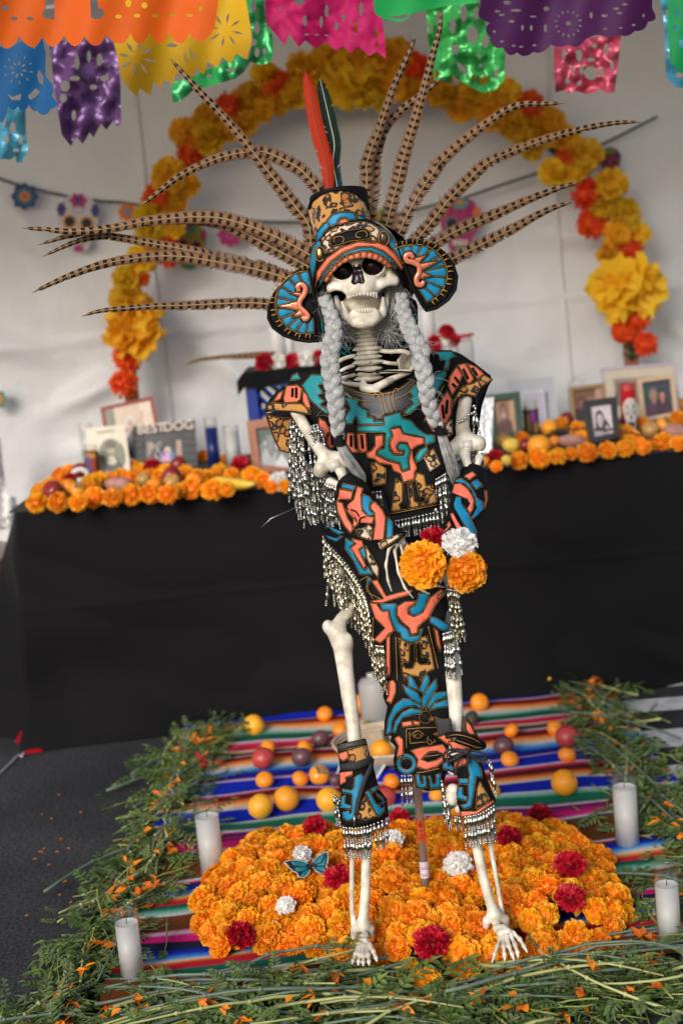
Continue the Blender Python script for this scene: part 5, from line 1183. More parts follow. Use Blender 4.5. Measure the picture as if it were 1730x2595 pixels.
for i, (pth, w0, yt, yb) in enumerate(fp): feather(pth, w0, yt, yb, 60 + i, period=(21, 20, 22, 21, 19, 22, 21, 19, 20, 18, 21, 20, 22, 22)[i])
feather(Z1((1405, 330), (1425, 430), (1450, 560), (1475, 660), (1500, 750)) + A((580, 190), (588, 230)), 19, 2.92, 2.86, 91, kind='r', fluff=.4)
feather(Z1((1470, 362), (1490, 450), (1515, 560), (1535, 660), (1530, 750)) + A((632, 180), (625, 230)), 19, 2.94, 2.88, 92, kind='g', fluff=.4)
hd.done()

# ---------------- tunic
def tun(x, y):
    xc = 955 + (y - 980) * .2; d = (x - xc) / 290
    return 2.70 + .085 * d * d + .05 * max(0, (1050 - y) / 120) * .6 + .007 * math.sin(x * .03 + y * .018) + .004 * math.sin(y * .05 - x * .02)
tn = Garment('tunic', B, BK_, tun, skel, 2.70)
tn.base([(430, 205), (340, 212), (260, 230), (215, 290), (150, 335), (100, 385), (75, 440), (78, 462), (150, 455), (250, 462), (340, 482), (365, 520), (395, 590), (440, 640), (500, 700), (560, 790), (650, 900), (690, 935), (780, 932), (830, 1088), (1120, 1030), (1100, 870), (1165, 815), (1205, 700), (1200, 600), (1195, 520), (1205, 440), (1228, 385), (1290, 360), (1340, 385), (1350, 430), (1365, 400), (1440, 270), (1430, 240), (1340, 170), (1250, 110), (1190, 90), (1085, 92), (1010, 165), (985, 215), (930, 275), (860, 318), (760, 342), (690, 345), (600, 322), (530, 285), (480, 230)], M_black, 0, .005, step=12)
bk_ = lambda x, y: 2.87 + .00002 * (x - 900)
tn.patch([(80, 468), (200, 455), (350, 480), (420, 640), (600, 900), (480, 850), (240, 722), (165, 690)], M_black, 0, .001, 0, False, name='back_panel', dfn=lambda x, y: bk_(x, y) + .012, step=14)
tn.patch([(82, 474), (140, 495), (250, 500), (265, 600), (250, 712), (165, 688), (125, 600)], M_leo, 0, .002, 0, True, name='back_panel', dfn=bk_, step=14)
tn.patch([(1150, 380), (1300, 330), (1430, 270), (1380, 420), (1345, 640), (1200, 720), (1140, 600)], M_black, 0, .001, 0, False, name='back_panel', dfn=lambda x, y: 2.90, step=14)
tn.patch([((x * .42092 + 580 - 640) / .42092, (y * .42092 + 800 - 850) / .42092) for x, y in ((640, 225), (800, 205), (1110, 190), (1135, 430), (900, 480), (655, 445))], M_black, 0, .001, 0, False, name='back_panel', dfn=lambda x, y: 2.93, step=14)
tp = tn.patch
for pl in ([(300, 300), (355, 235), (415, 240), (430, 290), (390, 300), (425, 345), (390, 360), (430, 400), (400, 415), (455, 455), (450, 475), (350, 390), (325, 345)], [(240, 242), (268, 228), (286, 262), (230, 272)], [(545, 370), (640, 385), (630, 420), (660, 440), (690, 455), (685, 490), (730, 500), (725, 520), (786, 515), (786, 532), (640, 535), (620, 480), (600, 530), (565, 530), (555, 495), (590, 440), (570, 400)],
           [(632, 547), (795, 540), (790, 490), (885, 463), (897, 497), (955, 515), (985, 555), (1040, 597), (1092, 600), (1094, 640), (1042, 660), (1034, 612), (975, 602), (908, 588), (890, 545), (826, 558), (836, 608), (816, 640), (822, 690), (848, 722), (908, 722), (915, 688), (882, 690), (870, 665), (886, 650), (922, 652), (943, 690), (933, 760), (940, 800), (902, 812), (887, 765), (820, 748), (748, 714), (754, 692), (792, 685), (802, 585), (632, 578)],
           [(1044, 668), (1052, 690), (1015, 745), (985, 766), (980, 732), (1007, 690)], [(1000, 280), (990, 330), (1010, 360), (1000, 420), (950, 470), (908, 483), (930, 440), (968, 410), (945, 380), (965, 368), (942, 330), (975, 300)], [(1085, 97), (1190, 95), (1222, 125), (1185, 140), (1172, 205), (1152, 200), (1165, 150), (1130, 150), (1120, 112)], [(1102, 232), (1158, 212), (1162, 237), (1104, 345), (1090, 356), (1088, 300)]):
    tp(pl, M_teal, puff=.002)
tp([(545, 300), (640, 345), (740, 360), (860, 338), (960, 275), (972, 300), (938, 335), (960, 370), (940, 382), (960, 408), (925, 438), (900, 460), (885, 455), (784, 484), (790, 510), (732, 505), (740, 490), (692, 480), (698, 450), (650, 428), (655, 390), (640, 375), (542, 352)], M_grey, off=.0012, puff=.0015, name='chest_panel')
tp([(832, 566), (884, 554), (903, 594), (975, 610), (1028, 617), (1026, 652), (990, 663), (956, 686), (963, 740), (988, 800), (973, 820), (968, 866), (907, 882), (892, 833), (847, 812), (832, 778), (760, 768), (735, 743), (692, 733), (687, 707), (712, 697), (737, 665), (737, 607), (783, 599), (783, 658), (745, 694), (740, 722), (815, 758), (880, 775), (895, 825), (948, 810), (942, 760), (952, 690), (930, 643), (880, 641), (861, 665), (874, 700), (903, 700), (900, 713), (852, 710), (830, 680), (826, 640), (846, 606)], M_coral, off=.003, puff=.0025)
for pl in ([(570, 590), (608, 590), (612, 680), (650, 704), (600, 704), (566, 650)], [(627, 592), (678, 592), (688, 698), (658, 704), (638, 690)], [(455, 590), (495, 562), (508, 640), (470, 688), (442, 640)], [(400, 500), (438, 520), (468, 580), (432, 636), (394, 570)], [(205, 305), (270, 300), (295, 320), (285, 385), (265, 400), (195, 405), (188, 380)], [(302, 332), (325, 355), (346, 430), (332, 445), (304, 400)], [(120, 400), (160, 347), (184, 332), (166, 385)],
           [(1185, 250), (1225, 190), (1260, 240), (1236, 300), (1200, 360), (1178, 300)], [(1237, 178), (1277, 168), (1328, 265), (1300, 290), (1272, 240)], [(1292, 170), (1340, 190), (1388, 232), (1352, 260)], [(1107, 440), (1168, 335), (1196, 385), (1192, 470), (1160, 538), (1127, 500)], [(1037, 500), (1055, 482), (1093, 560), (1085, 578)]):
    tp(pl, M_coral, puff=.003)
for q in ([(240, 318), (238, 370)], [(262, 315), (262, 375)], [(590, 600), (592, 670)], [(655, 600), (662, 680)], [(475, 590), (480, 660)], [(1215, 250), (1240, 285)], [(1200, 290), (1222, 310)], [(1265, 200), (1295, 260)], [(1320, 195), (1350, 240)], [(1140, 420), (1150, 500)], [(1170, 390), (1165, 470)]): tn.line(q, .006, .0026, False, 'cord')
for pl, m in (([(80, 442), (110, 406), (190, 412), (290, 412), (345, 450), (348, 472), (250, 456), (130, 450)], M_leo), ([(1205, 400), (1260, 308), (1330, 290), (1390, 240), (1436, 266), (1360, 320), (1338, 365), (1285, 350), (1230, 372), (1200, 430)], M_leo), ([(1140, 560), (1196, 505), (1200, 590), (1175, 610)], M_leow), ([(715, 775), (740, 765), (800, 800), (798, 890), (725, 905)], M_leo), ([(835, 1060), (862, 862), (905, 895), (970, 880), (990, 830), (1030, 842), (1040, 910), (1080, 900), (1105, 1000), (1080, 1012)], M_leo), ([(1030, 735), (1085, 682), (1128, 775), (1065, 818)], M_leow)):
    tp(pl, m, puff=.002, name='leopard_panel')
for pl in ([(905, 892), (928, 886), (940, 1010), (928, 1042), (895, 1046), (885, 1020), (905, 1000)], [(958, 882), (978, 877), (1000, 975), (1030, 970), (1035, 995), (1005, 1005), (976, 995)]): tp(pl, M_black, off=.005, puff=.003)
for q in ([(530, 300), (620, 338), (740, 358), (860, 335), (960, 270)], [(545, 350), (640, 388), (720, 398)], [(860, 385), (930, 350), (975, 300)], [(790, 480), (770, 390), (740, 350), (725, 365), (735, 380)], [(815, 470), (790, 385), (780, 350), (750, 340)], [(840, 465), (820, 380), (820, 340)], [(865, 460), (845, 385), (850, 330), (870, 320), (875, 340)], [(1020, 460), (1080, 430), (1150, 300)], [(830, 1075), (1110, 1020)]): tn.line(q, .005, .0007)
BT = lambda x, y: 2.83
SB = BK_ * 2.72 / F
fringe(B, [(225, 500), (250, 640), (310, 740), (400, 830), (480, 880), (570, 910)], 27, [.150, .150, .135, .105, .09, .085], BT, tn.root, jit=.08, rows=2)
fringe(B, [(235, 500), (290, 560), (370, 560)], 6, [.12, .16, .14], lambda x, y: 2.80, tn.root, jit=.1)
fringe(B, [(850, 1112), (980, 1085), (1120, 1052)], 13, [.042], tun, tn.root, jit=.05)
fringe(B, [(690, 940), (778, 930)], 4, [.040], tun, tn.root, jit=.05)
fringe(B, [(1098, 862), (1165, 822)], 6, [.085, .09], tun, tn.root, jit=.06, rows=2)
fringe(B, [(1225, 700), (1300, 720), (1390, 700)], 7, [.07], lambda x, y: 2.83, tn.root, jit=.08)
fringe(B, [(350, 545), (385, 530), (420, 560)], 5, [.055], lambda x, y: 2.70, tn.root, jit=.25)
fringe(B, [(1325, 450), (1345, 470)], 2, [.05], lambda x, y: 2.745, tn.root, jit=.2)
mb = MB()
for i, (x, y) in enumerate([(1245, 520), (1262, 512), (1280, 496), (1300, 478), (1318, 470), (1335, 462), (1340, 440), (1332, 425)]): mb.ell(W(*B((x, y))[0], 2.735), (.0042 if i % 2 else .003, .003, .0032), 8, 6)
for i, (x, y) in enumerate([(345, 590), (362, 582), (380, 578), (398, 575), (412, 582), (420, 600), (372, 560), (395, 555)]): mb.ell(W(*B((x, y))[0], 2.685), (.0042 if i % 2 else .003, .003, .0034), 8, 6)
tag(mb.build('bead_cuff', M_silver, tn.root), kind='stuff')
tn.done()

# ---------------- arm cuffs
c1 = cyl(B((575, 880))[0], B((850, 1260))[0], 100 * BK_, 92 * BK_, 2.635, 2.52, .95)
c1o = [(540, 882), (630, 905), (690, 955), (722, 1000), (790, 1075), (860, 1140), (925, 1195), (880, 1240), (760, 1295), (700, 1245), (620, 1212), (560, 1190), (538, 1140), (500, 1060), (490, 980), (510, 920)]
lc = Garment('arm_cuff', B, BK_, c1, skel, 2.58); lc.base(c1o, M_black, 0, .004, step=9)
MB().tube([W(*B((575, 885))[0], 2.655), W(*B((845, 1245))[0], 2.545)], [84 * BK_ * 2.65 / F, 74 * BK_ * 2.54 / F], 20, cap=False).build('lining', M_black, lc.root)
for pl, m in (([(545, 892), (615, 908), (605, 930), (538, 916)], M_blue), ([(525, 926), (600, 942), (590, 985), (514, 990)], M_coral), ([(630, 912), (662, 922), (650, 960), (655, 1040), (690, 1090), (728, 1098), (718, 1130), (640, 1130), (602, 1158), (610, 1100), (562, 1050), (572, 1020), (610, 990)], M_coral), ([(666, 958), (700, 972), (722, 1002), (700, 1030), (705, 1058), (730, 1072), (700, 1088), (664, 1055), (655, 1000)], M_blue),
              ([(708, 1012), (735, 1002), (780, 1052), (800, 1100), (785, 1228), (727, 1232), (740, 1140), (735, 1070), (712, 1042)], M_coral), ([(810, 1092), (843, 1130), (838, 1218), (806, 1222)], M_blue), ([(506, 1000), (538, 1010), (570, 1100), (608, 1160), (588, 1186), (555, 1148), (512, 1060)], M_coral), ([(622, 1172), (700, 1142), (718, 1160), (714, 1232), (640, 1208)], M_leow), ([(755, 1250), (868, 1202), (920, 1190), (830, 1248), (772, 1288)], M_leow)): lc.patch(pl, m, puff=.0025, step=6)
for q in ([(590, 1050), (620, 1060), (640, 1090)], [(640, 1130), (650, 1100), (680, 1090)]): lc.line(q, .006, .0016, True, 'cord')
lc.done()
c2 = cyl(E_((1205, 215))[0], E_((1065, 1010))[0], 205 * EK, 220 * EK, 2.685, 2.53, .95)
rc = Garment('arm_cuff', E_, EK, c2, skel, 2.6); rc.base([(1180, 195), (1260, 250), (1340, 350), (1366, 500), (1342, 680), (1285, 800), (1262, 900), (1240, 1010), (1180, 985), (1060, 950), (815, 945), (870, 770), (940, 480), (985, 290)], M_black, 0, .004, step=9)
MB().tube([W(*E_((1195, 240))[0], 2.70), W(*E_((1070, 990))[0], 2.555)], [165 * EK * 2.7 / F, 170 * EK * 2.55 / F], 20, cap=False).build('lining', M_black, rc.root)
for pl, m in (([(1088, 262), (1178, 208), (1222, 250), (1150, 298)], M_coral), ([(992, 302), (1060, 292), (1150, 362), (1212, 470), (1228, 522), (1298, 562), (1308, 650), (1250, 718), (1192, 756), (1174, 730), (1232, 620), (1200, 500), (1120, 392), (1060, 342), (985, 330)], M_blue), ([(1168, 336), (1230, 297), (1298, 375), (1226, 408)], M_blue), ([(975, 352), (1080, 354), (1150, 424), (1198, 540), (1188, 650), (1156, 696), (1118, 640), (1152, 580), (1122, 520), (1050, 498), (948, 458)], M_coral),
              ([(990, 504), (1048, 514), (1058, 584), (1100, 645), (1160, 762), (1228, 920), (1228, 985), (1180, 935), (1082, 820), (972, 640), (962, 590)], M_blue), ([(922, 704), (960, 694), (1010, 792), (1106, 930), (1052, 940), (1000, 880), (942, 760)], M_coral), ([(822, 935), (872, 852), (920, 784), (933, 830), (870, 905)], M_coral), ([(1322, 424), (1348, 434), (1353, 560), (1330, 656), (1312, 600), (1330, 520)], M_coral), ([(922, 902), (970, 872), (988, 912), (950, 925)], M_blue)): rc.patch(pl, m, puff=.0025, step=6)
rc.done()

# ---------------- long loincloth with a face
def lo(x, y):
    u, v = (x - 700) / CK, (y - 1350) / CK; xc = 880 + (v - 600) * .10
    return 2.755 - .012 * math.exp(-((v - 500) / 300) ** 2) + .07 * (max(0, xc - u - 120) / 400) ** 1.5 + .02 * ((u - xc) / 300) ** 2 + .003 * math.sin(v * .02 + u * .01)
lc2 = Garment('loincloth', C_, CK, lo, skel, 2.74)
lc2.base([(290, -80), (300, 0), (330, 60), (400, 120), (455, 185), (540, 300), (580, 390), (612, 450), (625, 540), (645, 735), (712, 740), (722, 880), (730, 990), (705, 1085), (722, 1130), (735, 1150), (715, 1250), (712, 1345), (760, 1345), (752, 1380), (790, 1420), (775, 1500), (785, 1580), (820, 1600), (905, 1600), (925, 1690), (1000, 1712), (1095, 1702), (1110, 1640), (1160, 1500), (1180, 1300), (1150, 1100), (1130, 900), (1110, 640), (1130, 480), (1120, 370), (1080, 200), (1050, -80)], M_black, 0, .004, step=12)
lp = lc2.patch
n1c = lambda *p: [((x - 700) / CK, (y - 1350) / CK) for x, y in N1(*p)]
for pl in (n1c((955, 870), (1010, 905), (1100, 935), (1140, 905), (1165, 910), (1100, 965), (1015, 935)), n1c((965, 772), (1100, 832), (1180, 872), (1130, 890), (1060, 852), (1000, 806), (985, 830)), n1c((1200, 932), (1308, 992), (1242, 1030), (1300, 1120), (1368, 1222), (1416, 1300), (1440, 1245), (1498, 1330), (1362, 1330), (1290, 1180), (1197, 1040)), n1c((1350, 1060), (1400, 1030), (1420, 1120), (1405, 1190), (1380, 1130)), n1c((1450, 1360), (1480, 1380), (1440, 1480), (1500, 1600), (1430, 1480)),
           [(690, 472), (795, 472), (785, 540), (815, 602), (870, 642), (880, 687), (942, 682), (952, 640), (970, 632), (960, 660), (940, 713), (905, 723), (860, 718), (830, 698), (820, 663), (780, 638), (760, 578), (745, 513), (702, 518)], [(882, 507), (915, 482), (940, 432), (942, 402), (1013, 397), (1000, 440), (965, 523), (915, 547), (887, 538)], [(1022, 557), (1055, 562), (1138, 612), (1133, 648), (1090, 643), (1017, 590)], [(1067, 417), (1118, 382), (1113, 410), (1072, 438)],
           [(870, 952), (890, 947), (938, 1030), (948, 1045), (915, 1033), (877, 1018)], [(947, 1043), (985, 937), (1003, 947), (1013, 980), (975, 1068)], [(832, 1002), (880, 1032), (935, 1062), (953, 1100), (958, 1138), (900, 1108), (857, 1060)], [(962, 1100), (987, 1052), (1058, 962), (1063, 1020), (1028, 1080), (980, 1156), (966, 1158)],
           [(727, 1333), (742, 1230), (782, 1142), (840, 1097), (900, 1107), (950, 1142), (972, 1178), (920, 1142), (850, 1152), (798, 1190), (763, 1250), (758, 1323)], [(772, 1318), (787, 1250), (832, 1192), (890, 1162), (958, 1177), (963, 1195), (900, 1203), (835, 1223), (798, 1280), (788, 1323)], [(987, 1173), (1040, 1062), (1128, 1052), (1133, 1083), (1060, 1108), (1010, 1158)], [(1012, 1178), (1050, 1132), (1133, 1102), (1136, 1148), (1050, 1163)],
           [(922, 1602), (944, 1602), (955, 1665), (972, 1665), (970, 1612), (988, 1612), (995, 1683), (950, 1688), (930, 1670)], [(1008, 1612), (1022, 1612), (1030, 1665), (1055, 1665), (1058, 1602), (1085, 1592), (1085, 1688), (1020, 1693)]):
    lp(pl, M_blue, puff=.0028)
for pl in (n1c((1262, 932), (1378, 962), (1398, 1020), (1345, 1060), (1372, 1130), (1418, 1230), (1400, 1278), (1330, 1170), (1262, 1030), (1312, 988)), [(632, 320), (667, 314), (725, 422), (830, 392), (900, 377), (880, 408), (760, 443), (700, 463), (640, 460), (620, 452), (715, 438)], [(622, 466), (660, 470), (690, 518), (742, 518), (745, 560), (783, 640), (690, 728), (647, 708), (720, 630), (655, 562), (645, 530)],
           [(802, 490), (850, 457), (928, 452), (898, 480), (870, 500), (870, 540), (910, 558), (970, 530), (1018, 430), (1088, 377), (1116, 392), (1050, 480), (1010, 558), (960, 600), (935, 625), (930, 663), (892, 673), (882, 630), (832, 590), (797, 540)], [(732, 690), (750, 668), (752, 928), (740, 958), (727, 943)], [(737, 987), (770, 977), (788, 1000), (788, 1060), (760, 1128), (728, 1110), (742, 1090)], [(1042, 628), (1068, 652), (1088, 760), (1083, 788), (1062, 740)],
           [(832, 1257), (893, 1247), (898, 1273), (837, 1283)], [(907, 1247), (948, 1252), (943, 1273), (912, 1270)], [(1012, 1235), (1034, 1217), (1038, 1243)], [(787, 1362), (810, 1347), (836, 1370), (840, 1470), (820, 1498), (797, 1480), (810, 1410), (802, 1400)], [(892, 1442), (960, 1422), (1010, 1417), (1100, 1402), (1128, 1440), (1128, 1488), (1060, 1548), (990, 1568), (932, 1548), (937, 1500)]):
    lp(pl, M_coral, puff=.0028)
lp([(808, 695), (870, 738), (945, 724), (960, 695), (1000, 685), (1020, 760), (1043, 900), (1000, 918), (960, 980), (940, 950), (880, 940), (850, 978), (832, 900)], M_leo, puff=.002, name='leopard_panel')
lp(n1c((1420, 1010), (1480, 1120), (1560, 1260), (1560, 1370), (1500, 1290), (1440, 1150)), M_leow, puff=.002, name='leopard_panel')
for pl in ([(885, 737), (905, 735), (912, 850), (895, 893), (855, 893), (842, 860), (870, 860), (885, 850)], [(925, 737), (945, 732), (955, 830), (985, 822), (1003, 840), (998, 863), (955, 868), (935, 850)], [(962, 1500), (1010, 1457), (1060, 1452), (1098, 1470), (1060, 1498), (1000, 1513), (985, 1503)]): lp(pl, M_black, off=.005, puff=.003)
circ = lambda x, y, rx, ry=None, n=16: [(x + rx * math.cos(t), y + (ry or rx) * math.sin(t)) for t in np.linspace(0, 2 * PI, n, endpoint=False)]
lp(circ(985, 1220, 36), M_black, puff=.006); lp(circ(860, 1530, 64), M_blue, holes=[circ(860, 1530, 38)], puff=.003); lp(circ(860, 1530, 34), M_black, puff=.003)
lp([(905, 1345), (935, 1330), (965, 1345), (935, 1358)], M_coral, off=.003, puff=.001, cw=1.6); lp(circ(935, 1345, 11), M_black, off=.005, puff=.001, cw=1.4); lp([(1040, 1332), (1070, 1322), (1062, 1340)], M_coral, off=.003, puff=.001, cw=1.6)
for q, c in (([(860, 1300), (860, 1430)], 0), ([(880, 1320), (885, 1395), (990, 1385)], 0), ([(860, 1300), (960, 1292), (1060, 1290)], 0), ([(995, 1380), (1010, 1400), (1030, 1395), (1020, 1375), (1000, 1370), (1005, 1350)], 1), ([(1035, 1390), (1050, 1385), (1045, 1370)], 1), ([(890, 1340), (935, 1312), (980, 1340)], 1), ([(975, 1485), (1020, 1478), (1080, 1470)], 1), ([(640, 560), (640, 700)], 0), ([(1005, 620), (1070, 900)], 0), ([(790, 690), (800, 980)], 0), ([(550, 320), (600, 290), (600, 400)], 0), ([(615, 400), (690, 440)], 0), ([(930, 1590), (1000, 1580), (1080, 1560)], 1)): lc2.line(q, .006, .0007, bool(c))
fringe(C_, [(305, 10), (370, 100), (440, 175), (510, 270), (565, 370), (600, 460), (618, 560), (640, 715)], 34, [.085, .125, .135, .125, .11, .10, .10, .095], lo, lc2.root, jit=.05, tone=STRC, rows=2, off=-.004)
fringe(C_, [(335, 110), (400, 240), (450, 330)], 10, [.10, .08], lambda x, y: 2.80, lc2.root, jit=.05, tone=STRC)
fringe(C_, [(655, 740), (712, 745)], 5, [.098], lo, lc2.root, jit=.05, tone=STRC)
fringe(C_, [(820, 1602), (902, 1600)], 4, [.072], lo, lc2.root, jit=.03)
fringe(C_, [(1128, 365), (1205, 380)], 6, [.105], lambda x, y: 2.735, lc2.root, jit=.10, tone=STRC, rows=2)
fringe(C_, [(1095, 665), (1190, 635)], 7, [.10], lambda x, y: 2.74, lc2.root, jit=.06)
lc2.done()

# ---------------- shin guards
g1 = cyl(D_((285, 185))[0], D_((395, 840))[0], 118 * DK, 205 * DK, 2.695, 2.685, .85)
lg = Garment('shin_guard', D_, DK, g1, skel, 2.66)
lg.base([(175, 210), (390, 165), (430, 290), (470, 430), (500, 560), (565, 640), (578, 780), (490, 820), (400, 845), (300, 860), (205, 850), (180, 700), (200, 600), (180, 530), (190, 400)], M_black, 0, .004, step=9)
MB().tube([W(*D_((285, 200))[0], 2.70), W(*D_((330, 480))[0], 2.70), W(*D_((385, 820))[0], 2.695)], [104 * DK * 2.7 / F, 130 * DK * 2.7 / F, 178 * DK * 2.7 / F], 24, cap=False).build('lining', M_black, lg.root)
for pl, m in (([(177, 217), (388, 172), (400, 205), (180, 255)], M_grey), ([(255, 258), (400, 215), (418, 325), (270, 365)], M_leo), ([(186, 280), (250, 262), (262, 310), (220, 338), (190, 320)], M_coral), ([(192, 432), (290, 422), (288, 450), (230, 470), (240, 500), (196, 528)], M_coral), ([(310, 470), (355, 442), (385, 470), (360, 560), (345, 650), (310, 740), (300, 800), (250, 813), (222, 790), (217, 745), (262, 738), (265, 768), (285, 745), (290, 600), (217, 588), (212, 562), (280, 575), (300, 560)], M_blue), ([(207, 622), (235, 612), (225, 678), (283, 700), (283, 718), (197, 713)], M_blue), ([(397, 590), (420, 572), (470, 670), (520, 718), (543, 692), (538, 740), (500, 778), (480, 760), (450, 700)], M_blue), ([(440, 562), (488, 532), (490, 560), (452, 588)], M_blue), ([(482, 592), (558, 650), (543, 680), (502, 688), (538, 655), (490, 615)], M_blue), ([(332, 788), (350, 692), (390, 622), (478, 778), (400, 803)], M_leo)): lg.patch(pl, m, puff=.0024, step=6, cw=2.2)
M_tape = pm('black_tape', (.018, .018, .020), .75, bump=.2, bscale=400, bdist=.0005)
for pl in ([(193, 365), (300, 350), (400, 318), (436, 300), (440, 360), (390, 385), (300, 415), (197, 412)], [(440, 295), (465, 330), (455, 400), (405, 500), (360, 640), (330, 770), (300, 768), (318, 650), (365, 500), (425, 370)]): lg.patch(pl, M_tape, off=.008, puff=.003, cord=False, name='tie_band', step=8)
MB().tube([W(*D_((308, 768))[0], g1(*D_((308, 768))[0]) - .008), W(*D_((306, 855))[0], g1(*D_((306, 850))[0]) - .008)], .0026, 8).build('aglet', pm('pewter', (.35, .35, .34), .35, 1), lg.root)
fringe(D_, [(208, 858), (320, 862), (430, 842), (575, 788)], 14, [.066, .066, .058], g1, lg.root, jit=.04)
fringe(D_, [(140, 600), (165, 620), (195, 655)], 4, [.062], lambda x, y: 2.70, lg.root, jit=.06)
lg.done()
g2 = cyl(D_((1165, 240))[0], D_((1285, 760))[0], 128 * DK, 175 * DK, 2.685, 2.68, .9)
rg = Garment('shin_guard', D_, DK, g2, skel, 2.66)
rg.base([(1010, 335), (1100, 290), (1190, 270), (1300, 300), (1360, 480), (1400, 580), (1430, 650), (1400, 690), (1280, 745), (1150, 782), (1130, 690), (1098, 640), (1140, 560), (1120, 450), (1050, 420), (1005, 410)], M_black, 0, .004, step=9)
for pl, m in (([(1200, 332), (1258, 322), (1308, 400), (1318, 468), (1270, 462), (1250, 600), (1230, 700), (1180, 718), (1152, 690), (1198, 680), (1213, 640), (1210, 540), (1220, 450)], M_blue), ([(1132, 482), (1208, 482), (1208, 520), (1142, 518)], M_blue), ([(1132, 547), (1163, 552), (1160, 610), (1203, 630), (1193, 653), (1117, 633)], M_blue), ([(1012, 370), (1040, 333), (1080, 390), (1088, 420), (1012, 398)], M_blue), ([(1272, 718), (1282, 560), (1302, 502), (1378, 640), (1350, 678)], M_leo), ([(1152, 742), (1270, 742), (1400, 652), (1423, 662), (1280, 758), (1155, 782)], M_coral), ([(1102, 352), (1170, 312), (1228, 350), (1150, 378), (1102, 398)], M_coral)): rg.patch(pl, m, puff=.0024, step=6, cw=2.2)
fl = lambda x, y: 2.66 + .00035 * (x - 1160)
for pl, m, y0 in (([(945, -10), (1000, 10), (1065, 10), (1085, 120), (1040, 132), (985, 152)], M_grey, 2.69), ([(1165, -10), (1210, 20), (1250, 90), (1285, 155), (1225, 140), (1160, 110)], M_grey, 2.675), ([(1190, 20), (1230, 60), (1260, 130), (1220, 130), (1195, 90)], M_coral, 2.668), ([(975, 152), (1050, 122), (1085, 192), (1040, 202)], M_coral, 2.675), ([(1060, 190), (1150, 185), (1240, 200), (1250, 260), (1180, 275), (1090, 250)], M_coral, 2.672), ([(1220, 215), (1300, 240), (1280, 262), (1230, 258)], M_leo, 2.67)):
    rg.patch(pl, m, 0, .004, 0, True, name='collar_flap', dfn=lambda x, y, y0=y0: y0 + .0001 * (x - 1160), step=7, cw=2.0)
rim = crom([W(*D_(q)[0], Y) for q, Y in (((1035, 140), 2.665), ((1120, 128), 2.655), ((1220, 150), 2.65), ((1290, 185), 2.655), ((1332, 215), 2.665), ((1290, 232), 2.658), ((1210, 205), 2.655), ((1110, 170), 2.66))], 30)
MB().tube(rim, .0062, 8).build('collar_rim', M_black, rg.root); rg.thread.tube([p + V((0, -.0062, .001)) for p in rim], .0006, 4)
bow = MB()
for q in ([(1190, 265), (1130, 250), (1050, 255), (1012, 300), (1030, 345), (1090, 330), (1180, 275)], [(1200, 262), (1260, 262), (1330, 280), (1352, 312), (1310, 325), (1250, 300), (1195, 272)], [(1190, 270), (1150, 310), (1120, 380), (1105, 450)], [(1195, 270), (1210, 320), (1190, 380)], [(1200, 268), (1270, 330), (1345, 350)], [(1185, 262), (1120, 262), (1070, 275), (1060, 300), (1110, 305), (1180, 275)]):
    bow.tube(crom([W(*D_(p)[0], 2.635 + .004 * math.sin(i * 2)) for i, p in enumerate(q)], 26), .0028, 6)
bow.ell(W(*D_((1192, 266))[0], 2.632), (.007, .006, .007), 10, 8); bow.build('bow', M_tape, rg.root)
fringe(D_, [(1180, 775), (1300, 750), (1420, 682)], 12, [.070, .066, .075], g2, rg.root, jit=.04)
fringe(D_, [(995, 480), (1015, 560), (1050, 640)], 7, [.085, .075], lambda x, y: 2.69, rg.root, jit=.08)
fringe(D_, [(1095, 770), (1150, 785)], 3, [.032], lambda x, y: 2.69, rg.root, jit=.15)
fringe(D_, [(1362, 312), (1392, 345)], 2, [.072], lambda x, y: 2.68, rg.root, jit=.06)
rg.done()

# ---------------- what the hands hold, and the support rod
EP = lambda x, y, Y: W(*E_((x, y))[0], Y)
def held(kind, x, y, r, Y, n, lb): flower(kind, EP(x, y, Y), r * EK * Y / F, n, lb, "flowers held in the skeleton's hands")
held('m', 600, 1300, 285, 2.455, (-.12, -1, .15), "larger orange marigold held in the skeleton's hands, on the left")
held('m', 1115, 1375, 250, 2.465, (.15, -1, .05), "smaller orange marigold held in the skeleton's hands, on the right")
held('w', 1035, 1045, 205, 2.475, (.1, -.7, .7), "white carnation held in the skeleton's hands above the marigolds")
held('r', 720, 985, 150, 2.50, (0, -.5, .8), "red carnation held in the skeleton's hands, peeping out behind the marigolds")
rp0, rp1 = W(*D_((800, 500))[0], 2.83), W(*D_((868, 1290))[0], 2.83)
rr_ = W(*D_((800, 300))[0], 2.83)
rod = empty('support_rod', rp1, 'clear plastic rod with an orange size sticker propping the skeleton from behind', 'rod')
ax = (rp0 - rp1).normalized(); RR_ = 35 * DK * 2.83 / F
MB().tube([rp1 - ax * .08, rp0 + ax * .45], RR_, 20).build('rod', pm('clear_acrylic', (.45, .36, .30), .12, trans=.25, coat=.6), rod)
def sleeve_pt(t, a): return rp1.lerp(rp0, t) + (V((math.cos(a), 0, 0)) + V((0, math.sin(a), 0))) * (RR_ + .0008)
def wrap(t0, t1, mat, name):
    mb = MB(); vs = [sleeve_pt(t0 + (t1 - t0) * j, -PI + PI * i / 14) for j in (0, 1) for i in range(15)]
    mb.add(vs, [(i, i + 1, 16 + i, 15 + i) for i in range(14)]); return mb.build(name, mat, rod)
T_ = lambda y: (1290 - y) / (1290 - 500)
wrap(T_(975), T_(795), pm('orange_sticker', (.85, .12, .03), .45), 'size_sticker'); wrap(T_(1260), T_(1130), cm(225, 205, 215), 'price_sticker')
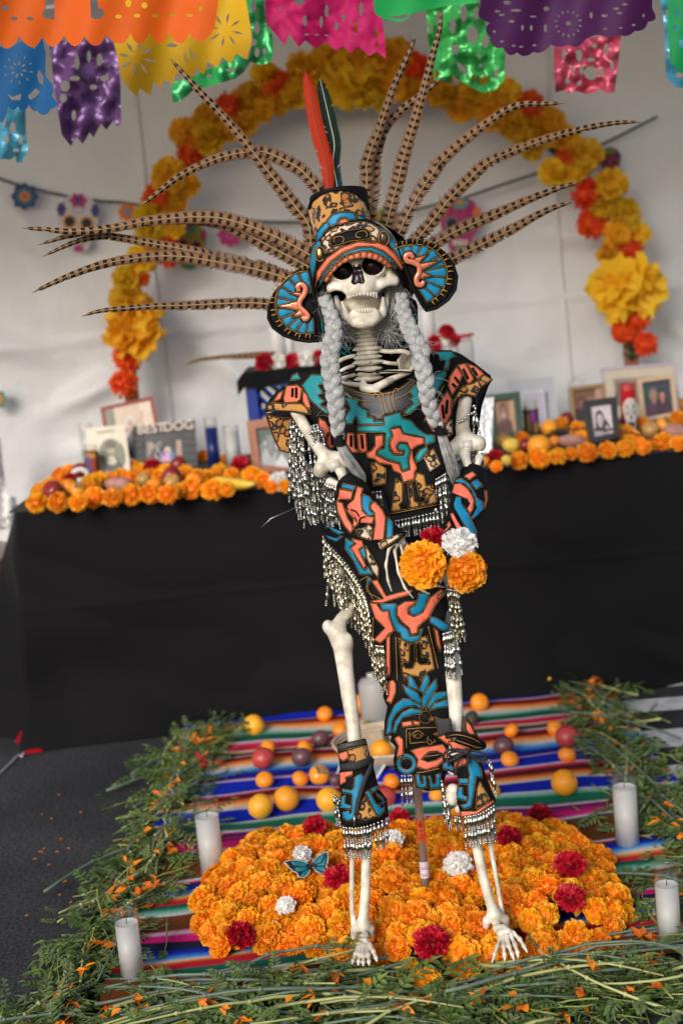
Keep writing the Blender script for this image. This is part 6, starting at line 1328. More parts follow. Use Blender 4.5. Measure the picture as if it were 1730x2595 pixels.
def text(s_, size, mat, name, mw, par):
    c = bpy.data.curves.new(name, 'FONT'); c.body = s_; c.size = size; c.extrude = .0002; c.align_x = 'CENTER'; c.align_y = 'CENTER'
    o = bpy.data.objects.new(name, c); me = bpy.data.meshes.new_from_object(o); bpy.data.objects.remove(o); me.transform(mw); me.materials.clear(); me.materials.append(mat); return obj(name, me, par)
xa = ax; na = V((0, -1, 0)); na = (na - xa * na.dot(xa)).normalized(); ya = na.cross(xa)
text('1/2in X 48in', .0098, cm(20, 15, 15), 'sticker_lettering', Matrix.Translation(rp1.lerp(rp0, T_(885)) + na * (RR_ + .0014)) @ Matrix((xa, ya, na)).transposed().to_4x4(), rod)
mb = MB()
for i in range(5):
    for j in range(2): q = rp1.lerp(rp0, T_(1245 - j * 55)) + na * (RR_ + .0012) + ya * (i - 2) * .0028; mb.tube([q, q + xa * .007], .0004, 3)
tag(mb.build('printed_line', cm(90, 80, 85), rod), kind='stuff')
# ================================================================ ALTAR TABLE
ZT = .758
def TG(fn, x, y, z=ZT): return G(*fn((x, y))[0], z)
# ---- marigolds and carnations edging the table
ML = 'orange marigold head in the row edging the altar table'
for fn, k, lst, gr in ((T1, .5102, [(185, 772, 52), (290, 772, 52), (388, 772, 46), (468, 748, 54), (560, 746, 48), (655, 732, 56), (745, 728, 48), (835, 728, 50), (884, 715, 40), (952, 702, 56), (1056, 708, 56), (1128, 706, 40), (205, 718, 48), (250, 690, 44), (310, 645, 52), (345, 620, 40), (455, 678, 50), (500, 660, 44), (552, 652, 34), (638, 656, 46), (600, 640, 40), (700, 612, 38), (795, 640, 40), (740, 640, 40), (920, 630, 46), (985, 650, 50), (1030, 640, 34), (1090, 622, 44), (1150, 640, 40), (1246, 640, 48), (1312, 662, 42), (1290, 640, 30), (1420, 690, 36), (1350, 690, 34), (820, 610, 36), (1010, 540, 30), (1125, 560, 34), (660, 590, 30)], 'L'),
                       (T2, .38265, [(480, 748, 62), (612, 732, 72), (738, 722, 58), (822, 706, 46), (932, 698, 68), (1070, 682, 60), (1186, 668, 62), (1300, 655, 58), (1345, 640, 50), (1432, 628, 66), (1536, 636, 54), (505, 600, 46), (868, 540, 50), (905, 600, 50), (1130, 572, 60), (1190, 560, 50), (1240, 600, 50), (1530, 470, 52), (1620, 620, 60), (1300, 500, 40), (760, 505, 44), (330, 790, 40)], 'R')):
    for x, y, r in lst:
        p = TG(fn, x, y, ZT + .02); flower('m', p, r * k * p.y / F * 1.08, (rnd.gauss(0, .25), -1 + rnd.gauss(0, .2), .9), ML, 'marigolds edging the altar table')
for fn, k, kd, x, y, r, lb in ((T1, .5102, 'r', 760, 596, 46, 'red carnation below the black dog frame on the altar table'), (T1, .5102, 'r', 1196, 588, 50, 'red carnation in front of the white altar candle'), (T1, .5102, 'r', 352, 656, 34, 'red carnation near the left end of the altar table'), (T1, .5102, 'w', 1386, 668, 52, 'white carnation on the altar below the wood framed picture'), (T2, .38265, 'r', 326, 736, 62, 'red carnation on the altar table just right of the bare elbow')):
    p = TG(fn, x, y, ZT + .03); flower(kd, p, r * k * p.y / F, (rnd.gauss(0, .2), -1, .6), lb, 'carnations on the altar table')
for fn, k, kd, x, y, r, lb in ((T1, .5102, 'apple', 262, 708, 50, 'dark red apple at the left end of the altar table'), (T1, .5102, 'mandarin', 345, 692, 44, 'orange beside the leftmost dark apple on the altar'), (T1, .5102, 'persimmon', 388, 708, 40, 'persimmon among the marigolds below the oval portrait card'), (T1, .5102, 'apple', 398, 612, 42, 'dark red apple standing behind the white ring on the altar'), (T1, .5102, 'blush_apple', 714, 656, 38, 'pale green blush apple below the dog frame'), (T1, .5102, 'mandarin', 765, 686, 42, 'orange right of the pale blush apple on the altar'),
                             (T1, .5102, 'apple', 850, 636, 50, 'dark red apple in the middle of the left half of the altar'), (T1, .5102, 'blush_apple', 855, 668, 44, 'yellow and pink apple in front of a dark one on the altar'), (T1, .5102, 'apple', 884, 582, 46, 'dark red apple against the lower right of the dog frame'), (T1, .5102, 'mandarin', 965, 662, 44, 'orange among the marigolds left of the banana'),
                             (T2, .38265, 'orange', 680, 535, 56, 'orange beside the pictured glass candle, right half of the altar'), (T2, .38265, 'orange', 615, 655, 80, 'largest orange on the right half of the altar table'), (T2, .38265, 'mandarin', 712, 626, 44, 'small orange right of the largest altar orange'), (T2, .38265, 'apple', 528, 648, 48, 'red apple between mango and large orange on the altar'), (T2, .38265, 'blush_apple', 378, 618, 56, 'pinkish fruit below the green framed portrait'),
                             (T2, .38265, 'blush_apple', 1350, 545, 58, 'pink apple in front of the smiling couple picture'), (T2, .38265, 'persimmon', 1440, 512, 54, 'squat orange squash below the couple picture'), (T2, .38265, 'apple', 798, 470, 46, 'dark apple left of the gold framed picture'), (T2, .38265, 'mandarin', 250, 752, 40, 'orange just behind the bare right elbow'), (T2, .38265, 'orange', 1555, 385, 50, 'orange at the right edge beyond the couple picture')):
    p = TG(fn, x, y, ZT + .03); fruit(kd, p, r * k * p.y / F, lb, 'fruit on the altar table')
def rootveg(fn, k, x, y, rx, ry, lb, name='sweet_potato', colr=(.42, .20, .15), cat='sweet potato'):
    p = TG(fn, x, y, ZT + .03); m = k * p.y / F; o = MB().ell(p, (rx * m, ry * m, ry * m), 20, 14, rot=Matrix.Rotation(.15, 3, 'Y'), fn=lambda d: 1 + .12 * noise.noise(d * 1.6) + .04 * noise.noise(d * 5)).build(name, pm(name + '_skin', colr, .6, var=.25, vscale=40, bump=.2, bscale=90)); tag(o, lb, cat, 'fruit on the altar table')
rootveg(T1, .5102, 595, 682, 74, 40, 'knobbly pink sweet potato on the left half of the altar'); rootveg(T2, .38265, 835, 622, 96, 46, 'knobbly pink sweet potato in front of the black framed portrait'); rootveg(T2, .38265, 1515, 560, 84, 56, 'large beige sweet potato at the right edge of the altar', colr=(.5, .30, .2)); rootveg(T2, .38265, 432, 650, 62, 50, 'yellow mango right of the red carnation on the altar', 'mango', (.68, .46, .06), 'mango'); rootveg(T2, .38265, 400, 748, 38, 36, 'small yellow mango touching the front row of marigolds', 'mango', (.62, .46, .06), 'mango')
P = crom([TG(T1, 1065, 655, ZT + .03), TG(T1, 1110, 672, ZT + .022), TG(T1, 1190, 682, ZT + .02), TG(T1, 1270, 678, ZT + .022)], 14)
ban = empty('banana', P[6], 'single yellow banana lying on the front edge of the altar', 'banana', 'fruit on the altar table')
MB().tube(P, [.006, .012, .016, .0185, .0195, .020, .020, .020, .0195, .018, .016, .013, .009, .005], 8).build('skin', pm('banana_skin', (.74, .48, .04), .45, var=.12, vscale=20), ban); MB().ell(P[-1], .006, 8, 6).build('tip', M_cal, ban)
p = TG(T1, 402, 632, ZT + .03); o = MB().tube([p + V((math.cos(a) * .026, -.01, math.sin(a) * .02)) for a in np.linspace(0, 2 * PI, 20, endpoint=False)], .009, 8, close=True).build('white_ring', cm(215, 212, 208)); tag(o, 'white ring standing in front of a dark apple on the altar', 'ring')

# ---- frames and pictures: corners bl br tr tl in zoom pixels, standing on the table at depth Y
M_paper = cm(205, 200, 195, .5)
def frame(fn, c4, name, label, cat, bw, fm, art, tilt=.05, depth=.016, z=None, mat_w=0., matc=None, base=None):
    c = fn(*c4); b0 = G(*(base and fn(base)[0] or c[0]), ZT); Yb = min(b0.y, 5.46)
    P = [W(*c[0], Yb), W(*c[1], Yb), W(*c[2], Yb + tilt), W(*c[3], Yb + tilt)]
    n = (P[1] - P[0]).cross(P[3] - P[0]).normalized()
    if n.y > 0: n = -n
    f = quadfn(P, n); w_ = (P[1] - P[0]).length; h_ = (P[3] - P[0]).length; u, v = bw / w_, bw / h_
    e = empty(name, (P[0] + P[1]) / 2, label, cat)
    if bw > 0:
        for q in ([(0, 0), (1, 0), (1 - u, v), (u, v)], [(1, 0), (1, 1), (1 - u, 1 - v), (1 - u, v)], [(1, 1), (0, 1), (u, 1 - v), (1 - u, 1 - v)], [(0, 1), (0, 0), (u, v), (u, 1 - v)]):
            MB().slab(f, q, -.006, depth, 0).build('frame_bar', fm, e, False)
    cols = []; mb = MB()
    def colr(c_):
        m = cm(*c_, .35) if not hasattr(c_, 'name') else c_
        if m not in cols: cols.append(m)
        return cols.index(m)
    iu0, iv0, iu1, iv1 = u, v, 1 - u, 1 - v
    mb.slab(f, R4(iu0 if bw else 0, iv0 if bw else 0, iu1 if bw else 1, iv1 if bw else 1), -.005, 0, colr(matc or (205, 200, 195)))
    if mat_w: mu, mv = mat_w / w_, mat_w / h_; iu0 += mu; iv0 += mv; iu1 -= mu; iv1 -= mv
    mp = lambda q: [(iu0 + (iu1 - iu0) * a, iv0 + (iv1 - iv0) * b) for a, b in q]
    d = .0004
    for sh in art:
        if sh[0] == 'e': q = [(sh[1] + sh[3] * math.cos(t), sh[2] + sh[4] * math.sin(t)) for t in np.linspace(0, 2 * PI, 18, endpoint=False)]
        else: q = sh[1]
        q = [(min(1, max(0, a)), min(1, max(0, b))) for a, b in q]
        mb.slab(f, mp(q), 0, d, colr(sh[-1])); d += .0004
    mb.build('picture', cols, e, False)
    return e, f, (w_, h_)
full = lambda c: ('p', [(0, 0), (1, 0), (1, 1), (0, 1)], c)
def person(cx, cy, s, skin, hair, top, long=False):
    o = [('p', [(cx - 2.1 * s, 0), (cx - 1.9 * s, cy - 1.9 * s), (cx - .8 * s, cy - 1.25 * s), (cx + .8 * s, cy - 1.25 * s), (cx + 1.9 * s, cy - 1.9 * s), (cx + 2.1 * s, 0)], top), ('e', cx, cy + .18 * s, .95 * s, 1.15 * s, hair)]
    if long: o.append(('p', [(cx - .95 * s, cy), (cx + .95 * s, cy), (cx + 1.15 * s, cy - 1.7 * s), (cx + .5 * s, cy - 1.6 * s), (cx - .5 * s, cy - 1.6 * s), (cx - 1.15 * s, cy - 1.7 * s)], hair))
    o += [('p', [(cx - .3 * s, cy - 1.5 * s), (cx + .3 * s, cy - 1.5 * s), (cx + .3 * s, cy - .6 * s), (cx - .3 * s, cy - .6 * s)], skin), ('e', cx, cy - .12 * s, .68 * s, .88 * s, skin)]
    dk = tuple(max(0, int(c_ * .45)) for c_ in skin)
    for sx_ in (-.27, .27): o.append(('e', cx + sx_ * s, cy + .02 * s, .12 * s, .07 * s, dk))
    o.append(('e', cx, cy - .52 * s, .25 * s, .07 * s, dk)); o.append(('e', cx, cy - .24 * s, .1 * s, .12 * s, tuple(int(c_ * .8) for c_ in skin)))
    return o
WD = pm('frame_wood', (.30, .10, .04), .45, var=.25, vscale=30, distort=2); OAK = pm('pale_frame_wood', (.55, .38, .24), .5, var=.15, vscale=40, distort=2); BLKF = cm(24, 23, 24, .4)
frame(T1, [(540, 560), (815, 545), (757, 245), (500, 300)], 'framed_picture', 'red edged snapshot leaning at the back, seated person in dark top', 'picture', .012, cm(150, 50, 45), [full((190, 165, 140)), ('p', [(0, 0), (.2, 0), (.2, 1), (0, 1)], (95, 95, 70)), ('p', [(.75, 0), (1, 0), (1, 1), (.75, 1)], (205, 185, 160)), ('p', [(.2, .0), (1, 0), (1, .25), (.2, .3)], (150, 120, 95))] + person(.5, .66, .10, (190, 150, 130), (190, 185, 178), (45, 45, 52)), .06, .004, base=(560, 575))
frame(T1, [(455, 642), (652, 640), (622, 385), (424, 402)], 'portrait_card', 'cream card with an oval sepia portrait on the left of the altar', 'picture', 0, M_paper, [full((208, 198, 176)), ('e', .58, .42, .34, .36, (52, 56, 44)), ('e', .58, .42, .315, .335, (110, 112, 84))] + [('e', .57, .62, .13, .09, (70, 58, 44)), ('p', [(.36, .2), (.45, .36), (.58, .42), (.72, .36), (.82, .18), (.7, .1), (.5, .09)], (48, 48, 42)), ('p', [(.45, .24), (.5, .4), (.62, .41), (.7, .28), (.6, .22)], (188, 180, 158)), ('e', .58, .53, .085, .095, (184, 158, 126)), ('e', .57, .6, .105, .05, (84, 66, 48)), ('e', .55, .54, .015, .01, (70, 55, 45)), ('e', .61, .54, .015, .01, (70, 55, 45)), ('e', .58, .48, .03, .01, (120, 75, 65)), ('p', [(.3, .87), (.5, .885), (.7, .88), (.7, .875), (.5, .88), (.3, .865)], (130, 122, 105)), ('p', [(.25, .9), (.75, .925), (.75, .918), (.25, .893)], (130, 122, 105))], .06, .003)
e, f, (w_, h_) = frame(T1, [(668, 612), (985, 606), (968, 362), (660, 395)], 'dog_frame', 'black slatted frame lettered BEST DOG on the altar', 'picture', 0, BLKF, [full((30, 29, 31)), ('p', [(.17, .12), (.80, .12), (.80, .68), (.17, .68)], (24, 24, 25)), ('p', [(.22, .18), (.76, .18), (.76, .62), (.22, .62)], (58, 60, 62)), ('p', [(.22, .18), (.31, .18), (.31, .62), (.22, .62)], (150, 125, 105)), ('p', [(.68, .18), (.76, .18), (.76, .62), (.68, .62)], (160, 132, 112)), ('p', [(.42, .18), (.62, .18), (.64, .3), (.55, .38), (.44, .3)], (205, 150, 180)), ('e', .54, .42, .05, .07, (206, 190, 165)), ('e', .48, .34, .035, .06, (150, 90, 170)), ('e', .60, .30, .04, .08, (70, 120, 170)), ('e', .54, .4, .02, .02, (40, 35, 35))], .06, .006)
for i in range(5): MB().slab(f, R4(0, .02 + i * .155, .16, .165 + i * .155), 0, .006 + .002 * (i % 2)).build('slat', BLKF, e, False); MB().slab(f, R4(.81, .02 + i * .155, 1, .165 + i * .155), 0, .006 + .002 * (i % 2)).build('slat', BLKF, e, False)
MB().slab(f, R4(0, .80, 1.0, 1.0), 0, .008).build('name_board', pm('dark_plank', (.075, .058, .052), .6, var=.3, vscale=60), e, False)
ux = (f(1, .9, 0) - f(0, .9, 0)).normalized(); uz = (f(.5, 1, 0) - f(.5, 0, 0)); uz = (uz - ux * uz.dot(ux)).normalized(); un = ux.cross(uz)
mw = lambda u, v, d: Matrix.Translation(f(u, v, d)) @ Matrix((ux, uz, un)).transposed().to_4x4()
text('BEST', .050, pm('lettering_paint', (.80, .68, .58), .6), 'lettering', mw(.295, .895, .0085), e); text('DOG', .050, pm('lettering_paint', (.62, .50, .42), .6), 'lettering', mw(.735, .90, .0085), e)
hp = [(.35, .3), (.42, .2), (.43, .32), (.36, .5), (.3, .56), (.28, .5), (.33, .48), (.38, .56), (.44, .6), (.42, .52), (.34, .36), (.36, .24)]
MB().tube(crom([f(a, b, .004) for a, b in hp], 40), .0016, 5).build('heart_outline', cm(215, 215, 210), e)
frame(T1, [(1258, 622), (1490, 655), (1460, 342), (1224, 372)], 'framed_picture', 'brown wood frame with a black and white snapshot beside the beaded sleeve', 'picture', .028, WD, [full((120, 122, 118)), ('p', [(0, .55), (.4, .75), (1, .6), (1, 1), (0, 1)], (70, 88, 70)), ('e', .25, .62, .1, .13, (90, 92, 90)), ('e', .62, .55, .12, .15, (70, 70, 70)), ('p', [(.05, .2), (.25, .5), (.4, .2), (.6, .45), (.5, 0), (0, 0)], (165, 165, 165)), ('p', [(.5, .1), (.75, .35), (.95, .1), (.9, 0), (.5, 0)], (200, 200, 200)), ('e', .62, .53, .07, .09, (170, 168, 165)), ('e', .25, .6, .06, .08, (165, 163, 160))], .05)
SIL = pm('silver_frame', (.62, .61, .60), .3, metal=.8, bump=.8, bscale=70, bdist=.004)
frame(T2, [(215, 720), (300, 690), (312, 335), (190, 345)], 'framed_picture', 'ornate silver frame half hidden by the right sleeve', 'picture', .022, SIL, [full((150, 165, 185)), ('p', [(.55, 0), (1, 0), (1, 1), (.6, 1)], (200, 170, 80)), ('p', [(.0, .0), (.5, 0), (.5, .5), (0, .6)], (170, 175, 185))], .05)
frame(T2, [(300, 650), (512, 585), (484, 298), (258, 325)], 'framed_picture', 'dark green frame with a bearded man in brown', 'picture', .024, pm('green_frame', (.010, .05, .022), .4), [full((150, 110, 82)), ('p', [(.7, 0), (1, 0), (1, 1), (.8, 1)], (185, 145, 110))] + person(.45, .68, .19, (150, 100, 84), (85, 65, 60), (95, 60, 48)) + [('e', .45, .56, .11, .08, (165, 155, 150))], .05)
# lattice frame: crossing slats, each its own part
c = T2((470, 530), (742, 484), (716, 195), (414, 225)); Yb = min(G(*c[0], ZT).y + .12, 5.5); P = [W(*c[0], Yb), W(*c[1], Yb), W(*c[2], Yb + .04), W(*c[3], Yb + .04)]; f = quadfn(P, V((0, -1, 0))); lf_ = empty('lattice_frame', (P[0] + P[1]) / 2, 'white criss-cross lattice frame around a pale card', 'picture')
LW = cm(205, 205, 212, .5)
MB().slab(f, R4(0, 0, 1, 1), -.004, -.002).build('backing', pm('lattice_backing', (.03, .04, .045), .8), lf_, False)
for i in range(-8, 10):
    for s_ in (1, -1):
        q = []
        a0 = i / 9.0
        pts2 = [(a0, 0), (a0 + .055, 0), (a0 + .055 + s_ * .95, 1), (a0 + s_ * .95, 1)] if s_ > 0 else [(a0 + .95, 0), (a0 + 1.005, 0), (a0 + .055, 1), (a0, 1)]
        def clipx(pl):
            for lim, sg in ((0, 1), (1, -1)):
                out = []
                for j in range(len(pl)):
                    a, b = pl[j - 1], pl[j]; ia, ib = (a[0] - lim) * sg >= 0, (b[0] - lim) * sg >= 0
                    if ia != ib: t = (lim - a[0]) / (b[0] - a[0]); out.append((lim, a[1] + t * (b[1] - a[1])))
                    if ib: out.append(b)
                pl = out
                if not pl: break
            return pl
        q = clipx(pts2)
        if len(q) > 2: MB().slab(f, q, (0 if s_ > 0 else .003), (.003 if s_ > 0 else .006)).build('slat', LW, lf_, False)
c = T2((530, 555), (672, 520), (645, 272), (485, 290)); q = [W(*c[0], Yb - .03), W(*c[1], Yb - .03), W(*c[2], Yb - .015), W(*c[3], Yb - .015)]; f2 = quadfn(q, V((0, -1, 0)))
MB().slab(f2, R4(0, 0, 1, 1), -.003, 0).build('card', cm(205, 198, 208), lf_, False); MB().slab(f2, R4(.1, .1, .9, .92), 0, .0006).build('card_face', cm(190, 182, 195), lf_, False)
frame(T2, [(832, 530), (1062, 500), (1044, 243), (806, 272)], 'framed_picture', 'thin gilt frame with a dim brown snapshot behind the black frame', 'picture', .014, pm('gilt', (.35, .22, .10), .35, metal=.6), [full((120, 80, 60)), ('e', .3, .65, .18, .16, (90, 55, 42)), ('e', .62, .62, .16, .15, (150, 100, 80)), ('p', [(0, 0), (.6, 0), (.5, .4), (0, .45)], (50, 35, 35)), ('p', [(.6, 0), (1, 0), (1, .4), (.6, .4)], (120, 25, 30)), ('p', [(.75, .5), (1, .5), (1, 1), (.8, 1)], (175, 140, 120)), ('e', .3, .6, .1, .1, (140, 92, 74)), ('e', .62, .58, .1, .1, (165, 118, 96))], .05, base=(832, 500))
frame(T2, [(1055, 470), (1550, 450), (1515, 102), (1018, 140)], 'framed_picture', 'large pale matted picture leaning at the back right', 'picture', .010, cm(185, 170, 185), [full((150, 135, 120)), ('p', [(0, 0), (1, 0), (1, .35), (0, .5)], (110, 98, 88)), ('p', [(.05, .3), (.25, .3), (.25, .85), (.05, .85)], (95, 85, 75)), ('p', [(.1, .4), (.2, .4), (.2, .8), (.1, .8)], (165, 150, 135))] + person(.36, .72, .09, (170, 140, 120), (105, 90, 78), (140, 125, 110)) + person(.75, .75, .10, (160, 130, 110), (60, 52, 48), (120, 105, 95)), .06, .006, mat_w=.035, matc=(200, 185, 165), base=(1055, 430))
frame(T2, [(942, 645), (1146, 605), (1122, 333), (902, 364)], 'framed_picture', 'small black frame with a dark haired woman in black and white', 'picture', .020, BLKF, [full((205, 192, 198))] + person(.42, .56, .22, (196, 180, 184), (52, 44, 48), (170, 158, 164), True) + [('p', [(.6, .4), (.85, .2), (.82, .35), (.68, .55)], (58, 50, 54))], .05)
frame(T2, [(1292, 505), (1532, 455), (1502, 183), (1255, 215)], 'framed_picture', 'pale wood frame with a smiling couple', 'picture', .017, OAK, [full((58, 62, 72)), ('p', [(0, .35), (.2, .3), (.25, 1), (0, 1)], (40, 70, 60))] + person(.36, .62, .18, (176, 118, 92), (112, 108, 112), (84, 46, 70)) + person(.70, .56, .16, (186, 128, 106), (42, 34, 38), (70, 38, 56), True), .05, mat_w=.006, matc=(30, 60, 50))

# ---- candles on the table
def tcandle(fn, k, x, yb, yt, w_, label, wax, name='glass_candle', fill=.8, lbl=None, base=None):
    p = TG(fn, x, base or yb, ZT); t_ = W(*fn((x, yt))[0], p.y); r = w_ / 2 * k * p.y / F
    e = candle(V((p.x, p.y, ZT)), t_.z - ZT, r, label, fill, wax=wax, group='candles on the altar', name=name)
    return e, V((p.x, p.y, ZT)), t_.z - ZT, r
tcandle(T1, .5102, 1070, 612, 345, 68, 'tall glass candle of dark blue wax on the altar', pm('blue_wax', (.006, .025, .16), .35))
tcandle(T1, .5102, 1165, 600, 385, 80, 'white glass candle on the altar between blue candle and wood frame', M_wax, fill=.86)
tcandle(T1, .5102, 448, 600, 372, 70, 'pale green glass candle behind the oval portrait card', pm('mint_wax', (.4, .55, .47), .4), fill=.4)
def decal(p, h, r, polys):
    for z0, z1, a0, a1, m, nm in polys:
        mb = MB(); n = 10; vs = [p + V((math.sin(a0 + (a1 - a0) * i / n) * (r + .0012), -math.cos(a0 + (a1 - a0) * i / n) * (r + .0012), h * z)) for z in (z0, z1) for i in range(n + 1)]
        mb.add(vs, [(i, i + 1, n + 2 + i, n + 1 + i) for i in range(n)]); yield mb, m, nm
e, p, h, r = tcandle(T1, .5102, 468, 645, 480, 70, 'short glass candle with a colourful picture label in front of the portrait card', cm(190, 120, 60))
for mb, m, nm in decal(p, h, r, [(.06, .78, -2.2, 2.2, cm(95, 60, 30), 'label')]): mb.build(nm, m, e)
for mb, m, nm in decal(p, h, r + .0006, [(.2, .7, -.6, -.1, cm(90, 60, 130), 'label_figure'), (.15, .6, .1, .6, cm(170, 60, 40), 'label_figure'), (.6, .74, -.8, .8, cm(190, 140, 60), 'label_band')]): mb.build(nm, m, e)
e, p, h, r = tcandle(T2, .38265, 570, 600, 345, 100, 'glass candle with a dark saint picture label on the right of the altar', M_wax, fill=.84)
for mb, m, nm in decal(p, h, r, [(.1, .76, -2.2, 2.2, cm(62, 50, 25), 'label')]): mb.build(nm, m, e)
for mb, m, nm in decal(p, h, r + .0006, [(.42, .70, -.1, .5, cm(140, 40, 150), 'label_figure'), (.2, .62, -.75, -.3, cm(150, 105, 50), 'label_figure'), (.16, .4, .2, .8, cm(170, 120, 40), 'label_figure'), (.2, .45, -.25, .1, cm(40, 60, 50), 'label_figure')]): mb.build(nm, m, e)
e, p, h, r = tcandle(T2, .38265, 1216, 556, 232, 116, 'red glass candle printed with a white decorated skull', pm('red_wax', (.62, .01, .015), .35, trans=.1), fill=.98)
def curved(poly, m, nm, d):
    mb = MB(); q = smooth_poly(poly, 3); vs = [p + V((math.sin(a) * (r + d), -math.cos(a) * (r + d), h * z)) for a, z in q]; cx = sum(a for a, z in q) / len(q); cz = sum(z for a, z in q) / len(q)
    inner = [p + V((math.sin(cx + (a - cx) * .5) * (r + d), -math.cos(cx + (a - cx) * .5) * (r + d), h * (cz + (z - cz) * .5))) for a, z in q]; n = len(q)
    mb.add(vs + inner + [p + V((math.sin(cx) * (r + d), -math.cos(cx) * (r + d), h * cz))], [(i, (i + 1) % n, n + (i + 1) % n, n + i) for i in range(n)] + [(n + i, n + (i + 1) % n, 2 * n) for i in range(n)]); mb.build(nm, m, e)
curved([(-.75, .60), (0, .70), (.75, .60), (.85, .40), (.55, .22), (.4, .03), (-.4, .03), (-.55, .22), (-.85, .40)], cm(205, 200, 190), 'skull_print', .0012)
for s_ in (-1, 1): curved([(s_ * .36 + .24 * math.cos(t), .46 + .10 * math.sin(t)) for t in np.linspace(0, 6.283, 9)[:-1]], cm(45, 45, 50), 'skull_print_eye', .0018); curved([(s_ * .36 + .17 * math.cos(t), .46 + .07 * math.sin(t)) for t in np.linspace(0, 6.283, 9)[:-1]], cm(190, 190, 175), 'skull_print_eye', .0023)
curved([(-.13, .27), (0, .38), (.13, .27)], cm(40, 40, 45), 'skull_print_nose', .0018)
for i in range(-2, 3): curved([(i * .14 - .06, .10), (i * .14 + .06, .10), (i * .14 + .06, .20), (i * .14 - .06, .20)], cm(40, 40, 45), 'skull_print_tooth', .0018)
for a, z, c_ in ((-.6, .58, (200, 60, 60)), (.55, .6, (70, 150, 140)), (0, .60, (200, 60, 60)), (-.7, .36, (200, 60, 60)), (.72, .36, (200, 60, 60)), (-.3, .12, (70, 150, 140))): curved([(a + .07 * math.cos(t), z + .03 * math.sin(t)) for t in np.linspace(0, 6.283, 7)[:-1]], cm(*c_), 'skull_print_dot', .0018)
p = TG(T2, 900, 470, ZT) + V((0, .1, 0)); t_ = W(*T2((900, 190))[0], p.y); jr = 58 * .38265 * p.y / F; jh = t_.z - ZT
e = empty('glass_jar', (p.x, p.y, ZT), 'clear lidded glass jar standing behind the gilt frame', 'jar'); MB().lathe((p.x, p.y, ZT), [(.001, 0), (jr, 0), (jr, jh * .8), (jr * .9, jh * .84), (jr * 1.03, jh * .86), (jr * 1.03, jh * .92), (jr * .3, jh * .94), (jr * .3, jh), (.001, jh)], 20).build('jar', M_glass, e)
P = crom([TG(T2, *q, ZT + .05) for q in ((640, 596), (730, 552), (850, 542), (1000, 541), (1200, 562), (1390, 612))], 30)
tw_ = empty('twig', P[10], 'thin brown seed-studded twig lying across the right altar offerings', 'twig'); MB().tube(P, .0028, 6).build('stem', pm('twig_bark', (.10, .05, .025), .8), tw_)
mb = MB()
for i in range(3, 28): mb.ell(P[i] + V((0, -.002, .004 * (-1) ** i)), (.006, .004, .004), 6, 5)
tag(mb.build('seed', pm('seed_husk', (.13, .065, .02), .7), tw_), kind='stuff')

# ---- milk crates with a black cloth, carnations and pillar candles
YCt = 5.02
x0 = W(580 + 100 * .42092, 1000, YCt).x; x1 = W(580 + 1368 * .42092, 920, YCt).x; zt = W(640, 945, YCt).z
M_crate = pm('blue_plastic', (.006, .03, .22), .35, var=.1, vscale=10)
cw_ = (x1 - x0) / 2
for i in range(2):
    xa_, xb_ = x0 + i * cw_ + .004, x0 + (i + 1) * cw_ - .004
    e = empty('milk_crate', ((xa_ + xb_) / 2, YCt + .16, ZT), ('blue plastic milk crate with lattice sides behind the left sleeve', 'blue plastic milk crate behind the right braid')[i], 'crate', 'crates under the black cloth')
    H_ = zt - ZT; T = .006
    for y in (YCt, YCt + .31):
        for za, zb in ((ZT + .001, ZT + .03), (zt - .055, zt)): MB().box(((xa_ + xb_) / 2, y, (za + zb) / 2), ((xb_ - xa_) / 2, T, (zb - za) / 2)).build('rail', M_crate, e, False)
        for x in (xa_ + .018, xb_ - .018): MB().box((x, y, (ZT + zt) / 2), (.018, T * .8, H_ / 2 - .002)).build('corner_post', M_crate, e, False)
        zl, zh = ZT + .03, zt - .055; nn_ = 7; dx = (xb_ - xa_ - .07) / nn_
        for s_ in (1, -1):
            for j in range(-3, nn_ + 3):
                a = xa_ + .035 + j * dx; b_ = a + s_ * (zh - zl) * .9; lo_, hi_ = xa_ + .02, xb_ - .02
                t0, t1 = 0, 1
                if b_ != a:
                    for lim in (lo_, hi_):
                        pass
                    ta, tb_ = sorted(((lo_ - a) / (b_ - a), (hi_ - a) / (b_ - a))); t0, t1 = max(0, ta), min(1, tb_)
                if t1 - t0 > .1:
                    p0_ = V((a + (b_ - a) * t0, y, zl + (zh - zl) * t0)); p1_ = V((a + (b_ - a) * t1, y, zl + (zh - zl) * t1)); MB().tube([p0_, p1_], .0055, 4).build('lattice_bar', M_crate, e, False)
    for x in (xa_, xb_): MB().box((x, YCt + .155, (ZT + zt) / 2), (T * .5, .148, H_ / 2 - .003)).build('side_panel', M_crate, e, False)
def ccl(u, v):
    # over the top and hanging a little in front
    x = x0 - .025 + (x1 - x0 + .05) * u
    if v < .7: y = YCt + .33 - .35 * v / .7; z = zt + .006
    else: y = YCt - .022 - .004 * math.sin(u * 30); z = zt + .006 - (v - .7) / .3 * (.05 + .008 * math.sin(u * 17))
    e_ = min(u, 1 - u)
    if e_ < .03: z -= .03 * (1 - e_ / .03)
    return (x, y, z + .003 * noise.noise(V((u * 12, v * 5, 0))))
tag(grid(ccl, 60, 20, 'crate_cloth', M_cloth), 'small black cloth over the blue milk crates', 'cloth')
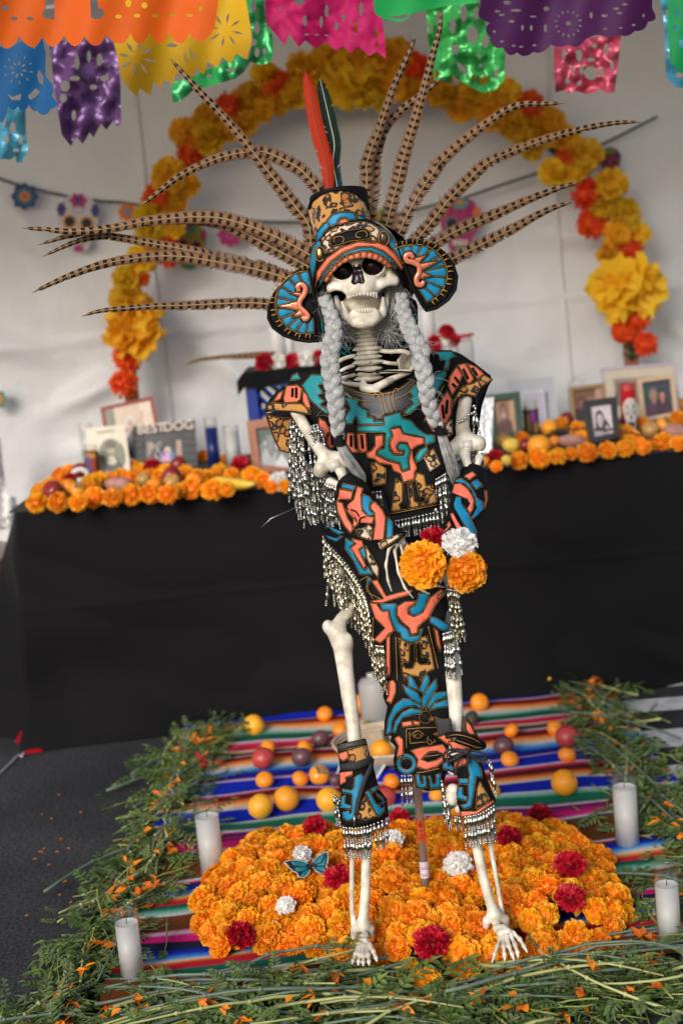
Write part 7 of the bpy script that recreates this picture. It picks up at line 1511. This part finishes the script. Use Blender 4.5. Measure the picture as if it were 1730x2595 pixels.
for i, (kd, x, y, r) in enumerate([('r', 215, 282, 50), ('w', 302, 280, 44), ('r', 378, 280, 46), ('w', 466, 270, 52), ('r', 542, 262, 46), ('r', 655, 252, 40), ('r', 975, 226, 40), ('w', 1032, 192, 40), ('r', 1076, 192, 36), ('w', 1180, 182, 46), ('r', 1236, 174, 50), ('w', 1302, 162, 48), ('r', 1348, 146, 36), ('r', 1310, 98, 40), ('r', 1120, 190, 34)]):
    q = W(*N2((x, y))[0], YCt + .03); q.z = max(q.z, zt + .01); flower(kd, q, 1.22 * r * .42092 * YCt / F, (rnd.gauss(0, .2), -1, .4), ('red carnation in the red and white row on top of the crates' if kd == 'r' else 'white carnation in the red and white row on top of the crates'), 'red carnations on the crates' if kd == 'r' else 'white carnations on the crates')
for x, yt, wpx, lb in ((302, 60, 92, 'white pillar candle on the crates below the left ear disc'), (1210, -40, 92, 'white pillar candle on the crates beyond the right braid'), (372, 130, 50, 'slim pale candle on the crates right of the left pillar candle')):
    q = W(*N2((x, 240))[0], YCt + .12); t_ = W(*N2((x - 4, yt))[0], YCt + .12); rr = wpx / 2 * .42092 * 5.14 / F
    e = empty('pillar_candle', (q.x, q.y, zt + .008), lb, 'candle', 'pillar candles on the crates'); h = t_.z - zt - .008
    MB().lathe((q.x, q.y, zt + .008), [(.001, 0), (rr, 0), (rr, h - .004), (rr * .85, h), (rr * .3, h - .008), (.001, h - .008)], 22).build('wax', M_wax, e); MB().tube([(q.x, q.y, zt + h - .002), (q.x + .002, q.y, zt + h + .014)], .001, 5).build('wick', cm(50, 45, 45), e)
e, f, s_ = frame(N2, [(1382, 305), (1476, 295), (1462, 138), (1366, 156)], 'white_card', 'plain white card with dark edges standing right of the crates', 'card', .003, cm(60, 60, 62), [full((205, 202, 196)), ('p', [(.5, .05), (.8, .05), (.8, .4), (.5, .4)], (190, 188, 184)), ('p', [(.6, .12), (.7, .12), (.7, .36), (.6, .36)], (205, 202, 196))], .02, .003, base=(1382, 480))
for a, b in (((1330, 128), (1472, 112)), ((1340, 140), (1450, 122))):
    o = MB().tube([W(*N2(a)[0], YCt + .02), W(*N2(b)[0], YCt - .02)], .0045, 8).build('red_stick', pm('red_lacquer', (.35, .01, .015), .35)); tag(o, 'thin red stick on the crates pointing right, ' + ('upper of two' if a[1] == 128 else 'lower of two'), 'stick', 'red sticks on the crates')
o = feather(DS((424, 838), (460, 826), (500, 821), (550, 818), (600, 815), (640, 815)), 9, YCt + .01, YCt + .05, 77, n=120, period=14, fluff=.2); o.name = 'fallen_feather'; o.parent = None; o.matrix_parent_inverse = Matrix(); tag(o, 'barred pheasant feather lying on the crates, pointing left', 'feather')

# ================================================================ FLOWER ARCH
YA = 5.74
AP = [(296, 915), (302, 860), (305, 760), (312, 660), (340, 560), (362, 470), (400, 395), (450, 325), (510, 265), (580, 220), (660, 180), (760, 155), (850, 145), (950, 165), (1040, 200), (1130, 235), (1210, 285), (1290, 360), (1350, 430), (1390, 500), (1425, 570), (1450, 660), (1452, 750), (1452, 830)]
ap = crom([W(*q, YA) for q in DS(*AP)], 90)
arch = empty('flower_arch', (W(*DS((870, 900))[0], YA).x, YA, 0), 'tall arch of yellow and orange tissue paper flowers behind the altar', 'arch')
M_tin = pm('green_tinsel', (.010, .11, .05), .4, metal=.3, bump=1, bscale=200, bdist=.01)
MB().tube([p + V((0, .03, 0)) for p in ap], .016, 8).build('arch_frame', M_tin, arch)
for px in ((300, 900), (1452, 815)):
    t_ = W(*DS(px)[0], YA); MB().box((t_.x, YA + .03, (t_.z + .12) / 2), (.028, .012, (t_.z + .12) / 2)).build('post', WD, arch, False)
for y in (795, 812): MB().tube([W(*DS((1452 + 22 * math.cos(a), y + 6 * math.sin(a)))[0], YA + .025 - .03 * math.sin(a)) for a in np.linspace(0, 2 * PI, 12, endpoint=False)], .004, 5, close=True).build('green_tie', M_tin, arch)
M_yp = pm('yellow_tissue', (.95, .62, .03), .7, orand=.12, hrand=.012, trans=.4); M_yp2 = pm('golden_tissue', (.90, .50, .03), .7, orand=.12, trans=.4); M_op = pm('orange_tissue', (.88, .11, .012), .65, orand=.10, hrand=.01, trans=.25); M_op0 = pm('orange_tissue_core', (.75, .08, .01), .7)
TY = [pom('yellow_paper_flower', 46, 1., [M_yp2, m], 300 + i, wd=.55, ruf=.14, cols=6, core=.5, hmin=.3, cover=.72, flat=.85, wav=11, tipv=.5, curl=.5) for i, m in enumerate((M_yp, M_yp, M_yp2))]
TO = [pom('orange_paper_flower', 130, 1., [M_op0, M_op], 310 + i, wd=.17, ruf=.10, cols=3, core=.68, hmin=.5, cover=.8, flat=.85, wav=8, tipv=.5) for i in range(2)]
TB = pom('yellow_paper_rose', 40, 1., [M_yp2, M_yp], 320, wd=.7, ruf=.12, cols=7, core=.4, hmin=.3, cover=.75, flat=.8, wav=9, tipv=.6, curl=.7)
for kd, lst in (('o', [(285, 880, 44), (292, 822, 42), (315, 635, 40), (382, 578, 44), (362, 452, 44), (440, 350, 44), (525, 248, 44), (630, 190, 44), (950, 150, 42), (1215, 240, 44), (1302, 366, 40), (1350, 448, 48), (1360, 512, 46), (1440, 566, 44), (1458, 735, 40), (1432, 760, 38), (1482, 790, 36)]),
                ('y', [(302, 695, 60), (328, 592, 44), (345, 540, 46), (348, 500, 48), (402, 468, 36), (388, 405, 50), (432, 425, 36), (425, 305, 44), (478, 320, 48), (480, 275, 46), (560, 282, 40), (570, 228, 48), (602, 252, 38), (608, 168, 38), (675, 220, 46), (700, 160, 52), (740, 215, 50), (760, 140, 56), (905, 135, 58), (900, 195, 46), (948, 210, 42), (1010, 215, 46), (1060, 245, 44), (1092, 210, 50), (1130, 262, 46), (1160, 215, 46), (1182, 290, 46), (1260, 292, 56), (1218, 330, 46), (1300, 320, 40), (1345, 360, 48), (1268, 396, 40), (1310, 400, 36), (1400, 428, 50), (1430, 492, 48), (1412, 540, 40), (1398, 585, 34), (1465, 540, 34), (1380, 470, 40), (290, 640, 40), (400, 520, 36), (520, 300, 36), (640, 235, 36), (1010, 170, 40)]),
                ('b', [(310, 752, 76), (800, 190, 70), (838, 128, 70), (860, 205, 52), (1440, 660, 84)])):
    for x, y, r in lst:
        q = W(*DS((x, y))[0], YA - .02 - rnd.uniform(0, .035)); R_ = r * 1.10332 * YA / F
        me = TB if kd == 'b' else rnd.choice(TY if kd == 'y' else TO); o = bpy.data.objects.new({'o': 'orange_paper_flower', 'y': 'yellow_paper_flower', 'b': 'yellow_paper_rose'}[kd], me); col.objects.link(o); o.location = q; o.scale = (R_ * (.80 if kd != 'b' else .9),) * 3; o.rotation_euler = aim((rnd.gauss(0, .3), -1, rnd.gauss(.1, .3))); setp(o, arch)

# ================================================================ PAPER SKULL GARLAND ON THE WALL
YG = 5.88
g1p = [W(x, y, YG) for x, y in Z3((-60, 155), (0, 178), (150, 226), (430, 290), (640, 320), (790, 330), (1150, 400)) + N4((950, 961), (1240, 966)) + N5((340, 800), (540, 772), (640, 745), (820, 700), (1000, 640), (1200, 572), (1420, 472), (1568, 398), (1680, 340))]
o = MB().tube(crom(g1p, 90), .0055, 6).build('garland_cord', pm('dark_cord', (.06, .065, .055), .8)); tag(o, 'dark cord strung along the tent wall carrying paper skulls', 'cord')
def flat(mb, pl, Y, m=0, t=.002): 
    P_ = [W(x, y, Y) for x, y in pl]; n = len(P_); vs = P_ + [p + V((0, t, 0)) for p in P_]; mb.add(vs, [tuple(range(n))[::-1], tuple(range(n, 2 * n))] + [(i, (i + 1) % n, n + (i + 1) % n, n + i) for i in range(n)], m)
def el(cx, cy, rx, ry, n=16, wob=0, k=6): return [(cx + rx * (1 + wob * math.cos(k * t)) * math.cos(t), cy + ry * (1 + wob * math.cos(k * t)) * math.sin(t)) for t in np.linspace(0, 2 * PI, n, endpoint=False)]
def pskull(cx, cy, w_, h_, base, cA, cB, cC, label):
    e = empty('paper_skull', W(cx, cy, YG - .015), label, 'paper skull', 'paper skulls on the wall garland'); Y = YG - .012; X = lambda u, v: (cx + u * w_ / 2, cy + v * h_ / 2)
    MB_ = MB(); flat(MB_, smooth_poly([X(*q) for q in ((0, -1), (.6, -.92), (.97, -.5), (1, -.1), (.86, .25), (.62, .45), (.58, .8), (.3, 1), (-.3, 1), (-.58, .8), (-.62, .45), (-.86, .25), (-1, -.1), (-.97, -.5), (-.6, -.92))], 3), Y, 0, .004); MB_.build('face', cm(*base), e, False)
    for nm, pl, c_ in (('eye_ring', el(*X(-.42, -.06), w_ * .19, h_ * .13), cB), ('eye_ring', el(*X(.42, .0), w_ * .19, h_ * .13), cB), ('eye', el(*X(-.42, -.06), w_ * .13, h_ * .095), (18, 18, 24)), ('eye', el(*X(.42, .0), w_ * .13, h_ * .095), (18, 18, 24)), ('nose', [X(-.14, .34), X(0, .12), X(.14, .36)], (18, 18, 24)),
                       ('forehead_flower', el(*X(0, -.82), w_ * .2, h_ * .12, 24, .18), cA), ('forehead_flower_centre', el(*X(0, -.84), w_ * .09, h_ * .05), cC), ('cheek_flower', el(*X(-.85, -.5), w_ * .1, h_ * .12, 20, .15), cC), ('cheek_flower', el(*X(.85, -.45), w_ * .1, h_ * .12, 20, .15), cC), ('teeth', [X(-.42, .52), X(.42, .54), X(.38, .76), X(-.38, .74)], (190, 188, 184)), ('chin_flower', el(*X(0, .9), w_ * .12, h_ * .06, 16, .15), cA)):
        Y -= .0008; m_ = MB(); flat(m_, pl, Y, 0, .0008); m_.build(nm, cm(*c_), e, False)
    m_ = MB()
    for i in range(-3, 4): flat(m_, [X(i * .11 - .008, .53), X(i * .11 + .008, .53), X(i * .11 + .008, .75), X(i * .11 - .008, .75)], Y - .001, 0, .0006)
    for a in np.linspace(0, 6.28, 10): flat(m_, el(*X(.0 + .28 * math.cos(a), -.5 + .14 * math.sin(a)), w_ * .018, h_ * .014, 6), Y - .001, 0, .0006)
    tag(m_.build('dotted_pattern', cm(*cC), e, False), kind='stuff')
def pflower(cx, cy, r, c1_, c2_, c3_, label):
    e = empty('paper_flower', W(cx, cy, YG - .015), label, 'paper flower', 'paper flowers on the wall garland'); Y = YG - .012
    for nm, rr, c_, wb in (('petals', 1, c1_, .10), ('inner_petals', .7, c2_, .12), ('centre', .4, c3_, .1), ('eye', .12, (40, 30, 40), 0)): Y -= .0012; m_ = MB(); flat(m_, el(cx, cy, r * rr, r * rr, 40, wb, 8), Y, 0, .0012); m_.build(nm, cm(*c_), e, False)
z3 = lambda x, y: Z3((x, y))[0]; n5 = lambda x, y: N5((x, y))[0]
pflower(*z3(155, 288), 32, (38, 42, 110), (20, 110, 130), (215, 110, 70), 'navy and teal paper flower at the left end of the garland'); pskull(*z3(486, 455), 102, 142, (205, 196, 198), (170, 30, 110), (215, 150, 90), (60, 50, 120), 'white paper skull with pink crown flower, left on the garland')
pflower(*z3(790, 385), 22, (215, 120, 40), (200, 95, 40), (110, 150, 160), 'orange paper flower tucked against the left of the arch'); pskull(*z3(1178, 595), 82, 118, (150, 150, 40), (40, 140, 140), (190, 90, 60), (170, 40, 90), 'lime green paper skull just inside the left of the arch'); pflower(*z3(1428, 528), 30, (175, 25, 110), (160, 20, 100), (190, 60, 130), 'magenta paper flower between feathers left of the headdress')
pskull(*n5(480, 822), 58, 86, (165, 160, 40), (60, 150, 70), (60, 140, 60), (200, 120, 60), 'yellow green paper skull half hidden behind the headdress'); pskull(*n5(810, 820), 100, 138, (165, 25, 105), (40, 150, 150), (120, 110, 120), (220, 110, 50), 'magenta paper skull right of the headdress'); pflower(*n5(1236, 605), 28, (30, 70, 120), (20, 95, 130), (40, 60, 110), 'blue paper flower tucked against the right of the arch'); pskull(*n5(1472, 545), 52, 78, (130, 35, 45), (120, 150, 40), (190, 60, 90), (60, 50, 120), 'dark red paper skull peeping past the right of the arch'); pflower(-8, 1012, 24, (30, 120, 120), (200, 140, 40), (200, 140, 40), 'teal and yellow paper flower cut by the left edge')

# ================================================================ CUT PAPER BANNERS OVERHEAD
def banner(pl, Y, mat, label, holes=(), sm=0, amp=.02, crk=0., step=16, fr=.02, group='cut paper banners overhead', name='paper_banner'):
    ph = rnd.uniform(0, 6)
    fn = lambda x, y: Y + amp * math.sin(x * fr + ph + y * .004) + amp * .5 * math.sin(x * fr * 2.3 + y * .012) + crk * noise.noise(V((x * .03, y * .025, ph))) + crk * .6 * noise.noise(V((x * .08, y * .07, ph)))
    pl = smooth_poly(pl, sm) if sm else pl
    o = sheet(MB(), pl, fn, 0, .0006, step=step, holes=holes, rim=False).build(name, mat); tag(o, label, 'paper banner', group); return o
def tissue(nm, c, foil=False): return pm(nm, c, .32 if foil else .6, metal=.35 if foil else 0, trans=.15 if foil else .35, bump=.5 if foil else .15, bscale=60 if foil else 30, bdist=.006 if foil else .002, spec=.7 if foil else .25, var=.15 if foil else .05, vscale=12)
def rayholes(fn, cx, cy, r0, r1, n, w_=.16, a0=.2):
    out = []
    for i in range(n):
        a = a0 + 2 * PI * i / n; m = (r0 + r1) / 2; d = (math.cos(a), math.sin(a)); q = (-d[1], d[0]); ww = (r1 - r0) * w_
        out.append(fn((cx + d[0] * r0, cy + d[1] * r0), (cx + d[0] * m + q[0] * ww, cy + d[1] * m + q[1] * ww), (cx + d[0] * r1, cy + d[1] * r1), (cx + d[0] * m - q[0] * ww, cy + d[1] * m - q[1] * ww)))
    return out
def eh(fn, lst, n=10): return [fn(*el(x, y, a, b, n)) for x, y, a, b in lst]
def scal(pts):
    out = []
    for i in range(0, len(pts) - 2, 2):
        a, t, b = V(pts[i]), V(pts[i + 1]), V(pts[i + 2])
        for k in range(6): s = k / 6; out.append(tuple((1 - s) ** 2 * a + 2 * s * (1 - s) * (t * 2 - (a + b) / 2) * 1.0 + s * s * b))
    out.append(pts[-1]); return out
ob = scal([(0, 190), (42, 222), (90, 165), (148, 217), (195, 168), (245, 215), (295, 162), (345, 213), (388, 164), (440, 211), (490, 160), (552, 202), (600, 154), (642, 201), (690, 150), (735, 201), (775, 150), (830, 200), (870, 150), (925, 191), (985, 130)])
banner(Z1(*([(-60, -70), (-60, 170)] + ob + [(1000, 30), (1003, -70)])), 3.0, tissue('orange_tissue_paper', (.80, .13, .008)), 'big orange cut paper banner at the top left', [Z1((205, 12), (230, -8), (250, 0), (252, 88), (205, 84), (194, 55), (212, 40)), Z1((415, -5), (448, -5), (452, 35), (475, 45), (480, 70), (458, 88), (420, 84))] + eh(Z1, [(25, 35, 16, 12), (66, 85, 16, 9), (140, 85, 16, 9), (590, 15, 14, 18), (665, 25, 14, 14), (545, 76, 16, 9), (630, 72, 16, 9), (715, 72, 16, 9), (792, 70, 16, 7), (872, 71, 16, 7), (922, 40, 10, 14)]), amp=.012)
banner(Z1((515, 100), (530, 220), (545, 290), (560, 360), (595, 410), (630, 445), (642, 405), (690, 437), (706, 375), (742, 405), (755, 365), (795, 387), (812, 335), (888, 355), (902, 310), (935, 345), (955, 285), (1000, 312), (1020, 262), (1060, 292), (1085, 245), (1132, 275), (1158, 190), (1150, 120), (1120, -60), (520, -60)), 3.25, tissue('yellow_tissue_paper', (.74, .44, .015)), 'yellow cut paper banner with pointed fringe, below the orange one', rayholes(Z1, 628, 265, 28, 88, 8, .12) + rayholes(Z1, 1035, 138, 28, 85, 8, .1) + eh(Z1, [(790, 208, 26, 9)]) + [Z1((842, 235), (858, 262), (862, 295), (850, 275)), Z1((868, 220), (886, 245), (890, 282), (876, 258))], amp=.02)
bs = scal([(210, 350), (245, 400), (238, 440), (262, 480), (235, 500), (205, 528), (172, 510), (150, 505), (135, 480), (110, 510), (85, 490), (60, 505), (40, 490), (15, 560), (-5, 545)])
banner(Z1(*([(-60, 190), (30, 225), (100, 190), (160, 225), (195, 175), (212, 240)] + bs + [(-60, 580)])), 3.4, tissue('blue_tissue_paper', (.008, .11, .30)), 'deep blue cut paper banner at the left edge', rayholes(Z1, 85, 318, 16, 42, 8, .2) + rayholes(Z1, 85, 318, 52, 72, 10, .2) + [Z1((180, 320), (200, 350), (198, 390), (180, 380), (172, 345)), Z1((130, 440), (165, 405), (185, 420), (160, 450), (138, 458)), Z1((35, 430), (60, 445), (100, 430), (95, 460), (55, 460))], amp=.015, step=10)
banner(Z1((-60, 500), (118, 495), (120, 600), (130, 690), (105, 745), (78, 748), (72, 715), (50, 735), (20, 728), (-60, 750)), 3.9, tissue('sky_blue_foil', (.10, .42, .58), True), 'light blue foil banner below the deep blue one', eh(Z1, [(60, 590, 14, 30), (95, 640, 10, 24), (30, 640, 12, 22), (75, 690, 16, 9), (20, 560, 10, 20)]), crk=.03, amp=.02)
banner(Z1((222, 160), (300, 190), (400, 185), (485, 165), (520, 200), (545, 260), (555, 420), (557, 565), (540, 582), (522, 552), (490, 597), (465, 568), (430, 632), (412, 608), (382, 662), (350, 628), (327, 672), (285, 620), (268, 520), (250, 400), (235, 260)), 4.0, tissue('purple_foil', (.16, .07, .22), True), 'crinkled purple foil banner between the blue and yellow ones', eh(Z1, [(300, 395, 22, 26), (355, 290, 12, 30), (410, 260, 10, 28), (458, 275, 14, 30), (292, 450, 16, 22), (345, 360, 24, 12), (480, 360, 22, 14), (340, 530, 10, 24), (430, 400, 18, 12)]), crk=.05, amp=.02)
banner(Z1((1118, -60), (1205, -60), (1222, 100), (1250, 160), (1258, 240), (1240, 285), (1205, 300), (1150, 285), (1122, 330), (1080, 362), (1000, 385), (940, 400), (900, 402), (860, 440), (825, 468), (795, 470), (783, 420), (792, 380), (880, 352), (1000, 300), (1090, 250), (1140, 272), (1165, 180)), 3.75, tissue('green_foil', (.04, .42, .12), True), 'green foil banner behind the yellow one', eh(Z1, [(1180, 130, 14, 30), (1165, 30, 12, 30), (1215, 235, 10, 16), (1180, 240, 12, 24), (1060, 320, 24, 10), (960, 350, 14, 9), (1170, 195, 9, 16)]), crk=.04, step=12)
pk = [tuple(p) for p in Z1((1215, -60), (1222, 110), (1260, 150), (1306, 206), (1330, 158), (1372, 216), (1402, 185), (1452, 226), (1490, 190), (1546, 236))] + Z2((8, 210), (42, 246), (75, 212), (130, 258), (160, 236), (203, 272), (200, 180), (186, 90), (140, -60))
banner(pk, 3.35, tissue('magenta_tissue_paper', (.55, .012, .13)), 'magenta cut paper banner top centre', eh(Z1, [(1288, 40, 7, 9), (1400, 95, 10, 26), (1475, 100, 8, 28), (1500, 50, 10, 30), (1375, 10, 26, 14), (1410, 158, 10, 5), (1455, 160, 10, 5), (1500, 162, 10, 5), (1545, 120, 10, 18)]) + eh(Z2, [(10, 80, 8, 20), (90, 40, 10, 34), (66, 125, 7, 30), (160, 155, 8, 26), (165, 205, 8, 12)]), amp=.018, crk=.015, step=12)
banner(Z2((140, -60), (148, 20), (150, 60), (190, 85), (265, 102), (300, 90), (325, 60), (480, 28), (622, 14), (640, -60)), 3.05, tissue('green_tissue_paper', (.02, .42, .10)), 'folded bright green paper strip at the top edge', [Z2((205, 72), (265, 74), (310, 60), (300, 80), (265, 90))], amp=.01)
banner(Z2((386, 30), (520, 15), (640, 15), (655, 90), (680, 170), (752, 235), (745, 370), (705, 415), (650, 427), (590, 400), (530, 362), (510, 345), (507, 385), (480, 380), (450, 365), (430, 378), (415, 300), (396, 170)), 3.9, tissue('lime_foil', (.06, .46, .11), True), 'lime green foil banner right of the tallest feather', [Z2((528, 285), (545, 290), (580, 325), (572, 340), (540, 325)), Z2((595, 345), (612, 342), (617, 375), (600, 368)), Z2((632, 362), (672, 340), (668, 385), (638, 388)), Z2((500, 205), (540, 205), (530, 250), (508, 250)), Z2((700, 325), (722, 310), (718, 350), (702, 360))] + eh(Z2, [(600, 160, 26, 40), (510, 120, 14, 36), (560, 60, 16, 40), (620, 60, 14, 30), (634, 258, 7, 12), (445, 80, 14, 30), (660, 190, 16, 30), (640, 300, 8, 8), (410, 130, 9, 26), (440, 340, 8, 18)]), crk=.05, step=11)
ps = scal([(640, 30), (630, 75), (680, 105), (662, 135), (682, 170), (700, 215), (740, 218), (770, 252), (805, 240), (840, 258), (880, 238), (920, 240), (960, 205), (1000, 215), (1040, 204), (1080, 215), (1115, 185), (1150, 165), (1185, 160), (1230, 172), (1270, 158), (1310, 165), (1345, 142), (1385, 135), (1405, 100), (1440, 85), (1425, 40)])
banner(Z2(*([(628, -60)] + ps + [(1425, -60)])), 3.05, tissue('purple_tissue_paper', (.075, .012, .085)), 'big dark purple cut paper banner at the top right', rayholes(Z2, 1040, 108, 46, 66, 14, .25) + eh(Z2, [(1040, 108, 11, 11), (715, 52, 14, 6), (735, 68, 14, 6), (780, 98, 14, 7), (830, 128, 7, 14), (870, 128, 7, 14), (700, 145, 7, 7), (735, 190, 9, 5), (790, 210, 10, 5), (825, 215, 10, 5), (885, 208, 10, 5), (760, 12, 18, 9), (800, 48, 26, 7), (880, 76, 16, 5), (935, 130, 8, 20), (940, 40, 14, 12), (1260, 40, 14, 7), (1275, 60, 14, 5), (1300, 20, 14, 6), (1205, 72, 16, 7), (1145, 70, 8, 16), (1385, 72, 5, 9), (1340, 115, 9, 5), (1280, 128, 9, 4), (1210, 132, 9, 4)]), amp=.014, step=11)
banner(Z2((974, 190), (1100, 175), (1282, 158), (1270, 290), (1252, 425), (1215, 428), (1188, 410), (1150, 426), (1118, 432), (1085, 420), (1045, 428), (1010, 415), (982, 426), (971, 310)), 4.0, tissue('pink_foil', (.50, .07, .12), True), 'pink foil banner hanging below the dark purple one', eh(Z2, [(1145, 335, 34, 32), (1090, 255, 14, 28), (1215, 225, 12, 26), (1100, 320, 10, 24), (1195, 330, 10, 26), (1060, 320, 8, 18), (1160, 210, 14, 12), (1020, 250, 9, 26), (1240, 300, 8, 26), (1145, 275, 20, 9), (1035, 370, 9, 16), (1090, 385, 12, 9)]), crk=.05, step=11)
banner(Z2((1448, -60), (1478, 90), (1484, 200), (1488, 350), (1535, 402), (1660, 405), (1660, -60)), 3.7, tissue('sky_blue_foil', (.10, .42, .58), True), 'light blue foil banner at the right edge', eh(Z2, [(1550, 345, 18, 16), (1490, 60, 8, 20), (1505, 250, 10, 16)]), crk=.03)
banner(Z2((1500, -60), (1496, 150), (1508, 280), (1545, 332), (1600, 345), (1680, 340), (1680, -60)), 3.4, tissue('deep_green_tissue', (.012, .30, .09)), 'bright green banner at the right edge in front of light blue', eh(Z2, [(1540, 60, 10, 24), (1560, 200, 12, 20), (1530, 130, 8, 16)]), amp=.015)
for Y, pts in ((3.02, (-200, 900, 2000)), (3.32, (-200, 900, 2000)), (3.9, (-200, 900, 2000))):
    o = MB().tube(crom([W(x, -32 - (8 if x == 900 else 0), Y) for x in pts], 24), .002, 5).build('banner_string', cm(170, 168, 165)); tag(o, 'thin string carrying the paper banners just above the view', 'string', 'strings of the paper banners')

# ================================================================ LEFT EDGE, PENNANTS, LOOSE WIRE
S3 = reg(0, 1250, .31888)
q = W(-52, 1560, 4.95); e = empty('plastic_bin', (q.x, 4.95, 0), 'orange plastic bin standing left of the black cloth', 'bin')
zb = W(10, 1405, 4.95).z; MB().lathe((q.x, 4.95, 0), [(.02, 0), (.115, 0), (.13, .02), (.145, zb - .02), (.15, zb), (.14, zb)], 28).build('body', pm('orange_plastic', (.62, .09, .02), .35), e); MB().lathe((q.x, 4.95, zb), [(.155, -.01), (.155, .01), (.13, .035), (.02, .04)], 28).build('lid', pm('cloudy_lid', (.6, .48, .44), .3, trans=.2), e)
o = sheet(MB(), [(-60, 1090), (2, 1110), (8, 1180), (18, 1255), (46, 1262), (34, 1338), (-60, 1350)], lambda x, y: 5.6 + .02 * math.sin(x * .2), 0, .003, back=True, step=12).build('wall_flap', M_white); tag(o, 'white tent flap with a metal eyelet at the left edge', 'tent flap')
q = W(18, 1316, 5.595); MB().tube([q + V((math.cos(a) * .012, -.006, math.sin(a) * .012)) for a in np.linspace(0, 2 * PI, 16, endpoint=False)], .004, 6, close=True).build('eyelet', pm('steel', (.5, .5, .5), .3, 1), o)
pe = empty('pennant_string', G(*S3((200, 2040))[0], 0), 'shiny red and blue pennants on a white string at the foot of the cloth', 'pennants')
for pl, m in (([(95, 1810), (152, 1870), (95, 1858)], 'b'), ([(170, 1880), (240, 2000), (125, 2015)], 'r'), ([(180, 2095), (265, 2010), (350, 2062)], 'r')):
    b0 = [G(*S3(p)[0], .006) for p in pl]; top = max(range(3), key=lambda i: b0[i].y); ym = sum(p.y for p in b0) / 3; P = [W(*S3(pl[i])[0], b0[i].y * .35 + ym * .65 - .0) for i in range(3)]
    P = [V((p.x, p.y, max(p.z, .006))) for p in P]
    MB().add(P + [p + V((0, .002, .001)) for p in P], [(0, 1, 2), (5, 4, 3), (0, 3, 4, 1), (1, 4, 5, 2), (2, 5, 3, 0)]).build('pennant', pm('red_foil', (.45, .006, .012), .25, metal=.2) if m == 'r' else pm('blue_foil', (.01, .12, .28), .3), pe, False)
MB().tube(crom([G(*S3(p)[0], .006) for p in ((100, 1850), (150, 1880), (190, 2020), (180, 2092), (150, 2080), (80, 2150), (0, 2225), (-60, 2280))], 40), .0028, 6).build('string', cm(190, 185, 195), pe)
o = MB().tube([W(*p, 2.76) for p in N1((668, 588), (372, 715), (345, 745), (270, 812))], .0008, 5).build('loose_wire', pm('steel', (.5, .5, .5), .3, 1), tn.root)
